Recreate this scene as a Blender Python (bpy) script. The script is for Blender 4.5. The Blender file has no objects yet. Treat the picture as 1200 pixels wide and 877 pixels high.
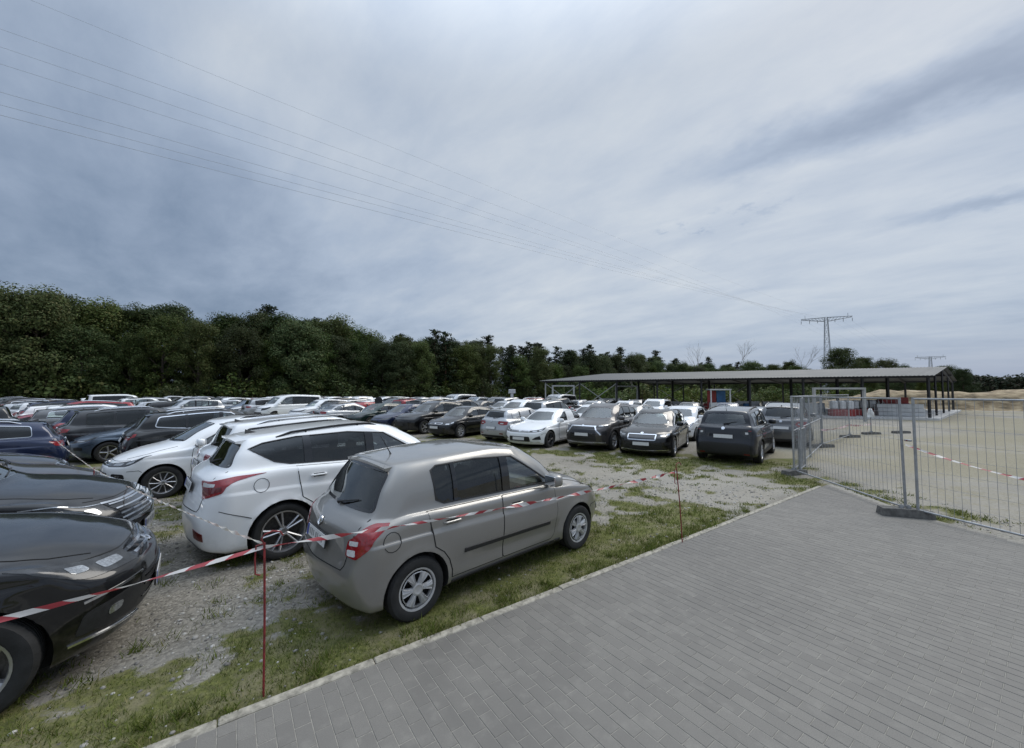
import bpy, bmesh, math, random
import numpy as np
from mathutils import Vector, Matrix
from mathutils.bvhtree import BVHTree

random.seed(7)
RNG = np.random.default_rng(7)
SC = bpy.context.scene
COL = SC.collection

# ---------------------------------------------------------------- camera
CAM_H = 2.14
cam_data = bpy.data.cameras.new("camera")
cam_data.sensor_fit = 'HORIZONTAL'
cam_data.sensor_width = 36.0
cam_data.lens = 36.0 * 459.0 / 1200.0
cam_data.clip_start = 0.05
cam_data.clip_end = 6000.0
cam = bpy.data.objects.new("camera", cam_data)
cam.location = (0.0, 0.0, CAM_H)
cam.rotation_euler = (math.radians(90.0 + 2.69), 0.0, 0.0)
COL.objects.link(cam)
SC.camera = cam

# ---------------------------------------------------------------- exposure, render
SC.view_settings.view_transform = 'Standard'
SC.view_settings.look = 'None'
SC.view_settings.exposure = 0.10
SC.view_settings.gamma = 1.0
SC.view_settings.use_curve_mapping = False
SC.render.engine = 'CYCLES'
SC.cycles.use_denoising = True
SC.cycles.max_bounces = 8
SC.cycles.transparent_max_bounces = 12
SC.cycles.diffuse_bounces = 3
SC.cycles.glossy_bounces = 3
SC.cycles.transmission_bounces = 4
SC.cycles.caustics_reflective = False
SC.cycles.caustics_refractive = False
SC.cycles.sample_clamp_indirect = 6.0

# ---------------------------------------------------------------- sky and sun (overcast afternoon)
SUN_EL, SUN_AZ = math.radians(48.0), math.radians(55.0)   # azimuth from +Y (into the picture) towards +X
W = bpy.data.worlds.new("World")
SC.world = W
W.use_nodes = True


class NT:
    """small helper for node trees"""
    def __init__(self, tree):
        self.t = tree
        self.t.nodes.clear()

    def n(self, typ, ins=None, **kw):
        nd = self.t.nodes.new(typ)
        for k, v in kw.items():
            setattr(nd, k, v)
        if ins:
            for k, v in ins.items():
                self.set(nd, k, v)
        return nd

    def set(self, nd, k, v):
        sock = nd.inputs[k]
        if isinstance(v, bpy.types.NodeSocket):
            self.t.links.new(v, sock)
        elif isinstance(v, bpy.types.Node):
            self.t.links.new(v.outputs[0], sock)
        else:
            sock.default_value = v

    def math(self, op, a, b=0.0, clamp=False):
        nd = self.t.nodes.new('ShaderNodeMath')
        nd.operation = op
        nd.use_clamp = clamp
        self.set(nd, 0, a)
        self.set(nd, 1, b)
        return nd.outputs[0]

    def vmath(self, op, a, b=None):
        nd = self.t.nodes.new('ShaderNodeVectorMath')
        nd.operation = op
        self.set(nd, 0, a)
        if b is not None:
            self.set(nd, 1, b)
        return nd

    def mix(self, fac, a, b, blend='MIX'):
        nd = self.t.nodes.new('ShaderNodeMix')
        nd.data_type = 'RGBA'
        nd.blend_type = blend
        self.set(nd, 0, fac)
        self.set(nd, 6, a)
        self.set(nd, 7, b)
        return nd.outputs[2]

    def ramp(self, fac, stops, interp='LINEAR'):
        nd = self.t.nodes.new('ShaderNodeValToRGB')
        nd.color_ramp.interpolation = interp
        els = nd.color_ramp.elements
        while len(els) < len(stops):
            els.new(0.5)
        for e, (p, c) in zip(els, stops):
            e.position = p
            e.color = (c, c, c, 1) if isinstance(c, (int, float)) else (c[0], c[1], c[2], 1)
        self.set(nd, 0, fac)
        return nd.outputs[0]

    def maprange(self, v, a, b, c, d, smooth=True):
        nd = self.t.nodes.new('ShaderNodeMapRange')
        nd.interpolation_type = 'SMOOTHSTEP' if smooth else 'LINEAR'
        for i, x in enumerate((v, a, b, c, d)):
            self.set(nd, i, x)
        return nd.outputs[0]

    def noise(self, vec, scale, detail=4.0, rough=0.55, dist=0.0, out=0):
        nd = self.t.nodes.new('ShaderNodeTexNoise')
        if vec is not None:
            self.set(nd, 'Vector', vec)
        self.set(nd, 'Scale', scale)
        self.set(nd, 'Detail', detail)
        self.set(nd, 'Roughness', rough)
        self.set(nd, 'Distortion', dist)
        return nd.outputs[out]


def build_sky():
    t = NT(W.node_tree)
    sky = t.n('ShaderNodeTexSky', sky_type='NISHITA')
    sky.sun_disc = False
    sky.sun_elevation = SUN_EL
    sky.sun_rotation = SUN_AZ
    sky.air_density = 1.2
    sky.dust_density = 2.0
    tc = t.n('ShaderNodeTexCoord')
    d = tc.outputs['Generated']
    sep = t.n('ShaderNodeSeparateXYZ', {0: d})
    x, y, z = sep.outputs
    zc = t.math('MAXIMUM', z, 0.0)
    # the cloud deck seen as a plane: direction divided by height, with a soft horizon
    den = t.math('ADD', zc, 0.16)
    px = t.math('DIVIDE', x, den)
    py = t.math('DIVIDE', y, den)
    P = t.n('ShaderNodeCombineXYZ', {0: px, 1: py, 2: 0.0}).outputs[0]
    # streets of cloud running up to the right
    # X along the streets of cloud, Y across them
    al = t.n('ShaderNodeMapping', {'Vector': P, 'Rotation': (0, 0, math.radians(43.3))}).outputs[0]
    rot = t.n('ShaderNodeMapping', {'Vector': al, 'Scale': (0.8, 1.45, 1.0)}).outputs[0]
    n1 = t.noise(rot, 0.9, 8.0, 0.58, 0.15)
    n2 = t.noise(P, 0.5, 4.0, 0.5, 0.1)
    n3 = t.noise(t.n('ShaderNodeMapping', {'Vector': al, 'Location': (7.3, 2.1, 0), 'Scale': (0.9, 1.7, 1)}).outputs[0], 2.6, 9.0, 0.62, 0.25)
    cover = t.math('ADD', t.math('ADD', t.math('MULTIPLY', n1, 0.40), t.math('MULTIPLY', n2, 0.34)), t.math('MULTIPLY', n3, 0.26))
    # broad bright part of the deck (high in front, to the right), heavier cloud low on the left
    dirb = t.n('ShaderNodeVectorMath', operation='DOT_PRODUCT')
    t.set(dirb, 0, d); dirb.inputs[1].default_value = Vector((0.28, 0.62, 0.73)).normalized()
    bright = t.maprange(dirb.outputs['Value'], 0.45, 1.0, 0.0, 1.0)
    dird = t.n('ShaderNodeVectorMath', operation='DOT_PRODUCT')
    t.set(dird, 0, d); dird.inputs[1].default_value = Vector((-0.74, 0.66, 0.12)).normalized()
    dark = t.maprange(dird.outputs['Value'], 0.85, 1.0, 0.0, 1.0)
    # one long dark roll of cloud rising to the right
    wob = t.math('MULTIPLY', t.math('SUBTRACT', t.noise(P, 2.2, 5.0, 0.6), 0.5), 0.42)
    rs = t.n('ShaderNodeSeparateXYZ', {0: al})
    off = t.math('ABSOLUTE', t.math('ADD', t.math('SUBTRACT', rs.outputs[1], 1.40), wob))
    roll = t.math('MULTIPLY', t.maprange(off, 0.0, 0.17, 1.0, 0.0), t.maprange(rs.outputs[0], -0.75, -0.15, 0.0, 1.0))
    # a second roll lower down on the right and a broken line of small dark scraps
    wob2 = t.math('MULTIPLY', t.math('SUBTRACT', t.noise(P, 3.4, 5.0, 0.62), 0.5), 0.36)
    off2 = t.math('ABSOLUTE', t.math('ADD', t.math('SUBTRACT', rs.outputs[1], 2.08), wob2))
    roll2 = t.math('MULTIPLY', t.maprange(off2, 0.0, 0.11, 1.0, 0.0), t.maprange(rs.outputs[0], -0.1, 0.25, 0.0, 1.0))
    off3 = t.math('ABSOLUTE', t.math('ADD', t.math('SUBTRACT', rs.outputs[1], 1.70), wob2))
    scrap = t.math('MULTIPLY', t.maprange(off3, 0.0, 0.10, 1.0, 0.0), t.maprange(t.noise(P, 6.5, 5.0, 0.6), 0.52, 0.66, 0.0, 1.0))
    scrap = t.math('MULTIPLY', scrap, t.maprange(t.math('ABSOLUTE', t.math('ADD', rs.outputs[0], 0.55)), 0.15, 0.5, 1.0, 0.0))
    roll = t.math('ADD', roll, t.math('ADD', t.math('MULTIPLY', roll2, 0.7), t.math('MULTIPLY', scrap, 0.75)))
    v = t.math('ADD', t.math('MULTIPLY', t.math('SUBTRACT', cover, 0.5), 1.9), 0.47)
    v = t.math('ADD', v, t.math('MULTIPLY', bright, 0.34))
    v = t.math('SUBTRACT', v, t.math('MULTIPLY', dark, 0.34))
    v = t.math('SUBTRACT', v, t.math('MULTIPLY', roll, 0.50))
    col = t.ramp(v, [(0.0, (0.20, 0.27, 0.385)), (0.25, (0.30, 0.375, 0.50)), (0.5, (0.425, 0.505, 0.63)), (0.75, (0.56, 0.625, 0.715)), (1.0, (0.70, 0.745, 0.79))])
    # overcast skies brighten towards the zenith
    zen = t.maprange(zc, 0.60, 1.0, 1.0, 3.0)
    col = t.mix(1.0, col, t.n('ShaderNodeCombineXYZ', {0: zen, 1: zen, 2: zen}).outputs[0], 'MULTIPLY')
    # pale even strip of far cloud at the horizon
    hz = t.maprange(zc, 0.0, 0.14, 1.0, 0.0)
    col = t.mix(t.math('MULTIPLY', hz, 0.85), col, (0.30, 0.375, 0.53, 1))
    k = t.mix(1.0, col, (9.0, 9.05, 9.1, 1), 'MULTIPLY')
    out = t.mix(0.93, sky.outputs[0], k)
    bg = t.n('ShaderNodeBackground', {0: out, 1: 0.1})
    t.n('ShaderNodeOutputWorld', {0: bg.outputs[0]})


build_sky()

sun_data = bpy.data.lights.new("sun", 'SUN')
sun_data.energy = 1.5
sun_data.angle = math.radians(36.0)
sun_data.color = (1.0, 0.95, 0.87)
sun = bpy.data.objects.new("sun", sun_data)
sun.rotation_euler = (math.pi / 2 - SUN_EL, 0.0, -SUN_AZ + math.pi)
sun.location = (20, 30, 60)
COL.objects.link(sun)
# ================================================================= materials
MATS = {}


def mat(name, color=(0.5, 0.5, 0.5), rough=0.6, metal=0.0, coat=0.0, spec=0.5, noise=None, bump=None, coords='Object'):
    """plain procedural material: base colour broken up by noise, optional fine bump"""
    if name in MATS:
        return MATS[name]
    m = bpy.data.materials.new(name)
    m.use_nodes = True
    t = NT(m.node_tree)
    p = t.n('ShaderNodeBsdfPrincipled')
    c = (color[0], color[1], color[2], 1)
    p.inputs['Roughness'].default_value = rough
    p.inputs['Metallic'].default_value = metal
    p.inputs['Coat Weight'].default_value = coat
    p.inputs['Specular IOR Level'].default_value = spec
    tc = t.n('ShaderNodeTexCoord').outputs[coords]
    if noise:
        amt, scale = noise
        f = t.noise(tc, scale, 5.0, 0.6)
        lo = tuple(x * (1 - amt) for x in color) + (1,)
        hi = tuple(min(1, x * (1 + amt)) for x in color) + (1,)
        col = t.mix(t.maprange(f, 0.3, 0.7, 0, 1), lo, hi)
        t.set(p, 'Base Color', col)
        t.set(p, 'Roughness', t.maprange(f, 0.2, 0.8, max(0.02, rough - 0.06), min(1, rough + 0.06)))
    else:
        p.inputs['Base Color'].default_value = c
    if bump:
        dist, scale = bump
        b = t.n('ShaderNodeBump', {'Distance': dist, 'Strength': 0.7, 'Height': t.noise(tc, scale, 4.0, 0.6)})
        t.set(p, 'Normal', b.outputs[0])
    t.n('ShaderNodeOutputMaterial', {0: p.outputs[0]})
    m.diffuse_color = c
    MATS[name] = m
    return m


def paint_material():
    m = bpy.data.materials.new("car_paint")
    m.use_nodes = True
    t = NT(m.node_tree)
    oi = t.n('ShaderNodeObjectInfo')
    tc = t.n('ShaderNodeTexCoord').outputs['Object']
    fl = t.noise(tc, 900.0, 2.0, 0.5)
    dust = t.noise(tc, 2.3, 6.0, 0.65)
    base = t.mix(t.math('MULTIPLY', t.maprange(dust, 0.45, 0.8, 0.0, 1.0), 0.010), oi.outputs['Color'], (0.33, 0.31, 0.27, 1))
    pz = t.n('ShaderNodeSeparateXYZ', {0: t.n('ShaderNodeNewGeometry').outputs['Position']}).outputs[2]
    spl = t.math('MULTIPLY', t.maprange(pz, 0.16, 0.62, 1.0, 0.0), t.maprange(t.noise(tc, 9.0, 6.0, 0.7), 0.40, 0.75, 0.0, 1.0))
    base = t.mix(t.math('MULTIPLY', spl, 0.22), base, (0.26, 0.235, 0.19, 1))
    p = t.n('ShaderNodeBsdfPrincipled')
    t.set(p, 'Base Color', t.mix(t.math('MULTIPLY', oi.outputs['Alpha'], t.maprange(fl, 0.3, 0.7, 0.0, 0.5)), base, t.mix(1.0, base, (1.5, 1.5, 1.5, 1), 'MULTIPLY')))
    t.set(p, 'Metallic', t.math('MULTIPLY', oi.outputs['Alpha'], 0.75))
    t.set(p, 'Roughness', t.maprange(dust, 0.3, 0.8, 0.30, 0.45))
    p.inputs['Coat Weight'].default_value = 1.0
    t.set(p, 'Coat Roughness', t.maprange(dust, 0.35, 0.8, 0.02, 0.09))
    p.inputs['Coat IOR'].default_value = 1.52
    p.inputs['Specular IOR Level'].default_value = 0.15
    t.n('ShaderNodeOutputMaterial', {0: p.outputs[0]})
    return m


def glass_material(name, tint, base=0.03):
    m = bpy.data.materials.new(name)
    m.use_nodes = True
    t = NT(m.node_tree)
    tr = t.n('ShaderNodeBsdfTransparent', {0: tint + (1,)})
    gl = t.n('ShaderNodeBsdfGlossy', {'Color': (0.92, 0.95, 0.95, 1), 'Roughness': 0.015})
    fr = t.n('ShaderNodeFresnel', {'IOR': 1.52})
    mx = t.n('ShaderNodeMixShader', {0: t.math('ADD', t.math('MULTIPLY', fr.outputs[0], 1.5), base, True), 1: tr.outputs[0], 2: gl.outputs[0]})
    # a film of dust
    tc = t.n('ShaderNodeTexCoord').outputs['Object']
    df = t.n('ShaderNodeBsdfDiffuse', {0: (0.34, 0.34, 0.32, 1)})
    dn = t.maprange(t.noise(tc, 3.0, 5.0, 0.6), 0.4, 0.8, 0.01, 0.035)
    m2 = t.n('ShaderNodeMixShader', {0: dn, 1: mx.outputs[0], 2: df.outputs[0]})
    t.n('ShaderNodeOutputMaterial', {0: m2.outputs[0]})
    return m


M_PAINT = paint_material()
M_GLASS = glass_material("window_glass", (0.74, 0.81, 0.78), 0.085)
M_TINT = glass_material("tinted_glass", (0.13, 0.135, 0.14), 0.0)
M_LENS = glass_material("lamp_lens", (0.86, 0.88, 0.88))
M_BLACK = mat("black_plastic", (0.018, 0.018, 0.019), 0.5, noise=(0.25, 30.0), bump=(0.0006, 260.0))
M_GLOSSBLACK = mat("gloss_black", (0.008, 0.008, 0.009), 0.08, coat=0.6)
M_LINER = mat("arch_liner", (0.012, 0.012, 0.012), 0.9, noise=(0.3, 12.0))
M_INTERIOR = mat("cabin_lining", (0.24, 0.237, 0.225), 0.85, noise=(0.2, 14.0))
M_SEAT = mat("seat_fabric", (0.075, 0.075, 0.08), 0.9, noise=(0.25, 40.0))
M_CHROME = mat("chrome", (0.72, 0.73, 0.75), 0.12, 1.0, noise=(0.05, 20.0))
M_ALLOY = mat("alloy", (0.50, 0.50, 0.515), 0.30, 0.85, noise=(0.12, 9.0))
M_ALLOYDARK = mat("alloy_dark", (0.06, 0.06, 0.065), 0.35, 0.6, noise=(0.12, 9.0))
M_HUBCAP = mat("hubcap_silver", (0.50, 0.50, 0.50), 0.35, 0.35, coat=0.3, noise=(0.12, 12.0))
M_TYRE = mat("tyre_rubber", (0.019, 0.019, 0.019), 0.78, noise=(0.35, 10.0), bump=(0.0015, 90.0))
M_DISC = mat("brake_disc", (0.10, 0.095, 0.09), 0.45, 0.7, noise=(0.3, 30.0))
M_RED = mat("red_lens", (0.26, 0.010, 0.014), 0.10, coat=0.8, noise=(0.25, 60.0))
M_DARKRED = mat("dark_red_lens", (0.13, 0.006, 0.008), 0.12, coat=0.8, noise=(0.25, 60.0))
M_CLEARL = mat("clear_reflector", (0.40, 0.41, 0.42), 0.10, 0.85, coat=0.8, noise=(0.25, 70.0))
M_REV = mat("reversing_lens_white", (0.60, 0.60, 0.59), 0.18, 0.0, coat=0.8, noise=(0.15, 60.0))
M_LAMPDARK = mat("lamp_housing", (0.035, 0.037, 0.04), 0.22, 0.3, coat=0.35, noise=(0.4, 16.0))
M_PLATE = mat("plate_white", (0.66, 0.66, 0.65), 0.4, noise=(0.10, 60.0))
M_BLUE = mat("plate_blue", (0.02, 0.05, 0.35), 0.4)
M_PRINT = mat("plate_print", (0.28, 0.28, 0.28), 0.5, noise=(0.3, 90.0))
M_SEAM = mat("panel_gap", (0.010, 0.010, 0.010), 0.9)
M_AMBER = mat("amber_lens", (0.55, 0.17, 0.02), 0.12, coat=0.8)


# ================================================================= mesh helpers
def new_mesh(name, verts, faces, mats, fmat=None, smooth=False, sharp=None):
    me = bpy.data.meshes.new(name)
    me.from_pydata([tuple(v) for v in verts], [], [tuple(f) for f in faces])
    for m in (mats if isinstance(mats, (list, tuple)) else [mats]):
        me.materials.append(m)
    if fmat is not None:
        me.polygons.foreach_set('material_index', np.asarray(fmat, dtype=np.int32))
    if smooth:
        me.polygons.foreach_set('use_smooth', np.ones(len(me.polygons), dtype=bool))
        if sharp:
            me.set_sharp_from_angle(angle=math.radians(sharp))
    me.update()
    return me


def obj(name, me, parent=None, loc=None, rot=None):
    o = bpy.data.objects.new(name, me)
    COL.objects.link(o)
    if parent is not None:
        o.parent = parent
    if loc is not None:
        o.location = loc
    if rot is not None:
        o.rotation_euler = rot
    return o


def tag(o, label=None, cat=None, group=None, kind=None):
    if label: o['label'] = label
    if cat: o['category'] = cat
    if group: o['group'] = group
    if kind: o['kind'] = kind
    return o


def thing(name, label, cat, loc=(0, 0, 0), rz=0.0, group=None):
    o = obj(name, None, None, loc, (0, 0, rz))
    return tag(o, label, cat, group)


class MB:
    """collects shapes, then becomes ONE mesh"""
    def __init__(self):
        self.v, self.f, self.m = [], [], []
        self.mi = 0

    def add(self, verts, faces):
        o = len(self.v)
        self.v.extend([tuple(map(float, q)) for q in verts])
        self.f.extend([tuple(i + o for i in fc) for fc in faces])
        self.m.extend([self.mi] * len(faces))
        return self

    def box(self, cx, cy, cz, sx, sy, sz, rz=0.0, bev=0.0):
        hx, hy, hz = sx / 2, sy / 2, sz / 2
        c, s = math.cos(rz), math.sin(rz)
        if bev <= 0:
            vs = [(x, y, z) for z in (-hz, hz) for y in (-hy, hy) for x in (-hx, hx)]
            fs = [(0, 2, 3, 1), (4, 5, 7, 6), (0, 1, 5, 4), (2, 6, 7, 3), (0, 4, 6, 2), (1, 3, 7, 5)]
        else:
            b = min(bev, hx * .9, hy * .9, hz * .9)
            vs = []
            for z, i in ((-hz, 1), (-hz + b, 0), (hz - b, 0), (hz, 1)):
                ex, ey = hx - b * i, hy - b * i
                bb = b if not i else b * .6
                vs += [(-ex + bb, -ey, z), (ex - bb, -ey, z), (ex, -ey + bb, z), (ex, ey - bb, z), (ex - bb, ey, z), (-ex + bb, ey, z), (-ex, ey - bb, z), (-ex, -ey + bb, z)]
            fs = [tuple(range(7, -1, -1)), tuple(range(24, 32))]
            for k in range(3):
                for i in range(8):
                    j = (i + 1) % 8
                    fs.append((k * 8 + i, k * 8 + j, k * 8 + 8 + j, k * 8 + 8 + i))
        vs = [(cx + x * c - y * s, cy + x * s + y * c, cz + z) for x, y, z in vs]
        return self.add(vs, fs)

    def tube(self, pts, r, n=8, caps=True, r2=None):
        pts = [Vector(p) for p in pts]
        k = len(pts)
        rs = [r] * k if not isinstance(r, (list, tuple)) else list(r)
        if r2 is not None:
            rs = [r + (r2 - r) * i / (k - 1) for i in range(k)]
        vs, up = [], None
        for i, p in enumerate(pts):
            d = (pts[min(i + 1, k - 1)] - pts[max(i - 1, 0)])
            if d.length < 1e-9: d = Vector((0, 0, 1))
            d.normalize()
            if up is None:
                up = Vector((0, 0, 1)) if abs(d.z) < 0.9 else Vector((1, 0, 0))
            a = d.cross(up)
            if a.length < 1e-6: a = d.cross(Vector((1, 0.1, 0)))
            a.normalize()
            b = a.cross(d).normalized()
            up = b
            for j in range(n):
                t = 2 * math.pi * (j + .5) / n
                vs.append(p + a * (rs[i] * math.cos(t)) + b * (rs[i] * math.sin(t)))
        fs = []
        for i in range(k - 1):
            for j in range(n):
                j2 = (j + 1) % n
                fs.append((i * n + j, i * n + j2, i * n + n + j2, i * n + n + j))
        if caps:
            fs.append(tuple(range(n - 1, -1, -1)))
            fs.append(tuple(range((k - 1) * n, k * n)))
        return self.add(vs, fs)

    def beam(self, p0, p1, w, h):
        """rectangular bar between two points"""
        p0, p1 = Vector(p0), Vector(p1)
        d = (p1 - p0).normalized()
        up = Vector((0, 0, 1)) if abs(d.z) < 0.95 else Vector((1, 0, 0))
        a = d.cross(up).normalized() * (w / 2)
        b = a.cross(d).normalized() * (h / 2)
        vs = [p0 - a - b, p0 + a - b, p0 + a + b, p0 - a + b, p1 - a - b, p1 + a - b, p1 + a + b, p1 - a + b]
        return self.add(vs, [(0, 1, 2, 3), (7, 6, 5, 4), (0, 4, 5, 1), (1, 5, 6, 2), (2, 6, 7, 3), (3, 7, 4, 0)])

    def lathe(self, prof, n=32, axis='y', center=(0, 0, 0)):
        """prof: list of (radius, along-axis)"""
        vs, k = [], len(prof)
        for i in range(n):
            t = 2 * math.pi * i / n
            c, s = math.cos(t), math.sin(t)
            for r, a in prof:
                if axis == 'y': vs.append((center[0] + r * c, center[1] + a, center[2] + r * s))
                elif axis == 'z': vs.append((center[0] + r * c, center[1] + r * s, center[2] + a))
                else: vs.append((center[0] + a, center[1] + r * c, center[2] + r * s))
        fs = []
        for i in range(n):
            j = (i + 1) % n
            for q in range(k - 1):
                fs.append((i * k + q, i * k + q + 1, j * k + q + 1, j * k + q) if axis == 'y' else (i * k + q, j * k + q, j * k + q + 1, i * k + q + 1))
        return self.add(vs, fs)

    def mesh(self, name, mats, smooth=False, sharp=35):
        return new_mesh(name, self.v, self.f, mats, self.m, smooth, sharp if smooth else None)

    def build(self, name, mats, parent=None, smooth=False, loc=None, rot=None, sharp=35):
        return obj(name, self.mesh(name, mats, smooth, sharp), parent, loc, rot)


def copy_tree(o, parent=None):
    c = o.copy()
    COL.objects.link(c)
    if parent is not None:
        c.parent = parent
    for ch in o.children:
        copy_tree(ch, c)
    return c


def descend(o):
    yield o
    for c in o.children:
        yield from descend(c)


def pchip_eval(x, Y, xq):
    """monotone cubic through (x, Y[k]) for every component"""
    x = np.asarray(x, float); Y = np.asarray(Y, float)
    sh = Y.shape
    Y2 = Y.reshape(len(x), -1)
    h = np.diff(x)[:, None]
    d = np.diff(Y2, axis=0) / h
    m = np.zeros_like(Y2)
    w1, w2 = 2 * h[1:] + h[:-1], h[1:] + 2 * h[:-1]
    with np.errstate(divide='ignore', invalid='ignore'):
        hm = (w1 + w2) / (w1 / d[:-1] + w2 / d[1:])
    ok = (d[:-1] * d[1:]) > 0
    m[1:-1] = np.where(ok, hm, 0.0)
    m[0], m[-1] = d[0], d[-1]
    xq = np.asarray(xq, float)
    i = np.clip(np.searchsorted(x, xq, side='right') - 1, 0, len(x) - 2)
    t = ((xq - x[i]) / (x[i + 1] - x[i]))[:, None]
    hh = (x[i + 1] - x[i])[:, None]
    t2, t3 = t * t, t * t * t
    r = (2 * t3 - 3 * t2 + 1) * Y2[i] + (t3 - 2 * t2 + t) * hh * m[i] + (-2 * t3 + 3 * t2) * Y2[i + 1] + (t3 - t2) * hh * m[i + 1]
    return r.reshape((len(xq),) + sh[1:])


def round_poly(pts, r, n=4):
    """corners of a 2D polygon rounded with radius r (number or one per corner)"""
    out = []
    k = len(pts)
    for i in range(k):
        p = np.array(pts[i], float); a = np.array(pts[i - 1], float); b = np.array(pts[(i + 1) % k], float)
        rr = r[i] if isinstance(r, (list, tuple)) else r
        da, db = a - p, b - p
        la, lb = np.linalg.norm(da), np.linalg.norm(db)
        rr = min(rr, la * .45, lb * .45)
        if rr < 1e-5:
            out.append(tuple(p)); continue
        p0, p1 = p + da / la * rr, p + db / lb * rr
        for j in range(n + 1):
            t = j / n
            out.append(tuple((1 - t) ** 2 * p0 + 2 * t * (1 - t) * p + t * t * p1))
    return out


def inset_poly(pts, d):
    """2D polygon moved inwards by d (outwards when negative)"""
    P = np.array(pts, float)
    k = len(P)
    area = sum(P[i][0] * P[(i + 1) % k][1] - P[(i + 1) % k][0] * P[i][1] for i in range(k))
    sg = 1.0 if area > 0 else -1.0
    nrm = []
    for i in range(k):
        e = P[(i + 1) % k] - P[i]
        l = np.linalg.norm(e) + 1e-12
        nrm.append(np.array([-e[1], e[0]]) / l * sg)
    out = []
    for i in range(k):
        b = nrm[i - 1] + nrm[i]
        b /= (np.linalg.norm(b) + 1e-9)
        c = max(0.4, float(b @ nrm[i]))
        out.append(tuple(P[i] + b * d / c))
    return out


def clip_x(pts, x0, x1):
    """convex-ish polygon clipped to x0 <= x <= x1"""
    def half(poly, f):
        out = []
        for i in range(len(poly)):
            a, b = poly[i], poly[(i + 1) % len(poly)]
            fa, fb = f(a), f(b)
            if fa >= 0: out.append(a)
            if (fa >= 0) != (fb >= 0):
                t = fa / (fa - fb)
                out.append((a[0] + (b[0] - a[0]) * t, a[1] + (b[1] - a[1]) * t))
        return out
    return half(half(list(pts), lambda p: p[0] - x0), lambda p: x1 - p[0])


def grid_poly(pts, step):
    """2D polygon -> triangulated / gridded verts, faces, boundary loop indices"""
    bm = bmesh.new()
    vs = [bm.verts.new((p[0], p[1], 0)) for p in pts]
    bm.faces.new(vs)
    sx, sy = (step, step) if not isinstance(step, (tuple, list)) else step
    xs = [p[0] for p in pts]; ys = [p[1] for p in pts]
    for ax, lo, hi, st in ((0, min(xs), max(xs), sx), (1, min(ys), max(ys), sy)):
        n = int((hi - lo) / st)
        for i in range(1, n + 1):
            c = lo + (hi - lo) * i / (n + 1)
            co = (c, 0, 0) if ax == 0 else (0, c, 0)
            no = (1, 0, 0) if ax == 0 else (0, 1, 0)
            bmesh.ops.bisect_plane(bm, geom=bm.verts[:] + bm.edges[:] + bm.faces[:], dist=1e-7, plane_co=co, plane_no=no)
    bmesh.ops.triangulate(bm, faces=[f for f in bm.faces if len(f.verts) > 4])
    bm.normal_update()
    if bm.faces and sum(f.normal.z * f.calc_area() for f in bm.faces) < 0:
        bmesh.ops.reverse_faces(bm, faces=bm.faces[:])
    bm.verts.index_update()
    P = np.array([(v.co.x, v.co.y) for v in bm.verts])
    F = [tuple(v.index for v in f.verts) for f in bm.faces]
    bed = []
    for e in bm.edges:
        if len(e.link_faces) == 1:
            l = e.link_loops[0]
            bed.append((l.vert.index, l.link_loop_next.vert.index))
    bm.free()
    return P, F, bed
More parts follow.
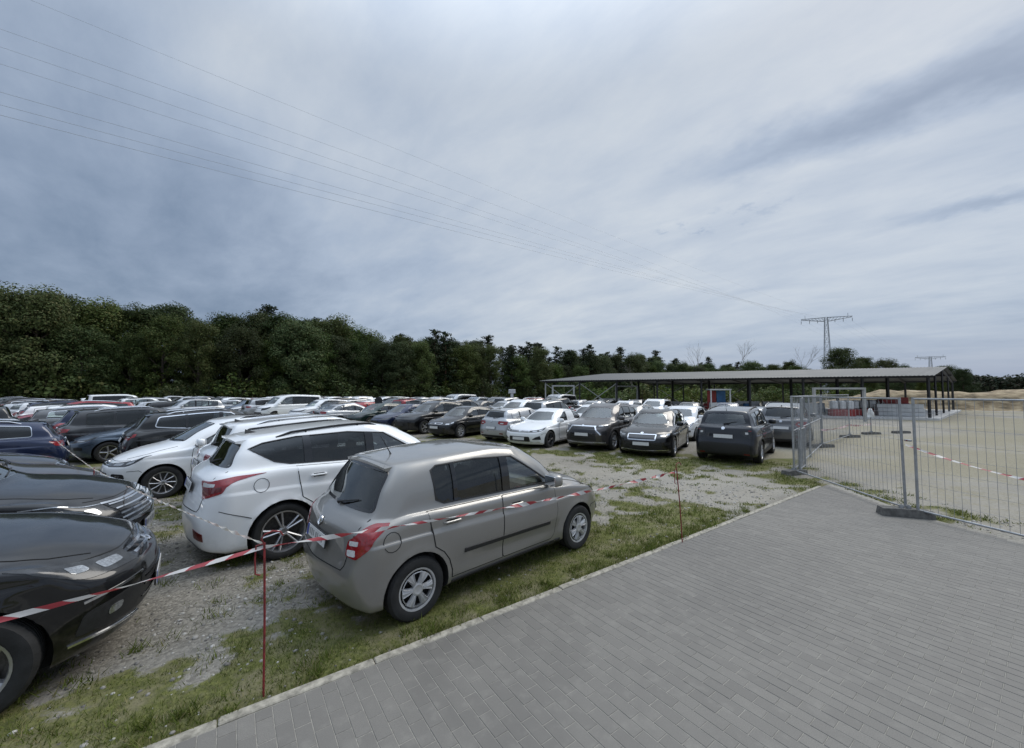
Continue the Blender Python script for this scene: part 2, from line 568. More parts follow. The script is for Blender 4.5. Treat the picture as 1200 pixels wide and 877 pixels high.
# ================================================================= cars
class CarShape:
    """smooth body surface through a net of control points; s = distance behind the nose"""
    def __init__(self, sp):
        d = dict(L=4.4, W=1.8, H=1.5, wb=2.65, fo=.88, wr=.325, tw=.21, clr=.19,
                 hf=(.16, .74), hm=(.62, .90), cw=(1.12, 1.00), wt=(1.85, 1.42), pk=2.45, rt=(3.95, 1.40),
                 rb=(4.20, 1.00), td=(4.32, .92), belt=(.94, 1.00), yt=.60, yb=.79, nose=(.03, .50), tail=.52,
                 cfs=.24, cfy=.80, crs=.12, cry=.82, taper=.955, rtaper=.90, crown=.055, bulge=.03, fender=.0, dens=.05, rows=54, flare=.012, side=0.012)
        d.update(sp)
        self.sp = d
        for k, v in d.items():
            setattr(self, k, v)
        self.clr -= .025
        self.W2 = self.W / 2
        self.X0 = self.wb / 2 + self.fo
        self.net()
        self.dense()

    def roofz(self, s):
        xs = [self.wt[0], self.pk, self.rt[0]]
        return float(pchip_eval(xs, np.array([[self.wt[1]], [self.H], [self.rt[1]]]), [min(max(s, xs[0]), xs[2])])[0, 0])

    def beltz(self, s):
        a, b = self.cw[0] + .5, self.fo + self.wb
        t = min(1.2, max(-.2, (s - a) / (b - a)))
        return self.belt[0] + (self.belt[1] - self.belt[0]) * t

    def net(self):
        W2, L = self.W2, self.L
        ra = self.fo + self.wb
        sA = self.cw[0] + .5
        sB = sA + (ra - sA) * .40
        sC = sA + (ra - sA) * .78
        self.sA, self.sB, self.sC, self.ra = sA, sB, sC, ra
        R = []

        def lower(sf, zf, sr, zr, y, z0, z1, fin=1.0, rin=1.0, zc=None):
            c1z = zf
            cz = zf + .35 * (z0 - zf) if zc is None else zc
            rz = zr + .35 * (z1 - zr)
            pts = [(sf, 0, zf), (sf + .045, .44 * W2 * fin, c1z), (sf + self.cfs, self.cfy * W2 * fin, cz),
                   (max(self.fo - .27, sf + self.cfs + .12), self.taper * y, z0),
                   (sA, y, z0), (sB, y, z0 + (z1 - z0) * .4), (sC, y, z0 + (z1 - z0) * .78), (ra + .02, .99 * y, z1),
                   (L - .40 * (L - ra) , self.rtaper * 1.05 * y if self.rtaper < .95 else y, z1 + .1 * (zr - z1)), (sr - self.crs, self.cry * W2 * rin, rz), (sr - .03, .42 * W2 * rin, zr), (sr, 0, zr)]
            R.append(pts)
        c = self.clr
        lower(.14, c + .03, L - .16, c + .05, .86 * W2, c, c, .86, .90)
        lower(self.nose[0] + .04, c + .09, L - .05, c + .10, .955 * W2, c + .055, c + .06, .96, .98)
        lower(self.nose[0] - .03, self.nose[1], L, self.tail, .985 * W2, .46, .48)
        lower(self.nose[0] - .01, self.nose[1] + .13, L - .035, self.tail + .17, W2, .66, .69)
        b0, b1 = self.belt
        hf, hm, cw, rb, td = self.hf, self.hm, self.cw, self.rb, self.td
        lower(hf[0] - .045, hf[1] - .065, td[0] + .02, td[1] - .10, W2 * (1 - self.side), b0 - .15, b1 - .15, .97, .96, zc=hf[1] - .06)
        fz = self.fender

        def upper(c0, c1, c2, c3, yA, z0, z1, r8, r9, r10, r11):
            R.append([c0, c1, c2, c3, (sA, yA, z0), (sB, yA, z0 + (z1 - z0) * .4), (sC, yA, z0 + (z1 - z0) * .78), (ra + .02, .985 * yA, z1), r8, r9, r10, r11])
        y5 = .962 * W2
        upper((hf[0] + .03, 0, hf[1]), (hf[0] + .065, .42 * W2, hf[1] - .008), (hf[0] + self.cfs + .05, .745 * W2, hf[1] + .005 + fz),
              (max(self.fo - .22, hf[0] + .42), .905 * W2, hf[1] + .55 * (b0 - .05 - hf[1]) + fz), y5, b0 - .05, b1 - .055,
              (L - .42 * (L - ra), self.rtaper * .985 * W2, b1 - .06 + .3 * (td[1] - b1)), (td[0] - self.crs + .0, .80 * W2, td[1] - .025), (td[0] - .03, .42 * W2, td[1]), (td[0], 0, td[1]))
        m = (rb[0] * .5 + td[0] * .5, rb[1] * .5 + td[1] * .5 + .012)
        upper((hm[0], 0, hm[1]), (hm[0] + .02, .40 * W2, hm[1] - .008), (hm[0] + .10, .685 * W2, hm[1] - .022 + fz * .5), (self.fo + .08, .865 * W2, max(hm[1] - .035, hf[1] + .7 * (b0 - .03 - hf[1])) + fz * .6),
              .935 * W2, b0 - .018, b1 - .02, (m[0] - .24, self.rtaper * .93 * W2, b1 - .02 + .4 * (m[1] - b1)), (m[0] - .08, .77 * W2, m[1] - .01), (m[0] - .015, .40 * W2, m[1]), (m[0], 0, m[1]))
        yb = self.yb
        upper((cw[0], 0, cw[1]), (cw[0] + .025, .46 * yb, cw[1] - .004), (cw[0] + .12, .82 * yb, cw[1] - .018), (cw[0] + .27, .965 * yb, b0 + .012),
              yb, b0, b1, (rb[0] - .27, .955 * yb * self.rtaper / .93, b1 + .3 * (rb[1] - b1)), (rb[0] - .07, .865 * yb, rb[1] - .008), (rb[0] - .012, .46 * yb, rb[1]), (rb[0], 0, rb[1]))
        wt, rt, yt = self.wt, self.rt, self.yt
        top = [(wt[0], 0, wt[1]), (wt[0] + .015, .46 * yt, wt[1] - .008), (wt[0] + .07, .80 * yt, wt[1] - .026), (wt[0] + .20, .955 * yt, self.roofz(wt[0] + .2) - self.crown),
               (max(sA + .16, wt[0] + .34), yt, self.roofz(max(sA + .16, wt[0] + .34)) - self.crown), (sB + .05, 1.0 * yt, self.roofz(sB) - self.crown), (sC + .02, .985 * yt, self.roofz(sC) - self.crown),
               (min(ra - .02, rt[0] - .36), .965 * yt, self.roofz(min(ra - .02, rt[0] - .36)) - self.crown), (rt[0] - .20, .945 * yt, self.roofz(rt[0] - .20) - self.crown * .95),
               (rt[0] - .05, .85 * yt, rt[1] - .028), (rt[0] - .01, .44 * yt, rt[1] - .006), (rt[0], 0, rt[1])]
        base = R[-1]
        mid = []
        for i, (a, b) in enumerate(zip(base, top)):
            bl = self.bulge * (1.0 if 3 <= i <= 8 else .8)
            nx, ny = 0.0, 0.0
            p = [a[k] * .48 + b[k] * .52 for k in range(3)]
            if i <= 2: p[0] -= bl * .7; p[2] += bl * .5
            if i >= 9: p[0] += bl * .5; p[2] += bl * .4
            if 2 <= i <= 9: p[1] += bl
            mid.append(tuple(p))
        R.append(mid)
        R.append(top)
        # rounded cant rail, then the roof panel
        def roofring(f, dz, ds):
            return [(p[0] + (ds if i <= 1 else ds * .6 if i == 2 else 0) - (ds * .5 if i >= 10 else ds * .3 if i == 9 else 0), p[1] * f, 0) for i, p in enumerate(top)]
        for f, ds, dz in ((.90, .05, .30), (.55, .22, .06)):
            ring = []
            for i, p in enumerate(roofring(f, dz, ds)):
                z = self.roofz(p[0])
                zr = z - self.crown * dz
                if i <= 1 or i >= 10: zr = z - .006 * dz if i in (0, 11) else z - .012 * dz
                ring.append((p[0], p[1], zr))
            R.append(ring)
        cen = [(p[0], 0, self.roofz(p[0])) for p in R[-1]]
        R.append(cen)
        self.ctl = np.array(R)          # rows x 12 x (s, y, z)

    def dense(self):
        C = self.ctl
        nr = C.shape[0]
        # along the perimeter, mirrored at the centre line
        mir = np.array([1, -1, 1])
        ext = np.concatenate([C[:, 2:3] * mir, C[:, 1:2] * mir, C, C[:, -2:-1] * mir, C[:, -3:-2] * mir], axis=1)
        ch = np.linalg.norm(np.diff(ext, axis=1), axis=2)[2:8].mean(axis=0)
        ku = np.concatenate([[0], np.cumsum(np.maximum(ch, .03))])
        ku -= ku[2]
        self.ku = ku[2:-2]
        uq = []
        for i in range(11):
            n = max(3, int(round((self.ku[i + 1] - self.ku[i]) / self.dens)))
            uq += list(np.linspace(self.ku[i], self.ku[i + 1], n, endpoint=False))
        uq.append(self.ku[-1])
        self.uq = np.array(uq)
        E1 = pchip_eval(ku, np.swapaxes(ext, 0, 1), self.uq)         # nu x rows x 3
        E1 = np.swapaxes(E1, 0, 1)
        E1[:, 0, 1] = 0; E1[:, -1, 1] = 0
        # along the height; mirrored over the roof centre so that the roof stays smooth
        ext2 = np.concatenate([E1, E1[-2:-1] * mir, E1[-3:-2] * mir], axis=0)
        cv = np.linalg.norm(np.diff(ext2, axis=0), axis=2)
        kv = np.concatenate([[0], np.cumsum(np.maximum(np.median(cv, axis=1), .03))])
        self.kv = kv[:nr]
        vq = []
        tot = self.kv[-1]
        for i in range(nr - 1):
            n = max(2, int(round((self.kv[i + 1] - self.kv[i]) / tot * self.rows)))
            if i in (5, 6): n = max(n, 7)
            if i == 3: vq += [self.kv[3] + (self.kv[4] - self.kv[3]) * q for q in (.60, .66, .74)]
            vq += list(np.linspace(self.kv[i], self.kv[i + 1], n, endpoint=False))
        vq.append(self.kv[-1])
        self.vq = np.unique(np.array(vq))
        G = pchip_eval(kv, ext2, self.vq)                             # nv x nu x 3
        G[-1, :, 1] = 0
        X = np.stack([self.X0 - G[..., 0], G[..., 1], G[..., 2]], -1)
        # a pressed line along the flank
        rr_ = np.interp(self.vq, self.kv, np.arange(nr)); cc_ = np.interp(self.uq, self.ku, np.arange(12))
        up = np.clip((rr_ - 3.62) / .09, 0, 1)[:, None] * np.clip((4.9 - rr_) / 1.0, 0, 1)[:, None]
        sidew = (np.clip((cc_ - 2.7) / .8, 0, 1) * np.clip((8.6 - cc_) / .9, 0, 1))[None, :]
        X[..., 1] -= .016 * up * sidew
        # flared wheel arches and a waisted door
        self.axf, self.axr = self.X0 - self.fo, self.X0 - self.fo - self.wb
        Ra = self.wr + self.sp.get('archgap', .055)
        self.Ra = Ra
        for ax in (self.axf, self.axr):
            r = np.hypot(X[..., 0] - ax, X[..., 2] - self.wr)
            w = np.clip(1 - np.abs(r - Ra) / .10, 0, 1) ** 2 * (X[..., 1] > .72 * self.W2)
            X[..., 1] += self.flare * w
        dz = np.exp(-((X[..., 2] - .40) / .10) ** 2) * (X[..., 1] > .8 * self.W2)
        mid = (self.axf + self.axr) / 2
        dz *= np.clip(1 - np.abs(X[..., 0] - mid) / (self.wb / 2 - Ra + .05), 0, 1) ** .6
        X[..., 1] -= .018 * dz
        self.G = X
        self.mesh_full()

    def mesh_full(self):
        G = self.G
        nv, nu, _ = G.shape
        idx = {}
        V = []
        L = np.zeros((nv, nu), int); Rr = np.zeros((nv, nu), int)
        for j in range(nv):
            for i in range(nu):
                L[j, i] = len(V); V.append(G[j, i])
        for j in range(nv):
            for i in range(nu):
                if i in (0, nu - 1) or j == nv - 1:
                    Rr[j, i] = L[j, i]
                else:
                    Rr[j, i] = len(V); V.append(G[j, i] * np.array([1, -1, 1]))
        F = []
        for j in range(nv - 1):
            for i in range(nu - 1):
                F.append((L[j, i], L[j, i + 1], L[j + 1, i + 1], L[j + 1, i]))
                F.append((Rr[j, i + 1], Rr[j, i], Rr[j + 1, i], Rr[j + 1, i + 1]))
        # underside: strips between left and right bottom edges
        for i in range(nu - 1):
            a, b, c, d = L[0, i], L[0, i + 1], Rr[0, i + 1], Rr[0, i]
            if i == 0: F.append((b, a, c))
            elif i == nu - 2: F.append((b, a, d))
            else: F.append((b, a, d, c))
        F = [tuple(dict.fromkeys(f)) for f in F]
        F = [f for f in F if len(f) >= 3]
        self.V, self.F = V, F
        self.bvh = BVHTree.FromPolygons([Vector(v) for v in V], [list(f) for f in F])

    # ---- points on the surface
    def at(self, c, r):
        """surface point for net coordinates (column, row); negative column = the other side"""
        sgn = -1 if c < 0 else 1
        c = abs(c)
        if c > 11: c = 22 - c; sgn = -sgn
        u = np.interp(c, np.arange(12), self.ku); v = np.interp(r, np.arange(len(self.kv)), self.kv)
        fi = np.interp(u, self.uq, np.arange(len(self.uq))); fj = np.interp(v, self.vq, np.arange(len(self.vq)))
        i, j = min(int(fi), len(self.uq) - 2), min(int(fj), len(self.vq) - 2)
        a, b = fi - i, fj - j
        G = self.G
        p = (G[j, i] * (1 - a) + G[j, i + 1] * a) * (1 - b) + (G[j + 1, i] * (1 - a) + G[j + 1, i + 1] * a) * b
        return np.array([p[0], p[1] * sgn, p[2]])

    def hit(self, view, a, b):
        if view == 'grid':
            p = self.at(a, b)
            e = .04
            du = self.at(a + e, b) - self.at(a - e, b); dv = self.at(a, b + e) - self.at(a, b - e)
            n = np.cross(du, dv)
            l = np.linalg.norm(n)
            n = n / l if l > 1e-9 else np.array([1.0, 0, 0])
            return Vector(p), Vector(n)
        if view == 'side': o, d = Vector((self.X0 - a, 3, b)), Vector((0, -1, 0))
        elif view == 'front': o, d = Vector((6, a, b)), Vector((-1, 0, 0))
        elif view == 'rear': o, d = Vector((-6, a, b)), Vector((1, 0, 0))
        else: o, d = Vector((self.X0 - a, b, 4)), Vector((0, 0, -1))
        p, n, i, _ = self.bvh.ray_cast(o, d)
        if p is None:
            p, n, i, _ = self.bvh.find_nearest(o + d * (3 - self.W2 if view == 'side' else 4))
        if n.dot(d) > 0: n = -n
        return p, n

    def panel(self, name, view, poly, off, thick, m, step=.07, mirror=False):
        """a sheet that follows the body, standing off by 'off', with edges 'thick' deep"""
        st = (.16, .16) if view == 'grid' and step == .07 else step
        P, F, bed = grid_poly(poly, st)
        pts, nr = [], []
        for a, b in P:
            p, n = self.hit(view, a, b)
            pts.append(p + n * off); nr.append(n)
        k = len(pts)
        V = [tuple(p) for p in pts]
        loop = sorted({i for e in bed for i in e})
        mp = {}
        for i in loop:
            mp[i] = len(V)
            V.append(tuple(pts[i] - nr[i] * thick))
        F = list(F)
        # orientation check
        f0 = F[len(F) // 2]
        a, b, c = (Vector(V[f0[q]]) for q in (0, 1, 2))
        if (b - a).cross(c - a).dot(nr[f0[0]]) < 0:
            F = [tuple(reversed(f)) for f in F]
            bed = [(b_, a_) for a_, b_ in bed]
        for a_, b_ in bed:
            F.append((b_, a_, mp[a_], mp[b_]))
        if mirror:
            V = [(x, -y, z) for x, y, z in V]
            F = [tuple(reversed(f)) for f in F]
        return new_mesh(name, V, F, m, None, True, 40)

    # ---- the body with its openings
    def body_mesh(self, holes, mats):
        me = new_mesh("body", self.V, self.F, mats, None, True)
        tmp = [obj("tmp_body", me)]
        cut = []
        # wheel housings
        mb = MB()
        for ax in (self.axf, self.axr):
            for sy in (1, -1):
                n = 36
                vs, fs = [], []
                y0, y1 = sy * (self.W2 - .235), sy * (self.W2 + .25)
                for y in (y0, y1):
                    for i in range(n):
                        t = 2 * math.pi * i / n
                        vs.append((ax + self.Ra * math.cos(t), y, self.wr + self.Ra * math.sin(t)))
                ring = [(i, (i + 1) % n, n + (i + 1) % n, n + i) for i in range(n)]
                caps = [tuple(range(n - 1, -1, -1)), tuple(range(n, 2 * n))]
                f = ring + caps
                if sy > 0: f = [tuple(reversed(q)) for q in f]
                mb.add(vs, f)
        cut.append((mb, mats[1]))
        if holes:
            # the hollow cabin
            kv = self.kv
            j0 = int(np.interp(np.interp(6.98, np.arange(len(kv)), kv), self.vq, np.arange(len(self.vq))))
            js = list(range(j0, self.G.shape[0], 2))
            if js[-1] != self.G.shape[0] - 1: js.append(self.G.shape[0] - 1)
            isel = list(range(0, self.G.shape[1], 3))
            if isel[-1] != self.G.shape[1] - 1: isel.append(self.G.shape[1] - 1)
            cen = np.array([(self.at(0, 7)[0] + self.at(11, 7)[0]) / 2, 0, self.belt[0]])
            rings = []
            for j in js:
                ring = []
                for i in isel:
                    p = self.G[j, i]
                    q = np.array([cen[0] + (p[0] - cen[0]) * .955, p[1] * .915 if p[1] > 0 else 0, p[2] - .045])
                    ring.append(q)
                rings.append(ring)
            low = [np.array([q[0], q[1] * .80, .36]) for q in rings[0]]
            midr = [np.array([q[0], q[1] * .80, 2 * self.wr + .10]) for q in rings[0]]
            rings = [low, midr] + rings
            n = len(isel)
            mb2 = MB()
            V, ids = [], []
            for ring in rings:
                left = [];
                for q in ring:
                    left.append(len(V)); V.append(q)
                right = []
                for k_, q in enumerate(ring):
                    if k_ in (0, n - 1): right.append(left[k_])
                    else:
                        right.append(len(V)); V.append(q * np.array([1, -1, 1]))
                ids.append((left, right))
            # last ring is on the centre line: weld
            lw, rw = ids[-1]
            ids[-1] = (lw, lw)
            F = []
            for a in range(len(rings) - 1):
                for k_ in range(n - 1):
                    F.append((ids[a][0][k_], ids[a][0][k_ + 1], ids[a + 1][0][k_ + 1], ids[a + 1][0][k_]))
                    F.append((ids[a][1][k_ + 1], ids[a][1][k_], ids[a + 1][1][k_], ids[a + 1][1][k_ + 1]))
            l0, r0 = ids[0]
            F.append(tuple(list(reversed(l0)) + r0[1:-1]))
            F = [tuple(dict.fromkeys(f)) for f in F]
            F = [f for f in F if len(f) >= 3]
            used = sorted({i for f in F for i in f})
            mpi = {o: k_ for k_, o in enumerate(used)}
            mb2.add([V[i] for i in used], [tuple(mpi[i] for i in f) for f in F])
            cut.append((mb2, mats[2]))
            mb3, mb4 = MB(), MB()
            for view, poly, dep, mirror in holes:
                k = len(poly)
                P = [tuple(p) for p in poly]
                area = sum(P[i][0] * P[(i + 1) % k][1] - P[(i + 1) % k][0] * P[i][1] for i in range(k))
                if area < 0: P = P[::-1]
                for sy in ((1, -1) if mirror else (1,)):
                    vs = []
                    for far in (0, 1):
                        for a, b in P:
                            if view == 'side': vs.append((self.X0 - a, sy * ((self.W2 + .3) if not far else (self.W2 + .3 - dep)), b))
                            elif view == 'front': vs.append((self.X0 + .3 if not far else self.X0 + .3 - dep, a, b))
                            else: vs.append((self.X0 - self.L - .3 if not far else self.X0 - self.L - .3 + dep, a, b))
                    fs = [tuple(range(k)), tuple(range(2 * k - 1, k - 1, -1))] + [(i, k + i, k + (i + 1) % k, (i + 1) % k) for i in range(k)]
                    # outward orientation by volume sign
                    vol = 0
                    for f in fs:
                        for q in range(1, len(f) - 1):
                            a_, b_, c_ = (np.array(vs[f[0]]), np.array(vs[f[q]]), np.array(vs[f[q + 1]]))
                            vol += np.dot(a_, np.cross(b_, c_))
                    if vol < 0: fs = [tuple(reversed(f)) for f in fs]
                    (mb3 if view == 'side' else mb4).add(vs, fs)
            cut.append((mb3, mats[3]))
            cut.append((mb4, mats[3]))
        rj = random.Random(1)
        cur = tmp[0]
        for mbx, m in cut:
            before = len(cur.data.polygons)
            for attempt in range(6):
                jit = [rj.uniform(-1, 1) * .0012 * attempt for _ in range(3)]
                cme = new_mesh("cut", [(x * (1 + jit[0]), y * (1 + jit[1]), z * (1 + jit[2] * .5)) for x, y, z in mbx.v], mbx.f, m)
                bmx = bmesh.new(); bmx.from_mesh(cme); bmesh.ops.recalc_face_normals(bmx, faces=bmx.faces[:]); bmx.to_mesh(cme); bmx.free()
                co = obj("tmp_cut", cme)
                md = cur.modifiers.new("b", 'BOOLEAN')
                md.operation = 'DIFFERENCE'; md.solver = 'EXACT'; md.object = co; md.material_mode = 'TRANSFER'
                dg = bpy.context.evaluated_depsgraph_get()
                out = bpy.data.meshes.new_from_object(cur.evaluated_get(dg), depsgraph=dg)
                cur.modifiers.clear()
                bpy.data.objects.remove(co); bpy.data.meshes.remove(cme)
                if len(out.polygons) > .75 * before:
                    old = cur.data
                    cur.data = out
                    bpy.data.meshes.remove(old)
                    break
                bpy.data.meshes.remove(out)
        out = cur.data.copy()
        out.name = "body"
        for o in tmp:
            mm = o.data
            bpy.data.objects.remove(o)
            bpy.data.meshes.remove(mm)
        out.polygons.foreach_set('use_smooth', np.ones(len(out.polygons), dtype=bool))
        out.set_sharp_from_angle(angle=math.radians(38))
        return out


# ---------------------------------------------------------------- wheels
WHEELS = {}


def wheel_meshes(wr, tw, rr, style):
    key = (round(wr, 3), round(tw, 3), round(rr, 3), style)
    if key in WHEELS:
        return WHEELS[key]
    h = tw / 2
    # outer face towards +y
    t = MB()
    sw = wr - rr
    prof = [(rr - .012, -h * .80), (rr + .006, -h * .93), (rr + sw * .45, -h * 1.04), (rr + sw * .80, -h * .98), (wr - .012, -h * .84), (wr, -h * .68)]
    gro = []
    for g in (-.38, -.12, .12, .38):
        gro += [(wr, h * (g - .06)), (wr - .008, h * (g - .045)), (wr - .008, h * (g + .045)), (wr, h * (g + .06))]
    prof = prof + gro + [(wr, h * .68), (wr - .012, h * .84), (rr + sw * .80, h * .98), (rr + sw * .45, h * 1.04), (rr + .006, h * .93), (rr - .012, h * .80)]
    t.lathe(prof, 44)
    # tread blocks on the shoulders
    for i in range(44):
        a = 2 * math.pi * (i + .5) / 44
        for sy in (-1, 1):
            c, s = math.cos(a), math.sin(a)
            w = .018
            vs = []
            for r, y in ((wr - .020, h * .93), (wr - .004, h * .78), (wr + .003, h * .62)):
                for da in (-w, w):
                    vs.append((r * math.cos(a + da), sy * y, r * math.sin(a + da)))
            f = [(0, 1, 3, 2), (2, 3, 5, 4)]
            if sy > 0: f = [tuple(reversed(q)) for q in f]
            t.add(vs, f)
    tyre = t.mesh("tyre", M_TYRE, True, 30)
    # inner drum (the wheel itself: barrel, disc)
    d = MB()
    d.lathe([(rr - .012, -h * .82), (rr - .020, h * .30), (rr * .86, h * .22), (rr * .80, h * .22), (rr * .80, h * .10), (0.001, h * .10)], 32)
    drum = d.mesh("wheel", M_DISC if style not in ('hubcap',) else M_LINER, True, 30)
    r = MB()
    lip = [(rr - .022, h * .30), (rr - .020, h * .72), (rr - .012, h * .90), (rr + .004, h * .94), (rr + .004, h * .86)]
    yo = h * .84

    def spoke(a0, a1, w0, w1, r0, r1, y0, y1, dep=.03):
        vs = []
        for rad, a, w, y in ((r0, a0, w0, y0), ((r0 + r1) / 2, (a0 + a1) / 2, (w0 + w1) / 2 * .92, (y0 + y1) / 2 + .006), (r1, a1, w1, y1)):
            c, s = math.cos(a), math.sin(a)
            for q, yy in ((-1, y - dep), (-.72, y - .002), (0, y + .006), (.72, y - .002), (1, y - dep)):
                vs.append((rad * c - q * w * s, yy, rad * s + q * w * c))
        fs = []
        for k in range(2):
            for q in range(4):
                fs.append((k * 5 + q, k * 5 + q + 1, k * 5 + 6 + q, k * 5 + 5 + q))
        r.add(vs, fs)
    if style == 'hubcap':
        # plastic trim: dished disc with six openings between broad spokes
        r.lathe(lip, 36)
        r.lathe([(rr - .030, h * .86), (rr * .80, h * .90), (rr * .79, h * .78)], 36)
        for i in range(6):
            a = 2 * math.pi * i / 6 + .2
            spoke(a - .0, a - .0, rr * .13, rr * .235, rr * .22, rr * .83, h * .88, h * .90, .02)
            for sg in (-1, 1):
                spoke(a + sg * .17, a + sg * .24, rr * .02, rr * .035, rr * .30, rr * .82, h * .93, h * .945, .008)
        r.lathe([(rr * .31, h * .80), (rr * .30, h * .95), (rr * .22, h * 1.0), (rr * .20, h * .985), (.001, h * .985)], 28)
        m = M_HUBCAP
    else:
        r.lathe(lip, 36)
        n = {'five': 5, 'double': 5, 'multi': 10, 'seven': 7, 'dark': 5, 'steel': 8}[style]
        for i in range(n):
            a = 2 * math.pi * i / n + .3
            if style == 'five': spoke(a, a, rr * .12, rr * .16, rr * .15, rr * .95, yo, yo * .98)
            elif style in ('double', 'dark'):
                for sg in (-1, 1):
                    spoke(a + sg * .16, a + sg * .17, rr * .055, rr * .062, rr * .16, rr * .96, yo * .93, yo)
            elif style == 'multi': spoke(a, a + .12, rr * .05, rr * .06, rr * .15, rr * .95, yo * .95, yo)
            elif style == 'seven': spoke(a, a, rr * .07, rr * .10, rr * .15, rr * .95, yo * .95, yo)
            else: spoke(a, a, rr * .11, rr * .20, rr * .3, rr * .95, yo * .8, yo * .9)
        r.lathe([(rr * .24, yo * .6), (rr * .23, yo * .92), (rr * .13, yo), (rr * .12, yo * .97), (.001, yo * .98)], 24)
        m = M_ALLOYDARK if style == 'dark' else M_ALLOY
    rim = r.mesh("rim", m, True, 30)
    WHEELS[key] = (drum, tyre, rim)
    return WHEELS[key]


def blob_mesh(name, rx, ry, rz, m, seg=10, rings=6, sq=.6):
    """rounded box (superellipsoid)"""
    V, F = [], []
    sgn = lambda v, p: math.copysign(abs(v) ** p, v)
    for j in range(rings + 1):
        ph = -math.pi / 2 + math.pi * j / rings
        for i in range(seg):
            th = 2 * math.pi * i / seg
            V.append((rx * sgn(math.cos(ph), sq) * sgn(math.cos(th), sq), ry * sgn(math.cos(ph), sq) * sgn(math.sin(th), sq), rz * sgn(math.sin(ph), sq)))
    for j in range(rings):
        for i in range(seg):
            i2 = (i + 1) % seg
            F.append((j * seg + i, j * seg + i2, (j + 1) * seg + i2, (j + 1) * seg + i))
    return new_mesh(name, V, F, m, None, True, 60)


SEAT_MESH = {}


def seat_mesh(wide):
    if wide in SEAT_MESH: return SEAT_MESH[wide]
    mb = MB()
    w = 1.22 if wide else .50
    mb.box(.02, 0, .14, .50, w, .16, 0, .05)
    V0 = len(mb.v)
    mb.box(-.30, 0, .50, .13, w * .96, .62, 0, .05)
    for k in range(V0, len(mb.v)):
        x, y, z = mb.v[k]; mb.v[k] = (x - (z - .2) * .22, y, z)
    for hy in ((-.38, .38) if wide else (0,)):
        V0 = len(mb.v)
        mb.box(-.46, hy, .90, .10, .26, .17, 0, .04)
    SEAT_MESH[wide] = mb.mesh("seat", M_SEAT, True, 50)
    return SEAT_MESH[wide]
def strip(S, name, view, path, width, off, m, closed=False, mirror=False, step=.06, thick=None, mb=None, both=False):
    """ribbon of given width that follows the body along a 2D path"""
    st = step * (3 if view == 'grid' else 1)
    pts = [np.array(p, float) for p in path]
    if closed: pts.append(pts[0])
    dense = [pts[0]]
    for a, b in zip(pts[:-1], pts[1:]):
        n = max(1, int(np.linalg.norm(b - a) / st))
        for i in range(1, n + 1):
            dense.append(a + (b - a) * i / n)
    if closed: dense = dense[:-1]
    k = len(dense)
    C, N = [], []
    for p in dense:
        q, n = S.hit(view, p[0], p[1])
        C.append(q); N.append(n)
    out = mb or MB()
    thick = off + .004 if thick is None else thick
    vs = []
    ws = width if isinstance(width, (list, tuple)) else (width, width)
    for i in range(k):
        a = C[(i - 1) % k] if (closed or i > 0) else C[i]
        b = C[(i + 1) % k] if (closed or i < k - 1) else C[i]
        d = b - a
        if d.length < 1e-9: d = Vector((1, 0, 0))
        d.normalize()
        sd = N[i].cross(d).normalized()
        w = ws[0] + (ws[1] - ws[0]) * i / max(1, k - 1)
        for e, o_ in ((-1, off - thick), (-.8, off), (.8, off), (1, off - thick)):
            vs.append(C[i] + sd * (e * w / 2) + N[i] * o_)
    fs = []
    for i in range(k if closed else k - 1):
        j = (i + 1) % k
        for q in range(3):
            fs.append((i * 4 + q, i * 4 + q + 1, j * 4 + q + 1, j * 4 + q))
    if not closed:
        fs += [(3, 2, 1, 0), ((k - 1) * 4, (k - 1) * 4 + 1, (k - 1) * 4 + 2, (k - 1) * 4 + 3)]
    # outward faces
    a, b, c = vs[fs[1][0]], vs[fs[1][1]], vs[fs[1][2]]
    flip = (b - a).cross(c - a).dot(N[0]) < 0
    if flip: fs = [tuple(reversed(f)) for f in fs]
    for sy in ((1, -1) if both else ((-1,) if mirror else (1,))):
        if sy < 0: out.add([(v[0], -v[1], v[2]) for v in vs], [tuple(reversed(f)) for f in fs])
        else: out.add(vs, fs)
    if mb is not None: return None
    return out.mesh(name, m, True, 40)


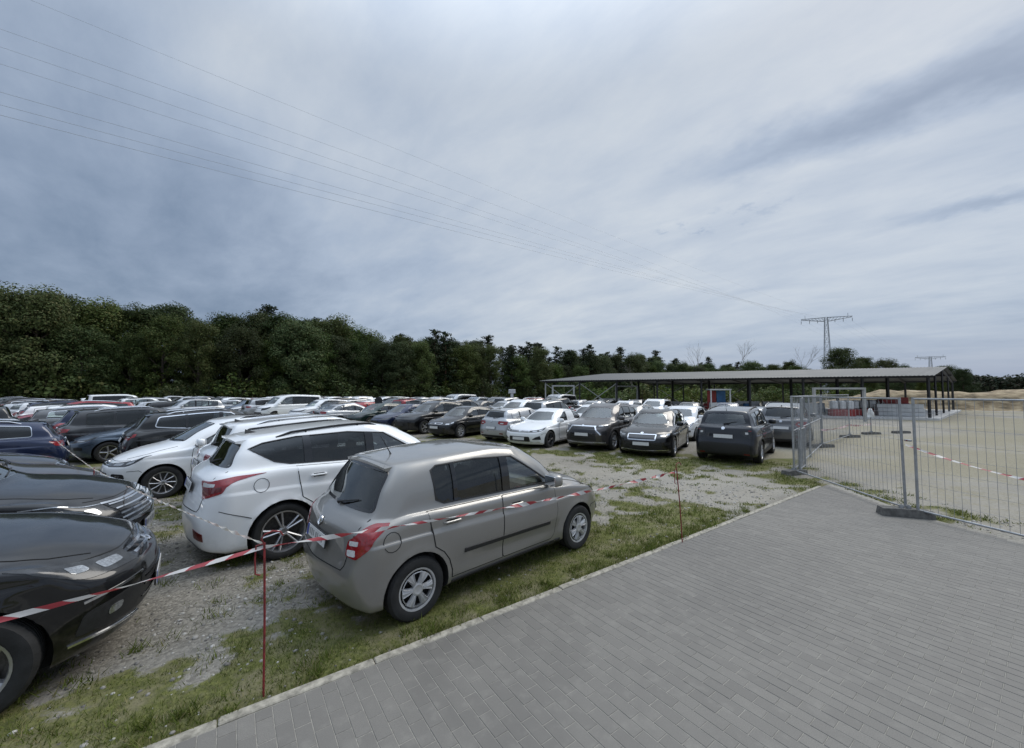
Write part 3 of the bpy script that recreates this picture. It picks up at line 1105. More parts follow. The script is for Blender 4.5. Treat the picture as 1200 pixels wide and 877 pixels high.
def build_car(sp, name="parked_car"):
    S = CarShape(sp)
    W2, X0 = S.W2, S.X0
    root = obj(name, None)
    g = sp.get
    # ---- windows
    rz = S.roofz
    dlo = g('dlo')
    if dlo is None:
        s0 = S.cw[0] + .40
        e0 = g('dlo_end', (min(S.rt[0] - .18, S.ra + .40), min(S.rb[0] - .42, S.ra + .48)))
        top = [(s, rz(s) - g('dlo_top', .105)) for s in np.linspace(S.wt[0] + .30, e0[0], 7)]
        bot = [(s, S.beltz(s) + .025 + g('kick', 0) * max(0, (s - S.sC) / (e0[1] - S.sC + 1e-6)) ** 1.6) for s in np.linspace(e0[1], s0, 8)]
        dlo = top + bot
        dlo = dlo[:6] + round_poly([dlo[5], dlo[6], dlo[7], dlo[8]], .06)[5:-5] + dlo[8:]
    panes = g('panes') or [(-9, S.sB - .03, 0), (S.sB + .045, S.sC + .02, 1), (S.sC + .06, 99, 2)]
    holes = []
    side = []
    for a, b, k in panes:
        poly = clip_x(dlo, a, b)
        if len(poly) < 3: continue
        poly = round_poly(poly, .022, 2)
        side.append((poly, k))
        holes.append(('side', inset_poly(poly, .004), .3 + (W2 - S.yt) + .16, True))
    ybs, yts = S.yb, S.yt
    wsp = [(-.80 * ybs, S.cw[1] + .035), (-.45 * ybs, S.cw[1] + .022), (0, S.cw[1] + .018), (.45 * ybs, S.cw[1] + .022), (.80 * ybs, S.cw[1] + .035), (.80 * yts, S.wt[1] - .055), (.4 * yts, S.wt[1] - .035), (-.4 * yts, S.wt[1] - .035), (-.80 * yts, S.wt[1] - .055)]
    holes.append(('front', round_poly(inset_poly(wsp, .028), .02, 2), S.wt[0] + 1.0, False))
    wsp = round_poly(wsp, .03, 2)
    rw = g('rw') or dict(b=.74, t=.78, zb=.03, zt=.06)
    zb, zt = S.rb[1] + rw['zb'], S.rt[1] - rw['zt']
    rwr = [(-rw['b'] * ybs, zb + .012), (-.3 * ybs, zb), (.3 * ybs, zb), (rw['b'] * ybs, zb + .012), (rw['t'] * yts, zt - .012), (.3 * yts, zt), (-.3 * yts, zt), (-rw['t'] * yts, zt - .012)]
    holes.append(('rear', round_poly(inset_poly(rwr, .028), max(.02, rw.get('r', .05) - .02), 3), S.L - S.rt[0] + .75, False))
    rwp = round_poly(rwr, rw.get('r', .05), 3)
    low = lambda poly: [(c, 5 - (5 - r) * g('head_stretch', 1.8) if r < 5 else r) for c, r in poly]
    body = obj("body", S.body_mesh(holes, [M_PAINT, M_LINER, M_INTERIOR, M_SEAM]), root)
    tint = g('tint', True)
    # black frit band round the glass, then the pane itself
    for nm, view, poly, gm in (("windscreen", 'front', wsp, M_GLASS), ("rear_window", 'rear', rwp, M_TINT if tint else M_GLASS)):
        w = obj(nm, S.panel(nm, view, poly, -.002, .004, gm, .14), root)
        fr = strip(S, "window_seal", view, inset_poly(poly, .016), .036, .004, M_GLOSSBLACK, True)
        obj("window_seal", fr, w)
    doors = g('doors', 4)
    nd = {}
    for mir in (False, True):
        dr = []
        zs = g('sillz', .29)
        Ra = S.Ra
        belt = lambda s: S.beltz(s) - .012
        sF = g('door_front', S.cw[0] + .36)
        sBm = S.sB + .01
        fd = [(sF, belt(sF) - .02), (sF - .04, .62), (sF + .01, zs + .05), (sF + .07, zs), (sBm, zs), (sBm + .0, belt(sBm))]
        fd += [(sF + (sBm - sF) * .5, belt(sF + (sBm - sF) * .5))]
        g2 = sBm + .014
        arc = []
        for a in np.linspace(math.radians(205), math.radians(118), 6):
            arc.append((S.ra + math.cos(a) * (Ra + .055), S.wr + math.sin(a) * (Ra + .055)))
        arc = [(x, z) for x, z in arc if z > zs + .02]
        rd = [(g2, zs)] + [(arc[0][0], zs)] + arc + [(arc[-1][0] + .06, belt(arc[-1][0] + .06)), (g2, belt(g2))]
        for nmd, poly in (('door', fd), ('door', rd)):
            if doors == 2 and poly is rd: continue
            pr = round_poly(poly, .03, 2) if poly is fd else poly
            d = obj('door', S.panel('door', 'side', pr, .0055, .008, M_PAINT, (.08, .022), mir), root)
            obj('door_seal', strip(S, 'door_seal', 'side', inset_poly(pr, -.004), .012, .0035, M_SEAM, True, mir), d)  # black strip round the door, painting in the shade of its gap
            dr.append(d)
            hz = g('handle_z', S.beltz(S.sB) - .125)
            hs = (max(p[0] for p in pr if p[1] > .6) - .20) if poly is fd else max(p[0] for p in pr) - .26
            if poly is rd: hs = min(hs, S.sC + .03)
            hm = MB()
            p, n = S.hit('side', hs, hz)
            y = p.y + .004
            hm.tube([(X0 - hs + .095, y, hz - .004), (X0 - hs + .085, y + .022, hz), (X0 - hs, y + .032, hz + .002), (X0 - hs - .085, y + .022, hz), (X0 - hs - .095, y, hz - .004)], .0125, 8)
            if mir: hm.v = [(a, -b, c) for a, b, c in hm.v]; hm.f = [tuple(reversed(f)) for f in hm.f]
            obj('handle', hm.mesh('handle', g('handle_mat', M_PAINT), True), d)
            cupm = strip(S, 'handle_cup', 'side', [(hs - .07, hz - .004), (hs + .07, hz - .004)], .055, .008, M_SEAM, False, mir)
            obj('handle_cup', cupm, d)
        for poly, k in side:
            gm = M_GLASS if (k == 0 or not tint) else M_TINT
            w = S.panel('side_window', 'side', inset_poly(poly, -.003), -.005, .004, gm, .10, mir)
            par = dr[k] if k < len(dr) else root
            obj('side_window', w, par)
        # black pillars between the panes
        for (a, b) in zip(side[:-1], side[1:]):
            xa = max(p[0] for p in a[0]); xb = min(p[0] for p in b[0])
            pb = clip_x(dlo, xa - .012, xb + .012)
            if len(pb) >= 3 and g('black_pillars', True):
                me = S.panel('pillar_trim', 'side', pb, .007, .012, M_GLOSSBLACK, (.06, .03), mir)
                obj('pillar_trim', me, root)
        tr = strip(S, 'window_trim', 'side', dlo, g('trim_w', .016), .006, g('trim', M_BLACK), True, mir)
        obj('window_trim', tr, root)
        bs = MB()
        a1, a2 = math.radians(38), math.radians(142)
        if not g('no_seam'): strip(S, '', 'side', [(S.ra + Ra * .90, S.wr + Ra * .62), (S.L - .26, S.tail + .12)], .009, .003, M_SEAM, False, mir, mb=bs, thick=.005)
        strip(S, '', 'side', [(S.fo + math.cos(a2) * (Ra + .02), S.wr + math.sin(a2) * (Ra + .02)), (S.fo - Ra * .95, S.wr + Ra * .74), (.34, S.hf[1] - .20)], .009, .003, M_SEAM, False, mir, mb=bs, thick=.005)
        if bs.v: obj('bumper_seam', bs.mesh('bumper_seam', M_SEAM), root)
        if mir:
            fz_ = S.beltz(S.ra) - .19
            obj('fuel_flap', strip(S, 'fuel_flap', 'side', [(S.ra + .26 + .085 * math.cos(q), fz_ + .085 * math.sin(q)) for q in np.linspace(0, 2 * math.pi, 14)[:-1]], .007, .003, M_SEAM, True, True, .03, .005), root)
        # mirror on a short arm
        ms = S.cw[0] + g('mir_s', .46)
        mz = S.beltz(ms) + .085
        my = S.yb + .15
        sg = -1 if mir else 1
        mm = obj('door_mirror', blob_mesh('door_mirror', .075, .115, .078, M_PAINT, 12, 8, .62), root, (X0 - ms, sg * my, mz), (0, 0, sg * .12))
        gl = MB(); gl.box(-.071, 0, 0, .012, .19, .12, 0, .004)
        obj('mirror_glass', gl.mesh('mirror_glass', M_CHROME), mm)
        ar = MB(); ar.beam((.015, -sg * .07, -.05), (.02, -sg * .19, -.075), .06, .035)
        obj('mirror_arm', ar.mesh('mirror_arm', M_BLACK), mm)
        # lower side trims
        if g('moulding'):
            z0, z1 = g('moulding')
            obj('side_moulding', strip(S, 'side_moulding', 'side', [(sF + .10, z0), (arc[0][0] - .14, z1)], .052, .014, M_BLACK, False, mir), root)
        if g('cladding'):
            cl = MB()
            for ax in (S.fo, S.ra):
                aa = np.linspace(math.radians(-14), math.radians(194), 18)
                path = [(ax + math.cos(t) * (Ra + .032), max(S.clr + .03, S.wr + math.sin(t) * (Ra + .032))) for t in aa]
                strip(S, '', 'side', path, .075, .008, M_BLACK, False, mir, mb=cl)
            strip(S, '', 'side', [(S.fo + Ra + .05, S.clr + .10), (S.ra - Ra - .05, S.clr + .10)], .17, .008, M_BLACK, False, mir, mb=cl)
            obj('sill_cladding', cl.mesh('sill_cladding', M_BLACK, True, 40), root)
        else:
            obj('sill', strip(S, 'sill', 'side', [(S.fo + Ra + .04, S.clr + .055), (S.ra - Ra - .04, S.clr + .055)], .06, .004, g('sill_mat', M_BLACK), False, mir), root)
        # lamps
        hp = low(g('head') or [(1.15, 3.95), (2.9, 4.35), (3.05, 4.85), (2.1, 4.97), (1.15, 4.6)])
        tp = g('taill') or [(8.25, 4.95), (8.75, 3.9), (9.45, 3.7), (9.75, 4.1), (9.6, 5.0), (8.8, 5.2)]
        kt = g('tail_stretch', 1.45)
        tp = [(c, 5 - (5 - r) * kt if r < 5 else r) for c, r in tp]
        hl = obj('headlight', S.panel('headlight', 'grid', round_poly(hp, .10, 3), .005, .012, g('head_mat', M_LAMPDARK), (.14, .12), mir), root)
        for c, r, w, h in (g('head_pods') or [(1.75, 4.42, .26, .16), (2.35, 4.52, .22, .15)]):
            pod = low([(c - w, r - h * .8), (c + w, r - h), (c + w, r + h * .9), (c - w, r + h)])
            obj('reflector', S.panel('reflector', 'grid', round_poly(pod, .12, 3), .008, .004, M_CLEARL, (.2, .2), mir), hl)
        if g('drl'):
            obj('running_light', strip(S, 'running_light', 'grid', low(g('drl')), .013, .010, M_CLEARL, False, mir, .02), hl)
        tl = obj('tail_light', S.panel('tail_light', 'grid', round_poly(tp, .10, 3), .006, .014, g('tail_mat', M_RED), (.14, .12), mir), root)
        for c, r, w, h, m in (g('tail_pods') or [(9.4, 4.3, .14, .14, M_CLEARL)]):
            pod = [(c - w, r - h), (c + w, r - h), (c + w, r + h), (c - w, r + h)]
            pod = [(a, 5 - (5 - b) * kt if b < 5 else b) for a, b in pod]
            obj('reversing_lens', S.panel('reversing_lens', 'grid', round_poly(pod, .06, 2), .009, .004, m, (.15, .15), mir), tl)
        for poly in (g('tail_dark') or []):
            obj('lamp_cover', S.panel('lamp_cover', 'grid', round_poly(poly, .05, 2), .009, .004, g('tail_dark_mat', M_DARKRED), (.15, .15), mir), tl)
        # fog lamps and reflectors low in the bumpers
        fg = g('fog', [(1.55, 1.75), (2.25, 1.8), (2.2, 2.25), (1.6, 2.25)])
        if fg: 
            fo_ = obj('fog_lamp_recess', S.panel('fog_lamp_recess', 'grid', round_poly(fg, .12, 3), .004, .010, M_BLACK, (.15, .15), mir), root)
            c = sum(p[0] for p in fg) / len(fg); r = sum(p[1] for p in fg) / len(fg)
            obj('fog_lamp', S.panel('fog_lamp', 'grid', round_poly([(c - .13, r - .1), (c + .13, r - .1), (c + .13, r + .1), (c - .13, r + .1)], .08, 3), .008, .004, M_CLEARL, (.2, .2), mir), fo_)
        if g('fog_line'):
            obj('bumper_trim', strip(S, 'bumper_trim', 'grid', g('fog_line'), .022, .008, M_CHROME, False, mir, .02), root)
        rr_ = g('rear_refl', [(9.3, 1.45), (9.75, 1.45), (9.75, 1.62), (9.3, 1.62)])
        if rr_: obj('bumper_reflector', S.panel('bumper_reflector', 'grid', rr_, .006, .008, M_DARKRED, (.2, .2), mir), root)
        if g('rails'):
            rl = MB()
            ss = np.linspace(S.wt[0] + .35, S.rt[0] - .35, 9)
            pts = []
            for i, s in enumerate(ss):
                zz = rz(s) - S.crown * .75 + (.035 if 0 < i < 8 else -.01)
                pts.append((X0 - s, sg * (S.yt * .93), zz))
            rl.tube(pts, .016, 6)
            for i in (2, 6):
                rl.beam((pts[i][0], pts[i][1], pts[i][2]), (pts[i][0], pts[i][1], pts[i][2] - .06), .03, .02)
            obj('roof_rail', rl.mesh('roof_rail', g('rail_mat', M_BLACK), True), root)
    # ---- front: grille, intake, plate, badge, bonnet seam
    gp = low(g('grille')) if g('grille') and min(p[1] for p in g('grille')) > 3.7 else g('grille') or [(-1.0, 3.95), (1.0, 3.95), (1.1, 4.55), (-1.1, 4.55)]
    gr = obj('grille', S.panel('grille', 'grid', round_poly(gp, .08, 2), .004, .014, g('grille_mat', M_GLOSSBLACK), (.2, .1)), root)
    c0, c1 = min(p[0] for p in gp), max(p[0] for p in gp)
    r0, r1 = min(p[1] for p in gp), max(p[1] for p in gp)
    for i in range(g('slats', 3)):
        r = r0 + (r1 - r0) * (i + .6) / (g('slats', 3) + .2)
        q = g('slat_in', .08)
        if g('slat_ext'): path = [(c0 - q + .1, r), (0, r), (c1 + q - .1, r)]
        else: path = [(c0 + q, r), (0, r), (c1 - q, r)]
        obj('slat', strip(S, 'slat', 'grid', path, g('slat_w', .016), .016, g('slat_mat', M_CHROME), False, False, .03), gr)
    if g('grille_rim'):
        obj('grille_surround', strip(S, 'grille_surround', 'grid', round_poly(inset_poly(gp, -.02), .12, 3), g('grille_rim'), .014, M_CHROME, True, False, .03), gr)
    ip = g('intake') or [(-1.35, 1.35), (1.35, 1.35), (1.25, 2.25), (-1.25, 2.25)]
    it = obj('lower_intake', S.panel('lower_intake', 'grid', round_poly(ip, .1, 3), .004, .012, M_BLACK, (.2, .15)), root)
    for i in range(3):
        r = min(p[1] for p in ip) + (max(p[1] for p in ip) - min(p[1] for p in ip)) * (i + .7) / 3.4
        obj('slat', strip(S, 'slat', 'grid', [(ip[0][0] + .2, r), (0, r), (ip[1][0] - .2, r)], .014, .012, M_GLOSSBLACK, False, False, .03), it)
    if g('front_skid'):
        obj('skid_plate', strip(S, 'skid_plate', 'grid', g('front_skid'), .045, .012, M_ALLOY, False, False, .03), root)
    if g('front_trim'):
        for path, w in g('front_trim'):
            obj('chrome_trim', strip(S, 'chrome_trim', 'grid', path, w, .014, M_CHROME, False, False, .02), root)
            if max(abs(p[0]) for p in path) == max(p[0] for p in path) and min(p[0] for p in path) > 0:
                obj('chrome_trim', strip(S, 'chrome_trim', 'grid', path, w, .014, M_CHROME, False, True, .02), root)

    def plate(x, z, tilt, facing, fr):
        mb = MB()
        mb.box(0, 0, 0, .012, .54, .125, 0, .003)
        pf = mb.build('number_plate', fr, root, False, (x, 0, z), (0, tilt, 0))
        m2 = MB(); m2.box(facing * .008, 0, 0, .006, .516, .106)
        a = m2.build('plate_face', M_PLATE, pf)
        m3 = MB(); m3.box(facing * .010, facing * -.235 * 1.0, 0, .006, .042, .104)
        m3.build('plate_band', M_BLUE, pf)
        m4 = MB()
        rr = random.Random(sp.get('seed', 3))
        yy = -.18
        for grp in (2, 2, 4):
            for _ in range(grp):
                h = rr.uniform(.050, .062); w = rr.uniform(.022, .034)
                m4.box(facing * .0105, facing * -yy * -1 * -1, 0, .005, w, h)
                yy += .050
            yy += .022
        m4.build('plate_print', M_PRINT, pf)
    zf = g('plate_f', .52)
    p, n = S.hit('front', 0, zf)
    plate(p.x + .010, zf, 0, 1, M_BLACK)
    zr = g('plate_r', .78)
    p, n = S.hit('rear', 0, zr)
    p2, _ = S.hit('rear', .24, zr)
    plate(p2.x - .010 if p2.x < p.x else p.x - .016, zr, math.atan2(n.z, -n.x) if n.x < 0 else 0, -1, M_BLACK)
    # badges: round emblem front and rear
    for view, z, sgn in (('front', g('badge_f', S.hf[1] - .07), 1), ('rear', g('badge_r', S.td[1] - .02), -1)):
        if z is None: continue
        p, n = S.hit(view, 0, z)
        b = MB()
        b.lathe([(.050, 0), (.050, .010), (.040, .013), (.038, .008), (.001, .008)], 20, 'x')
        for a0, a1 in (((-.026, .030), (-.002, -.030)), ((.026, .030), (.002, -.030))):
            b.beam((.011, a0[0], a0[1]), (.011, a1[0], a1[1]), .008, .008)
        e = b.build('badge', g('badge_mat', M_CHROME), root, True, p + n * .004, (0, -math.asin(max(-1, min(1, n.z))), 0 if sgn > 0 else 0))
        if sgn < 0: e.rotation_euler = (0, math.asin(max(-1, min(1, n.z))), 0); e.scale = (-1, 1, 1)
    # bonnet and tailgate shut lines
    ym = .69 * W2
    bon = MB()
    strip(S, '', 'top', [(S.hf[0] + .20, .60 * W2), (S.hf[0] + .40, .72 * W2), (S.hm[0] + .1, .76 * W2), (S.cw[0] + .12, .78 * W2)], .008, .003, M_SEAM, both=True, mb=bon, thick=.005)
    strip(S, '', 'grid', [(-1.9, 4.9), (-1.1, 4.88), (0, 4.86), (1.1, 4.88), (1.9, 4.9)], .008, .003, M_SEAM, mb=bon, thick=.005)
    obj('bonnet_seam', bon.mesh('bonnet_seam', M_SEAM), root)
    tg = MB()
    tb = g('tail_seam', [(-1, 0)])
    zt0 = g('gate_z', .60)
    strip(S, '', 'rear', [(.80 * W2 * .97, S.rb[1] - .01), (.74 * W2, S.rb[1] - .20), (.70 * W2, zt0 + .04), (.66 * W2, zt0), (0, zt0 - .01), (-.66 * W2, zt0), (-.70 * W2, zt0 + .04), (-.74 * W2, S.rb[1] - .20), (-.80 * W2 * .97, S.rb[1] - .01)], .009, .003, M_SEAM, mb=tg, thick=.005)
    obj('tailgate_seam', tg.mesh('tailgate_seam', M_SEAM), root)
    if g('rear_trim'):
        for path, w, m in g('rear_trim'):
            obj('tailgate_trim', strip(S, 'tailgate_trim', 'grid', path, w, .012, m, False, False, .03), root)
    if g('rear_lower', True):
        lp = [(11 - 1.9, .55), (11 + 1.9, .55), (11 + 1.75, g('rl_top', 1.25)), (11 - 1.75, g('rl_top', 1.25))]
        obj('bumper_insert', S.panel('bumper_insert', 'grid', round_poly(lp, .1, 2), .005, .012, M_BLACK, (.25, .15)), root)
    # spoiler lip on a hatch or estate
    if g('spoiler'):
        ln = g('spoiler')
        y = S.yt * .84
        sx = X0 - S.rt[0]
        zz = S.rt[1]
        mb = MB()
        vs, fs = [], []
        n = 9
        for i in range(n):
            t = -1 + 2 * i / (n - 1)
            back = ln * (1 - .25 * abs(t) ** 3)
            yy = t * y * (1.0)
            zt = zz - .028 * abs(t) ** 2
            vs += [(sx + .16, yy, zt + .010), (sx - back, yy * .97, zt - .018), (sx - back + .006, yy * .97, zt - .045), (sx + .10, yy, zt - .075)]
        for i in range(n - 1):
            for q in range(4):
                fs.append((i * 4 + q, i * 4 + (q + 1) % 4, i * 4 + 4 + (q + 1) % 4, i * 4 + 4 + q))
        fs += [(0, 1, 2, 3), tuple(range((n - 1) * 4 + 3, (n - 1) * 4 - 1, -1))]
        me = new_mesh('roof_spoiler', vs, [tuple(reversed(f)) for f in fs], M_PAINT, None, True, 50)
        bmx = bmesh.new(); bmx.from_mesh(me); bmesh.ops.recalc_face_normals(bmx, faces=bmx.faces[:]); bmx.to_mesh(me); bmx.free()
        sp_ = obj('roof_spoiler', me, root)
        bl = MB(); bl.box(sx - ln * .85, 0, zz - .04, .008, .24, .014)
        bl.build('brake_light', M_DARKRED, sp_)
    # rear wiper
    if g('wiper', True):
        wp = MB()
        p0, n0 = S.hit('rear', .0, S.rb[1] + .02)
        p1, n1 = S.hit('rear', -.34, S.rb[1] + .10)
        wp.tube([p0 + n0 * .012, p0 + n0 * .03, (p0 + p1) / 2 + n1 * .03, p1 + n1 * .015], [.02, .014, .009, .006], 6)
        wp.build('rear_wiper', M_BLACK, root)
    fw = MB()
    for a, b in ((.05, .58), (-.50, .06)):
        p0, n0 = S.hit('front', a, S.cw[1] + .03); p1, n1 = S.hit('front', b, S.cw[1] + .055)
        fw.tube([p0 + n0 * .01, (p0 + p1) / 2 + n0 * .022, p1 + n1 * .012], .008, 6)
    fw.build('wiper', M_BLACK, root)
    # antenna
    ant = MB()
    sa = g('ant_s', S.rt[0] - .18)
    za = rz(sa)
    if g('fin'):
        ant.add([(X0 - sa + .09, -.025, za - .005), (X0 - sa + .09, .025, za - .005), (X0 - sa - .08, .03, za - .005), (X0 - sa - .08, -.03, za - .005), (X0 - sa - .08, 0, za + .055)], [(0, 1, 4), (1, 2, 4), (2, 3, 4), (3, 0, 4), (3, 2, 1, 0)])
    else:
        ant.tube([(X0 - sa, 0, za - .01), (X0 - sa - .01, 0, za + .02), (X0 - sa - .12, 0, za + .21)], [.016, .006, .003], 6)
    ant.build('antenna', M_BLACK, root)
    # ---- cabin
    zs = .30 if S.H < 1.6 else .40
    xs = X0 - S.cw[0] - g('seat_s', 1.02)
    for sy in (.37, -.37):
        obj('seat', seat_mesh(False), root, (xs, sy * S.yb / .79, zs))
    obj('seat', seat_mesh(True), root, (xs - .85, 0, zs + .02))
    db = MB(); db.box(X0 - S.cw[0] - .28, 0, S.belt[0] - .09, .42, S.yb * 1.55, .16, 0, .05)
    db.build('dashboard', M_INTERIOR, root, True)
    sw = MB()
    R_, r_ = .18, .016
    for i in range(18):
        for j in range(6):
            a, b = 2 * math.pi * i / 18, 2 * math.pi * j / 6
            sw.v.append((r_ * math.sin(b), (R_ + r_ * math.cos(b)) * math.cos(a), (R_ + r_ * math.cos(b)) * math.sin(a)))
    for i in range(18):
        for j in range(6):
            i2, j2 = (i + 1) % 18, (j + 1) % 6
            sw.f.append((i * 6 + j, i2 * 6 + j, i2 * 6 + j2, i * 6 + j2)); sw.m.append(0)
    sw.beam((.02, 0, 0), (.005, .17, .0), .03, .02); sw.beam((.02, 0, 0), (.005, -.17, .0), .03, .02); sw.beam((.02, 0, 0), (.0, 0, -.17), .03, .02)
    sw.box(.02, 0, 0, .05, .12, .10, 0, .02)
    obj('steering_wheel', sw.mesh('steering_wheel', M_BLACK, True), root, (X0 - S.cw[0] - .62, .37 * S.yb / .79, S.belt[0] + .0), (0, math.radians(24), 0))
    # ---- wheels
    dm, tm, rm = wheel_meshes(S.wr, S.tw, g('rr', .215), g('wheels', 'five'))
    for ax in (S.axf, S.axr):
        for sy in (1, -1):
            yy = sy * (W2 - S.tw / 2 - .012)
            w = obj('wheel', dm, root, (ax, yy, S.wr), (0, random.uniform(0, 6.28), 0 if sy > 0 else math.pi))
            obj('tyre', tm, w); obj('rim', rm, w)
    root['half_l'] = S.L / 2
    root['x_nose'] = X0
    S_by_root[root.name] = S
    return root


S_by_root = {}


def set_colour(root, rgb, metal):
    for o in descend(root):
        if o.type == 'MESH':
            o.color = (rgb[0], rgb[1], rgb[2], metal)
SPECS = {}
# compact hatchback standing by the paving
SPECS['fabia'] = dict(L=3.99, W=1.642, H=1.498, wb=2.451, fo=.845, wr=.293, tw=.175, rr=.190, clr=.20, wheels='hubcap',
    hf=(.13, .735), hm=(.55, .905), cw=(.98, 1.005), wt=(1.60, 1.43), pk=2.25, rt=(3.44, 1.445), rb=(3.76, 1.00), td=(3.915, .90),
    belt=(.955, .985), yt=.60, yb=.735, nose=(.03, .46), tail=.50, crs=.10, cry=.83, rtaper=.955, crown=.055,
    dlo=[(1.34, .985), (1.96, 1.37), (2.5, 1.402), (3.00, 1.385), (3.07, 1.345), (3.05, 1.06), (2.96, 1.015), (2.2, 1.0)],
    panes=[(-9, 2.06, 0), (2.15, 2.80, 1), (2.825, 99, 1)], moulding=(.50, .515), spoiler=.07, plate_r=.755, plate_f=.42, badge_r=.885, handle_z=.845,
    taill=[(8.45, 6.2), (7.78, 5.9), (7.66, 5.2), (8.25, 3.7), (8.9, 3.05), (9.36, 3.2), (9.28, 4.2), (9.02, 5.2)], tail_stretch=1.0, tail_pods=[(9.02, 4.05, .20, .22, M_REV), (9.12, 3.40, .17, .18, M_REV)],
    rw=dict(b=.86, t=.86, zb=.015, zt=.05, r=.06), rear_lower=False, rear_refl=None, gate_z=.575, sill_mat=M_BLACK, dens=.04, rows=64, ant_s=3.20, flare=.016,
    archgap=.05, trim=M_BLACK, no_seam=True)
# white sport utility next to it
SPECS['kuga'] = dict(L=4.54, W=1.84, H=1.665, wb=2.69, fo=.90, wr=.352, tw=.225, rr=.256, clr=.22, wheels='double',
    hf=(.16, .90), hm=(.60, 1.045), cw=(1.05, 1.13), wt=(1.80, 1.575), pk=2.45, rt=(3.98, 1.555), rb=(4.26, 1.18), td=(4.44, 1.08),
    belt=(1.08, 1.17), yt=.615, yb=.80, nose=(.03, .62), tail=.62, crs=.11, cry=.84, rtaper=.95, crown=.06, side=.015,
    dlo=[(1.50, 1.115), (2.14, 1.50), (2.7, 1.55), (3.4, 1.53), (3.80, 1.475), (3.96, 1.415), (3.68, 1.235), (3.50, 1.19), (2.4, 1.14)],
    panes=[(-9, 2.34, 0), (2.44, 3.24, 1), (3.31, 99, 2)], spoiler=.13, plate_r=.96, plate_f=.55, badge_r=None, handle_z=1.02, rails=True, rail_mat=M_BLACK,
    taill=[(7.30, 5.35), (7.9, 4.75), (8.35, 3.75), (9.30, 3.45), (9.72, 4.9), (8.9, 5.35), (7.9, 5.6)], tail_stretch=1.0, tail_pods=[(9.12, 4.55, .36, .30, M_REV)], tail_dark=[[(8.4, 3.85), (9.32, 3.6), (9.42, 4.05), (8.45, 4.15)]],
    rw=dict(b=.88, t=.88, zb=.01, zt=.06, r=.07), rear_refl=[(8.95, 1.45), (9.55, 1.42), (9.55, 1.72), (8.95, 1.72)], rl_top=1.0, gate_z=.72, dens=.045, rows=60, flare=.028, fin=True,
    grille=[(-1.2, 3.5), (1.2, 3.5), (1.4, 4.5), (-1.4, 4.5)])
# big dark utilities in the left row
SPECS['tiguan'] = dict(L=4.49, W=1.84, H=1.66, wb=2.68, fo=.89, wr=.35, tw=.225, rr=.235, clr=.21, wheels='five',
    hf=(.17, .885), hm=(.62, 1.02), cw=(1.10, 1.10), wt=(1.85, 1.56), pk=2.5, rt=(3.98, 1.565), rb=(4.22, 1.14), td=(4.40, 1.04),
    belt=(1.05, 1.09), yt=.62, yb=.80, nose=(.03, .60), tail=.60, plate_f=.50, plate_r=.86, rails=True, rail_mat=M_CHROME, cladding=False,
    head=[(1.10, 4.12), (2.2, 4.20), (2.92, 4.45), (3.12, 4.95), (2.1, 4.98), (1.10, 4.80)], head_pods=[(1.55, 4.50, .22, .20), (2.15, 4.58, .20, .20)], 
    grille=[(-1.10, 4.10), (1.10, 4.10), (1.10, 4.82), (-1.10, 4.82)], slats=2, slat_w=.030, grille_rim=None, fog=[(1.25, 1.35), (2.45, 1.55), (2.35, 2.1), (1.3, 2.1)], fog_line=[(1.2, 2.45), (2.35, 2.55)],
    front_trim=[([(1.1, 1.22), (2.5, 1.40)], .020)], spoiler=.09, rw=dict(b=.80, t=.84, zb=.02, zt=.05, r=.06), taill=[(8.1, 5.1), (8.3, 4.3), (9.5, 4.1), (9.95, 4.4), (9.9, 5.2), (9.0, 5.3)],
    tail_pods=[(9.3, 4.6, .2, .15, M_REV)], dens=.045, rows=60, flare=.02, fin=True, badge_f=.80)
SPECS['touareg'] = dict(SPECS['tiguan'], L=4.86, W=1.90, H=1.70, wb=2.84, fo=.93, wr=.365, hf=(.19, .93), hm=(.66, 1.06), cw=(1.18, 1.14), wt=(1.95, 1.60), rt=(4.25, 1.60), rb=(4.55, 1.17), td=(4.74, 1.05), belt=(1.09, 1.13), nose=(.03, .62),
    grille=[(-1.35, 1.95), (1.35, 1.95), (1.62, 4.15), (-1.62, 4.15)], slats=5, slat_w=.024, slat_ext=True, slat_in=.02, drl=[(1.65, 4.56), (2.6, 4.58), (3.2, 4.47)], head=[(1.64, 3.92), (2.5, 4.02), (3.1, 4.28), (3.28, 4.48), (2.2, 4.58), (1.64, 4.54)],
    head_pods=[(2.95, 4.37, .16, .08), (2.05, 4.25, .16, .14)], front_trim=[([(-1.66, 4.22), (0, 4.25), (1.66, 4.22)], .030), ([(-2.9, 3.35), (-1.6, 2.2), (0, 1.88), (1.6, 2.2), (2.9, 3.35)], .022)], fog_line=None, badge_f=.74, badge_mat=M_CHROME)
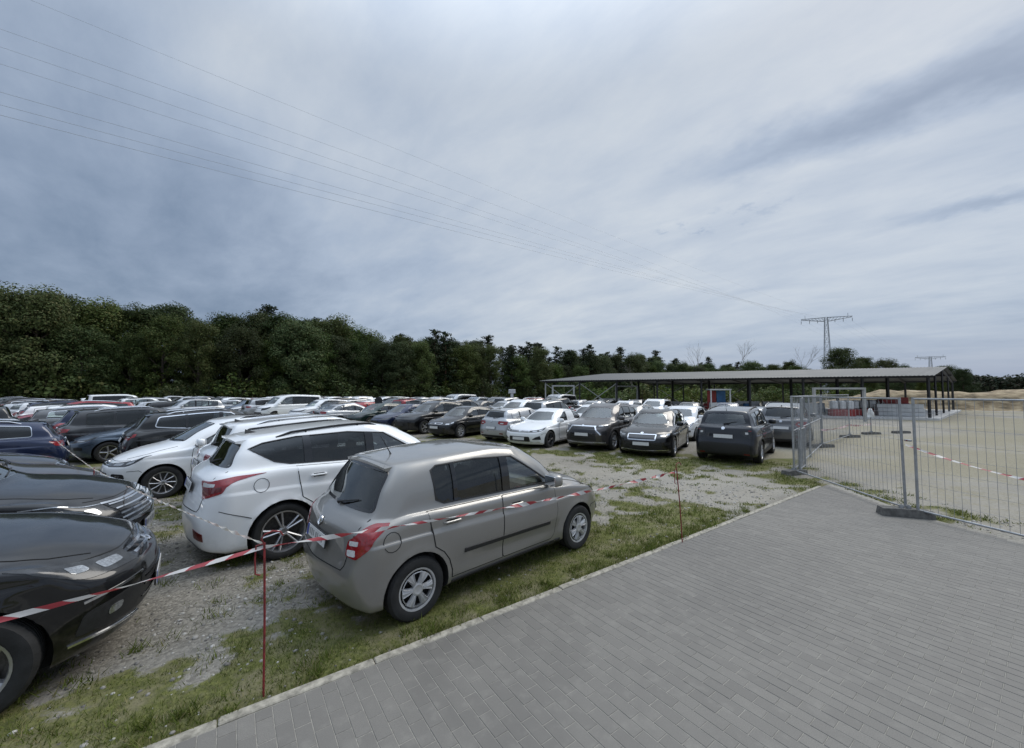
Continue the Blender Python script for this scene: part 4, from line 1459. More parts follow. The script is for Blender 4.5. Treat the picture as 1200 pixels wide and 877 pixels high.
# white compact van-like hatch, nose to the aisle
SPECS['sportsvan'] = dict(L=4.36, W=1.81, H=1.58, wb=2.68, fo=.87, wr=.325, tw=.205, rr=.215, clr=.20, wheels='multi',
    hf=(.15, .80), hm=(.55, .955), cw=(.98, 1.06), wt=(1.80, 1.505), pk=2.5, rt=(3.95, 1.49), rb=(4.14, 1.06), td=(4.29, .97), belt=(1.00, 1.05), yt=.61, yb=.79, nose=(.03, .54), tail=.55,
    head=[(1.15, 4.02), (2.2, 4.08), (2.85, 4.36), (3.12, 4.90), (2.2, 4.97), (1.15, 4.62)], head_pods=[(1.60, 4.40, .24, .20), (2.25, 4.50, .24, .22)], grille=[(-1.15, 4.10), (1.15, 4.10), (1.15, 4.55), (-1.15, 4.55)], slats=2, plate_f=.46, spoiler=.08, rails=True, fin=True)
SPECS['volvo'] = dict(SPECS['tiguan'], L=4.69, W=1.90, H=1.66, wb=2.865, fo=.87, hf=(.18, .90), cw=(1.20, 1.10), wt=(1.98, 1.57), rt=(4.10, 1.55), rb=(4.42, 1.14), td=(4.58, 1.02), belt=(1.06, 1.12), trim=M_CHROME, trim_w=.030, kick=.05,
    taill=[(8.4, 5.5), (8.5, 4.5), (9.2, 4.1), (9.75, 4.2), (9.75, 4.6), (9.0, 4.75), (8.85, 5.5)], grille=[(-1.3, 3.6), (1.3, 3.6), (1.25, 4.75), (-1.25, 4.75)], slats=2, front_trim=None, wheels='multi')
SPECS['passat'] = dict(L=4.77, W=1.83, H=1.46, wb=2.79, fo=.90, wr=.328, tw=.215, rr=.225, clr=.17, wheels='dark',
    hf=(.17, .74), hm=(.68, .885), cw=(1.26, .975), wt=(2.10, 1.395), pk=2.65, rt=(3.55, 1.375), rb=(4.18, 1.06), td=(4.66, 1.00), belt=(.93, .985), yt=.58, yb=.78, nose=(.03, .48), tail=.52,
    dlo=[(1.68, .955), (2.42, 1.315), (2.85, 1.362), (3.35, 1.335), (3.72, 1.25), (4.02, 1.085), (3.80, 1.02), (2.7, .975)], rw=dict(b=.72, t=.80, zb=.02, zt=.04, r=.06), trim=M_CHROME, tint=False,
    head=[(1.15, 4.05), (2.2, 4.10), (2.85, 4.40), (3.08, 4.88), (2.2, 4.95), (1.15, 4.70)], head_pods=[(1.55, 4.42, .22, .16), (2.2, 4.50, .22, .18)], grille=[(-1.15, 4.02), (1.15, 4.02), (1.15, 4.70), (-1.15, 4.70)], slats=4, slat_w=.014,
    intake=[(-1.2, 1.3), (1.2, 1.3), (1.1, 2.0), (-1.1, 2.0)], fog=[(1.35, 1.55), (2.35, 1.6), (2.2, 2.2), (1.7, 1.95)], front_trim=[([(-2.2, 1.28), (0, 1.22), (2.2, 1.28)], .018)], plate_f=.40, plate_r=.86, wiper=False, fin=True, gate_z=.68,
    taill=[(8.6, 4.95), (8.7, 4.2), (9.6, 4.1), (10.1, 4.2), (10.0, 4.95), (9.2, 5.05)], ant_s=3.3)
SPECS['outlander'] = dict(L=4.70, W=1.81, H=1.69, wb=2.67, fo=.97, wr=.350, tw=.225, rr=.225, clr=.22, wheels='seven',
    hf=(.17, .96), hm=(.65, 1.06), cw=(1.14, 1.14), wt=(1.88, 1.59), pk=2.5, rt=(4.15, 1.58), rb=(4.42, 1.14), td=(4.58, 1.04), belt=(1.07, 1.12), yt=.62, yb=.79, nose=(.03, .62), tail=.62, cladding=True, rails=True, rail_mat=M_ALLOY,
    head=[(1.35, 4.35), (2.3, 4.45), (2.85, 4.60), (3.0, 4.92), (2.2, 5.0), (1.2, 4.80)], head_pods=[(1.75, 4.66, .24, .14), (2.35, 4.72, .22, .13)], grille=[(-1.35, 2.1), (1.35, 2.1), (1.05, 4.25), (-1.05, 4.25)], slats=2, slat_mat=M_GLOSSBLACK,
    front_trim=[([(-1.3, 4.30), (0, 4.30), (1.3, 4.30)], .05), ([(1.1, 4.45), (1.32, 3.2), (1.75, 2.1)], .06)], front_skid=[(-2.3, 1.25), (0, 1.15), (2.3, 1.25)], fog=[(1.85, 2.3), (2.45, 2.4), (2.45, 3.2), (1.8, 3.1)], plate_f=.62, spoiler=.08, fin=True, badge_f=.92)
SPECS['superb'] = dict(L=4.84, W=1.82, H=1.51, wb=2.76, fo=.93, wr=.325, tw=.215, rr=.22, clr=.16, wheels='seven',
    hf=(.18, .80), hm=(.68, .925), cw=(1.24, 1.01), wt=(2.02, 1.43), pk=2.6, rt=(4.40, 1.40), rb=(4.62, 1.03), td=(4.74, .93), belt=(.955, 1.01), yt=.60, yb=.785, nose=(.03, .50), tail=.52, rails=True, rail_mat=M_CHROME, trim=M_CHROME, tint=False,
    head=[(1.35, 3.95), (2.2, 4.05), (2.85, 4.40), (3.0, 4.85), (2.2, 4.95), (1.30, 4.75)], head_pods=[(1.72, 4.40, .24, .18), (2.3, 4.48, .22, .17)], grille=[(-1.05, 3.75), (1.05, 3.75), (1.15, 4.68), (-1.15, 4.68)], slats=0, grille_rim=.045,
    intake=[(-1.7, 1.25), (1.7, 1.25), (1.5, 2.2), (-1.5, 2.2)], fog=[(1.85, 1.75), (2.6, 1.9), (2.5, 2.25), (1.85, 2.2)], front_trim=[([(-2.4, 1.30), (0, 1.10), (2.4, 1.30)], .022)], plate_f=.47, badge_f=.80, spoiler=.06, fin=True)
SPECS['duster'] = dict(L=4.34, W=1.80, H=1.67, wb=2.67, fo=.83, wr=.345, tw=.215, rr=.215, clr=.23, wheels='seven',
    hf=(.15, .95), hm=(.58, 1.06), cw=(1.05, 1.13), wt=(1.72, 1.58), pk=2.4, rt=(3.92, 1.575), rb=(4.12, 1.16), td=(4.27, 1.06), belt=(1.07, 1.10), yt=.625, yb=.79, nose=(.03, .62), tail=.60, cladding=True, rails=True, tint=False,
    rw=dict(b=.76, t=.80, zb=.02, zt=.06, r=.05), taill=[(9.0, 4.9), (8.9, 4.0), (9.25, 3.7), (9.62, 4.0), (9.62, 4.85)], tail_mat=M_GLOSSBLACK, tail_pods=[(9.33, 4.25, .11, .12, M_REV), (9.12, 4.75, .14, .08, M_RED)], plate_r=.83, badge_r=1.06, badge_mat=M_CHROME,
    rl_top=2.2, rear_refl=[(9.2, 1.0), (9.6, 1.0), (9.6, 1.2), (9.2, 1.2)], fog=[(1.5, 1.6), (2.4, 1.7), (2.3, 2.3), (1.5, 2.3)], gate_z=.74, front_skid=[(-2.0, 1.2), (0, 1.1), (2.0, 1.2)])
SPECS['golf'] = dict(L=4.26, W=1.79, H=1.46, wb=2.64, fo=.85, wr=.318, tw=.205, rr=.21, clr=.18, wheels='five',
    hf=(.15, .74), hm=(.58, .88), cw=(1.06, .97), wt=(1.84, 1.395), pk=2.4, rt=(3.80, 1.38), rb=(4.06, 1.0), td=(4.19, .92), belt=(.925, .97), yt=.59, yb=.775, nose=(.03, .48), tail=.52, spoiler=.08, plate_r=.62, gate_z=.56,
    taill=[(8.3, 5.0), (8.6, 4.0), (9.5, 3.9), (10.0, 4.2), (9.95, 4.95), (9.1, 5.1)], tail_pods=[(9.45, 4.3, .2, .15, M_REV)], rear_trim=[([(9.3, 1.9), (11, 1.9), (12.7, 1.9)], .03, M_ALLOY)])
SPECS['leon'] = dict(SPECS['golf'], L=4.32, H=1.455, wb=2.58, fo=.90, hf=(.16, .76), cw=(1.05, .98), wt=(1.80, 1.40), rt=(3.72, 1.37), rb=(4.10, 1.02), td=(4.25, .93), belt=(.94, 1.02), kick=.06, wheels='steel', plate_r=.78, gate_z=.62, spoiler=.05,
    head=[(1.35, 3.8), (2.2, 3.9), (2.85, 4.35), (3.1, 4.88), (2.2, 4.95), (1.25, 4.5)], head_pods=[(1.75, 4.25, .24, .2), (2.35, 4.45, .22, .2)], grille=[(-.95, 3.6), (.95, 3.6), (1.05, 4.4), (-1.05, 4.4)], slats=0, grille_rim=.03)
SPECS['estate'] = dict(SPECS['superb'], L=4.70, H=1.49, wb=2.71, fo=.92, rt=(4.22, 1.39), rb=(4.48, 1.02), td=(4.60, .93), grille=[(-1.15, 4.0), (1.15, 4.0), (1.15, 4.7), (-1.15, 4.7)], slats=3, grille_rim=None, tint=True, taill=[(8.3, 5.0), (8.6, 4.1), (9.6, 4.0), (9.9, 4.3), (9.8, 4.95), (9.1, 5.1)])
SPECS['van'] = dict(L=4.90, W=1.90, H=1.97, wb=3.00, fo=.89, wr=.335, tw=.215, rr=.21, clr=.20, wheels='steel',
    hf=(.14, .98), hm=(.42, 1.10), cw=(.74, 1.19), wt=(1.46, 1.82), pk=2.4, rt=(4.68, 1.90), rb=(4.80, 1.25), td=(4.85, 1.10), belt=(1.16, 1.20), yt=.76, yb=.87, nose=(.03, .58), tail=.60, bulge=.02, rtaper=.98, crs=.07, cry=.90,
    plate_f=.5, plate_r=.80, seat_s=1.0, mir_s=.42, dlo_top=.16, dlo_end=(4.45, 4.50), fog=None, taill=[(9.0, 5.2), (9.0, 3.6), (9.5, 3.6), (9.5, 5.2)], tail_pods=[(9.25, 4.0, .12, .2, M_REV)])
# ================================================================= where things are
F_PX, CX, CY, PITCH = 459.0, 600.0, 438.5, math.radians(2.69)


def ray_at(u, v):
    x, z, y = (u - CX) / F_PX, -(v - CY) / F_PX, 1.0
    return Vector((x, y * math.cos(PITCH) - z * math.sin(PITCH), y * math.sin(PITCH) + z * math.cos(PITCH)))


def on_ground(u, v, z=0.0):
    """place on the ground seen at a spot of the photograph (used once, to survey the site)"""
    d = ray_at(u, v)
    t = (z - CAM_H) / d.z
    return Vector((d.x * t, d.y * t, z))


def at_depth(u, v, Y):
    d = ray_at(u, v)
    t = Y / d.y
    return Vector((d.x * t, Y, CAM_H + d.z * t))


KDIR = Vector((0.8125, 0.583, 0)).normalized()      # along the kerb
KNRM = Vector((-KDIR.y, KDIR.x, 0))                 # from the paving towards the grass
K0 = on_ground(355, 803)
ROWD = Vector((-0.8137, 0.5812, 0)).normalized()    # along the rows of cars
ROWP = Vector((0.5812, 0.8137, 0)).normalized()     # across the rows
FENCE_A = Vector((7.26, 5.30, 0)); FENCE_B = Vector((6.92, 6.92, 0)); FENCE_C = Vector((7.36, 10.34, 0))


def vnoise(x, y, seed=0):
    """smooth value noise for arrays"""
    xi, yi = np.floor(x).astype(np.int64), np.floor(y).astype(np.int64)
    xf, yf = x - xi, y - yi
    def h(a, b):
        n = (a * 374761393 + b * 668265263 + seed * 974711) & 0xFFFFFFFF
        n = ((n ^ (n >> 13)) * 1274126177) & 0xFFFFFFFF
        return ((n ^ (n >> 16)) & 0xFFFF) / 65535.0
    u, v = xf * xf * (3 - 2 * xf), yf * yf * (3 - 2 * yf)
    return (h(xi, yi) * (1 - u) + h(xi + 1, yi) * u) * (1 - v) + (h(xi, yi + 1) * (1 - u) + h(xi + 1, yi + 1) * u) * v


def fbm(x, y, f, seed, octv=4):
    s, a, tot = 0, 1.0, 0
    for o in range(octv):
        s = s + a * vnoise(x * f, y * f, seed + o)
        tot += a; a *= .55; f *= 2.03
    return s / tot


def dk_of(x, y):
    return (x - K0.x) * KNRM.x + (y - K0.y) * KNRM.y


def fence_x(y):
    return np.where(y > FENCE_B.y, FENCE_B.x + (y - FENCE_B.y) * (FENCE_C.x - FENCE_B.x) / (FENCE_C.y - FENCE_B.y),
                    FENCE_B.x + (y - FENCE_B.y) * (FENCE_A.x - FENCE_B.x) / (FENCE_A.y - FENCE_B.y)) + .14


def paved(x, y, m=0.0):
    return (dk_of(x, y) < -.08 + m) & (x < fence_x(y) + m)


def step(a, b, v):
    t = np.clip((v - a) / (b - a), 0, 1)
    return t * t * (3 - 2 * t)


def cover(x, y):
    """grass, sand and gravel on the site: two numbers per point, grass and sandiness"""
    dk = dk_of(x, y)
    p = x * ROWP.x + y * ROWP.y
    s = x * ROWD.x + y * ROWD.y
    ak = (x - K0.x) * KDIR.x + (y - K0.y) * KDIR.y
    n = fbm(x, y, .9, 3); n2 = fbm(x, y, 3.4, 11); n3 = fbm(x, y, .25, 23)
    g = .45 * np.ones_like(x)
    strip = step(1.9, .35, dk) * step(8.5, 5.0, ak)                 # verge along the kerb
    g = g + .25 * strip
    g = g + .24 * np.exp(-((p - 3.6) / 2.0) ** 2) * step(-1.5, .8, dk)   # under the row by the paving
    g = g - .24 * np.exp(-((p - 1.25) / .85) ** 2) * step(1.0, 4.0, s)   # stony lane between the rows
    g = g + .18 * np.exp(-((p - 14.6) / 2.2) ** 2) - .12 * np.exp(-((p - 9.5) / 2.2) ** 2)
    g = g + .14 * np.exp(-((p - 7.3) / .9) ** 2) + .12 * np.exp(-((p - 11.9) / .5) ** 2)
    g = g - .38 * step(7.5, 9.5, x + .0 * y) * step(4, 7, y)
    g = g - .30 * step(9.5, 12.0, ak) * step(1.6, .2, dk)
    g = g + .66 * (n - .5) + 1.05 * (n2 - .5) + .30 * (n3 - .5)
    g = g + .13 * np.exp(-(((x + 2.3) / 1.0) ** 2 + ((y - 2.6) / .75) ** 2))
    sand = .25 + .55 * np.exp(-((p - 9.6) / 2.6) ** 2) * step(-1, -8, s - 12) + .45 * step(7.5, 9.0, x) + .9 * (fbm(x, y, .5, 41) - .5)
    sand = sand - .25 * np.exp(-((p - 1.25) / 1.2) ** 2)
    return np.clip(step(.33, .62, g), 0, 1), np.clip(sand, 0, 1)


def ground_material():
    m = bpy.data.materials.new("site_ground")
    m.use_nodes = True
    t = NT(m.node_tree)
    at = t.n('ShaderNodeAttribute', attribute_name="cover")
    sep = t.n('ShaderNodeSeparateColor', {0: at.outputs['Color']})
    grass, sand = sep.outputs[0], sep.outputs[1]
    P = t.n('ShaderNodeNewGeometry').outputs['Position']
    fine = t.noise(P, 22.0, 6.0, 0.7)
    mid = t.noise(P, 3.2, 6.0, 0.65)
    vor = t.n('ShaderNodeTexVoronoi', {'Vector': P, 'Scale': 42.0}, feature='F1')
    vor2 = t.n('ShaderNodeTexVoronoi', {'Vector': P, 'Scale': 17.0}, feature='F1')
    peb = t.mix(vor.outputs['Color'], (0.115, 0.105, 0.087, 1), (0.33, 0.305, 0.258, 1))
    big = t.maprange(vor2.outputs['Distance'], 0.10, 0.35, 1.0, 0.0)
    peb = t.mix(t.math('MULTIPLY', big, t.maprange(t.noise(P, 5.0, 3.0), .5, .7, 0, .55)), peb, (0.43, 0.405, 0.355, 1))
    sandc = t.mix(t.maprange(fine, .3, .7, 0, 1), (0.235, 0.214, 0.178, 1), (0.35, 0.324, 0.272, 1))
    base = t.mix(t.maprange(t.math('ADD', sand, t.math('MULTIPLY', t.math('SUBTRACT', mid, .5), .8)), .25, .75, 0, 1), peb, sandc)
    rut = t.noise(t.n('ShaderNodeMapping', {'Vector': t.n('ShaderNodeMapping', {'Vector': P, 'Rotation': (0, 0, math.radians(-38))}).outputs[0], 'Scale': (.10, 1.1, 1)}).outputs[0], 1.0, 5.0, .6, .3)
    broad = t.noise(P, .32, 5.0, .6)
    base = t.mix(t.math('MULTIPLY', t.maprange(rut, .46, .62, 0, 1), .55), base, t.mix(.5, base, (.20, .195, .18, 1)))
    base = t.mix(t.maprange(broad, .40, .62, .0, .6), base, t.mix(.40, base, (.40, .38, .34, 1)))
    grn = t.mix(t.maprange(fine, .3, .7, 0, 1), (0.058, 0.068, 0.014, 1), (0.160, 0.168, 0.045, 1))
    dry = t.mix(t.maprange(mid, .4, .7, 0, 1), grn, (0.20, 0.178, 0.105, 1))
    straw = t.mix(t.maprange(fine, .3, .7, 0, 1), (0.17, 0.150, 0.085, 1), (0.34, 0.30, 0.19, 1))
    base = t.mix(t.math('MULTIPLY', t.maprange(t.math('ADD', sep.outputs[2], t.math('MULTIPLY', t.math('SUBTRACT', mid, .5), .9)), .34, .66, 0, 1), .55), base, straw)
    gf = t.maprange(t.math('ADD', grass, t.math('MULTIPLY', t.math('SUBTRACT', fine, .5), 1.1)), .35, .75, 0, 1)
    col = t.mix(t.math('MULTIPLY', gf, .93), base, dry)
    p = t.n('ShaderNodeBsdfPrincipled', {'Base Color': col, 'Roughness': .95})
    p.inputs['Specular IOR Level'].default_value = .15
    h = t.math('ADD', t.math('MULTIPLY', vor.outputs['Distance'], -.6), t.math('MULTIPLY', fine, .9))
    b = t.n('ShaderNodeBump', {'Strength': .55, 'Distance': .02, 'Height': h})
    t.set(p, 'Normal', b.outputs[0])
    t.n('ShaderNodeOutputMaterial', {0: p.outputs[0]})
    return m


def build_ground():
    n = 330
    t = np.linspace(-1, 1, n)
    k, a = 8.4, 3000.0
    w = a * np.sinh(k * t) / np.sinh(k)
    xs, ys = w - .5, w + 5.0
    X, Y = np.meshgrid(xs, ys)
    r = np.hypot(X, Y - 5)
    Z = (fbm(X, Y, .8, 5) - .5) * .06 + (fbm(X, Y, 4.0, 9, 3) - .5) * .022
    Z = Z * np.clip(1.2 - r / 60, .2, 1) * step(-.2, .9, dk_of(X, Y))
    Z = np.where(paved(X, Y, .10), -.16, Z + .004)
    V = np.stack([X, Y, Z], -1).reshape(-1, 3)
    i = np.arange(n - 1)
    I, J = np.meshgrid(i, i)
    q = (J * n + I).ravel()
    F = np.stack([q, q + 1, q + n + 1, q + n], -1)
    me = bpy.data.meshes.new("ground")
    me.from_pydata(V.tolist(), [], F.tolist())
    me.materials.append(ground_material())
    g, s = cover(X.ravel(), Y.ravel())
    at = me.color_attributes.new("cover", 'FLOAT_COLOR', 'POINT')
    col = np.stack([g, s, np.clip(step(6.5, 9.0, X.ravel()) * (.25 + 1.5 * (fbm(X.ravel(), Y.ravel(), .22, 51) - .38)), 0, 1), np.ones_like(g)], -1).astype(np.float32)
    at.data.foreach_set('color', col.ravel())
    me.polygons.foreach_set('use_smooth', np.ones(len(me.polygons), dtype=bool))
    o = obj("ground", me)
    tag(o, kind='structure')
    return o


def leafy_material(name, lo, hi, dry=None, rough=.75, trans=.25):
    m = bpy.data.materials.new(name)
    m.use_nodes = True
    t = NT(m.node_tree)
    geo = t.n('ShaderNodeNewGeometry')
    rnd = geo.outputs['Random Per Island']
    oi = t.n('ShaderNodeObjectInfo').outputs['Random']
    col = t.mix(rnd, lo + (1,), hi + (1,))
    if dry:
        col = t.mix(t.maprange(t.math('FRACT', t.math('MULTIPLY', rnd, 7.31)), .72, .95, 0, 1), col, dry + (1,))
    hs = t.n('ShaderNodeHueSaturation', {'Hue': t.maprange(oi, 0, 1, .48, .52, False), 'Saturation': t.maprange(t.math('FRACT', t.math('MULTIPLY', oi, 5.7)), 0, 1, .8, 1.1, False), 'Value': t.maprange(t.math('FRACT', t.math('MULTIPLY', oi, 3.3)), 0, 1, .78, 1.22, False), 'Color': col})
    d = t.n('ShaderNodeBsdfPrincipled', {'Base Color': hs.outputs[0], 'Roughness': rough})
    d.inputs['Specular IOR Level'].default_value = .25
    tr = t.n('ShaderNodeBsdfTranslucent', {0: hs.outputs[0]})
    mx = t.n('ShaderNodeMixShader', {0: trans, 1: d.outputs[0], 2: tr.outputs[0]})
    t.n('ShaderNodeOutputMaterial', {0: mx.outputs[0]})
    return m


def build_grass():
    """blades on the verge and between the near cars: nobody could count them"""
    m = leafy_material("grass_blade", (0.066, 0.094, 0.014), (0.205, 0.245, 0.048), (0.34, 0.29, 0.14))
    N = 900000
    u = RNG.random(N); ang = RNG.uniform(math.radians(18), math.radians(165), N)
    rr = 1.4 + (u ** .75) * 13.0
    x, y = rr * np.cos(ang), rr * np.sin(ang)
    g, s = cover(x, y)
    keep = (~paved(x, y, .06)) & (RNG.random(N) < g * (.35 + .65 * np.clip(vnoise(x * 9, y * 9, 77) * 1.6 - .25, 0, 1))) & (RNG.random(N) < np.clip(6.0 / rr, .35, 1))
    x, y, rr, g = x[keep], y[keep], rr[keep], g[keep]
    n = len(x)
    tuft = vnoise(x * 3.1, y * 3.1, 5)
    h = (.014 + .040 * RNG.random(n) ** 2) * (.6 + 1.1 * tuft ** 2 * g) * np.clip(.8 + rr / 18, .8, 1.4)
    w = (.0022 + .0022 * RNG.random(n)) * np.clip(rr / 4.0, 1, 2.6)
    a = RNG.uniform(0, 2 * np.pi, n)
    lean = h * RNG.uniform(.2, 1.2, n)
    la = RNG.uniform(0, 2 * np.pi, n)
    dx, dy = np.cos(a) * w, np.sin(a) * w
    z0 = -.004
    V = np.empty((n, 3, 3), np.float32)
    V[:, 0] = np.stack([x - dx, y - dy, np.full(n, z0)], -1)
    V[:, 1] = np.stack([x + dx, y + dy, np.full(n, z0)], -1)
    V[:, 2] = np.stack([x + np.cos(la) * lean, y + np.sin(la) * lean, h], -1)
    # taller weeds in loose tufts, many of them along the edging
    K = 260
    ta = RNG.uniform(-3.2, 7.5, K); tb = np.where(RNG.random(K) < .45, RNG.uniform(.0, .22, K), RNG.uniform(.2, 5.0, K))
    tx, ty = K0.x + KDIR.x * ta + KNRM.x * tb, K0.y + KDIR.y * ta + KNRM.y * tb
    per = 46
    k = RNG.integers(0, K, K * per)
    sp_ = RNG.uniform(.02, .09, K)[k]
    wx, wy = tx[k] + RNG.normal(size=K * per) * sp_, ty[k] + RNG.normal(size=K * per) * sp_
    ok = ~paved(wx, wy, .03)
    wx, wy, k = wx[ok], wy[ok], k[ok]
    m_ = len(wx)
    wh = (.035 + .055 * RNG.random(K)[k]) * RNG.uniform(.5, 1.1, m_)
    ww = RNG.uniform(.0018, .0065, m_)
    wa, wl = RNG.uniform(0, 2 * np.pi, m_), RNG.uniform(0, 2 * np.pi, m_)
    ln = wh * RNG.uniform(.3, 1.3, m_)
    W_ = np.empty((m_, 3, 3), np.float32)
    W_[:, 0] = np.stack([wx - np.cos(wa) * ww, wy - np.sin(wa) * ww, np.full(m_, z0)], -1)
    W_[:, 1] = np.stack([wx + np.cos(wa) * ww, wy + np.sin(wa) * ww, np.full(m_, z0)], -1)
    W_[:, 2] = np.stack([wx + np.cos(wl) * ln, wy + np.sin(wl) * ln, wh], -1)
    V = np.concatenate([V, W_]); x = np.concatenate([x, wx]); y = np.concatenate([y, wy]); n = len(x)
    # sit on the relief of the ground
    rel = ((fbm(x, y, .8, 5) - .5) * .06 + (fbm(x, y, 4.0, 9, 3) - .5) * .022) * step(-.2, .9, dk_of(x, y))
    V[:, :, 2] += rel[:, None]
    me = bpy.data.meshes.new("grass")
    me.vertices.add(n * 3); me.vertices.foreach_set('co', V.ravel())
    me.loops.add(n * 3); me.loops.foreach_set('vertex_index', np.arange(n * 3, dtype=np.int32))
    me.polygons.add(n); me.polygons.foreach_set('loop_start', np.arange(n, dtype=np.int32) * 3)
    me.materials.append(m)
    me.update(calc_edges=True)
    tag(obj("grass", me), kind='stuff')


ICO_V = None


def ico():
    bm = bmesh.new()
    bmesh.ops.create_icosphere(bm, subdivisions=1, radius=1)
    V = np.array([v.co[:] for v in bm.verts]); F = np.array([[v.index for v in f.verts] for f in bm.faces])
    bm.free()
    return V, F


def build_gravel():
    V0, F0 = ico()
    m = bpy.data.materials.new("pebble")
    m.use_nodes = True
    t = NT(m.node_tree)
    r = t.n('ShaderNodeNewGeometry').outputs['Random Per Island']
    c = t.ramp(r, [(0, (0.12, 0.11, 0.10)), (.4, (0.24, 0.225, 0.20)), (.75, (0.34, 0.32, 0.285)), (1, (0.52, 0.50, 0.46))])
    p = t.n('ShaderNodeBsdfPrincipled', {'Base Color': c, 'Roughness': .85})
    t.n('ShaderNodeOutputMaterial', {0: p.outputs[0]})
    N = 26000
    u = RNG.random(N); ang = RNG.uniform(math.radians(20), math.radians(160), N)
    rr = 1.5 + (u ** .8) * 9
    x, y = rr * np.cos(ang), rr * np.sin(ang)
    g, s = cover(x, y)
    keep = (~paved(x, y, .08)) & (RNG.random(N) < (1 - .85 * g) * (1 - .35 * s) * (.25 + .75 * step(.35, .7, vnoise(x * 1.6, y * 1.6, 91))))
    x, y, rr = x[keep], y[keep], rr[keep]
    n = len(x)
    size = .0045 + .013 * RNG.random(n) ** 3 + .0009 * rr
    sc = np.stack([size * RNG.uniform(.8, 1.5, n), size * RNG.uniform(.8, 1.4, n), size * RNG.uniform(.5, .9, n)], -1)
    a = RNG.uniform(0, 2 * np.pi, n); c_, s_ = np.cos(a)[:, None], np.sin(a)[:, None]
    J = V0[None] * (1 + RNG.uniform(-.18, .18, (n, len(V0), 1))) * sc[:, None, :]
    rel = ((fbm(x, y, .8, 5) - .5) * .06 + (fbm(x, y, 4.0, 9, 3) - .5) * .022) * step(-.2, .9, dk_of(x, y))
    V = np.stack([J[..., 0] * c_ - J[..., 1] * s_ + x[:, None], J[..., 0] * s_ + J[..., 1] * c_ + y[:, None], J[..., 2] + (sc[:, 2] * .35 + rel)[:, None]], -1)
    F = (F0[None] + (np.arange(n) * len(V0))[:, None, None]).reshape(-1, 3)
    me = bpy.data.meshes.new("gravel")
    nv, nf = n * len(V0), len(F)
    me.vertices.add(nv); me.vertices.foreach_set('co', V.astype(np.float32).ravel())
    me.loops.add(nf * 3); me.loops.foreach_set('vertex_index', F.astype(np.int32).ravel())
    me.polygons.add(nf); me.polygons.foreach_set('loop_start', np.arange(nf, dtype=np.int32) * 3)
    me.materials.append(m)
    me.update(calc_edges=True)
    tag(obj("gravel", me), kind='stuff')


def paver_material():
    m = bpy.data.materials.new("concrete_paver")
    m.use_nodes = True
    t = NT(m.node_tree)
    geo = t.n('ShaderNodeNewGeometry')
    r = t.math('FRACT', t.math('ADD', geo.outputs['Random Per Island'], t.n('ShaderNodeObjectInfo').outputs['Random']))
    P = geo.outputs['Position']
    grain = t.noise(P, 160.0, 4.0, .7)
    stain = t.noise(P, .55, 6.0, .62, .5)
    blot = t.noise(P, 7.0, 4.0, .6)
    c = t.ramp(r, [(0, (0.182, 0.171, 0.153)), (.5, (0.206, 0.194, 0.173)), (1, (0.232, 0.218, 0.193))])
    c = t.mix(t.maprange(grain, .3, .7, 0, .75), c, (0.140, 0.132, 0.118, 1))
    c = t.mix(t.maprange(stain, .43, .62, 0, .75), c, (0.138, 0.130, 0.117, 1))
    c = t.mix(t.maprange(blot, .5, .75, 0, .35), c, (0.27, 0.255, 0.224, 1))
    p = t.n('ShaderNodeBsdfPrincipled', {'Base Color': c, 'Roughness': t.maprange(stain, .4, .7, .72, .58)})
    p.inputs['Specular IOR Level'].default_value = .38
    b = t.n('ShaderNodeBump', {'Strength': .35, 'Distance': .002, 'Height': grain})
    t.set(p, 'Normal', b.outputs[0])
    t.n('ShaderNodeOutputMaterial', {0: p.outputs[0]})
    return m


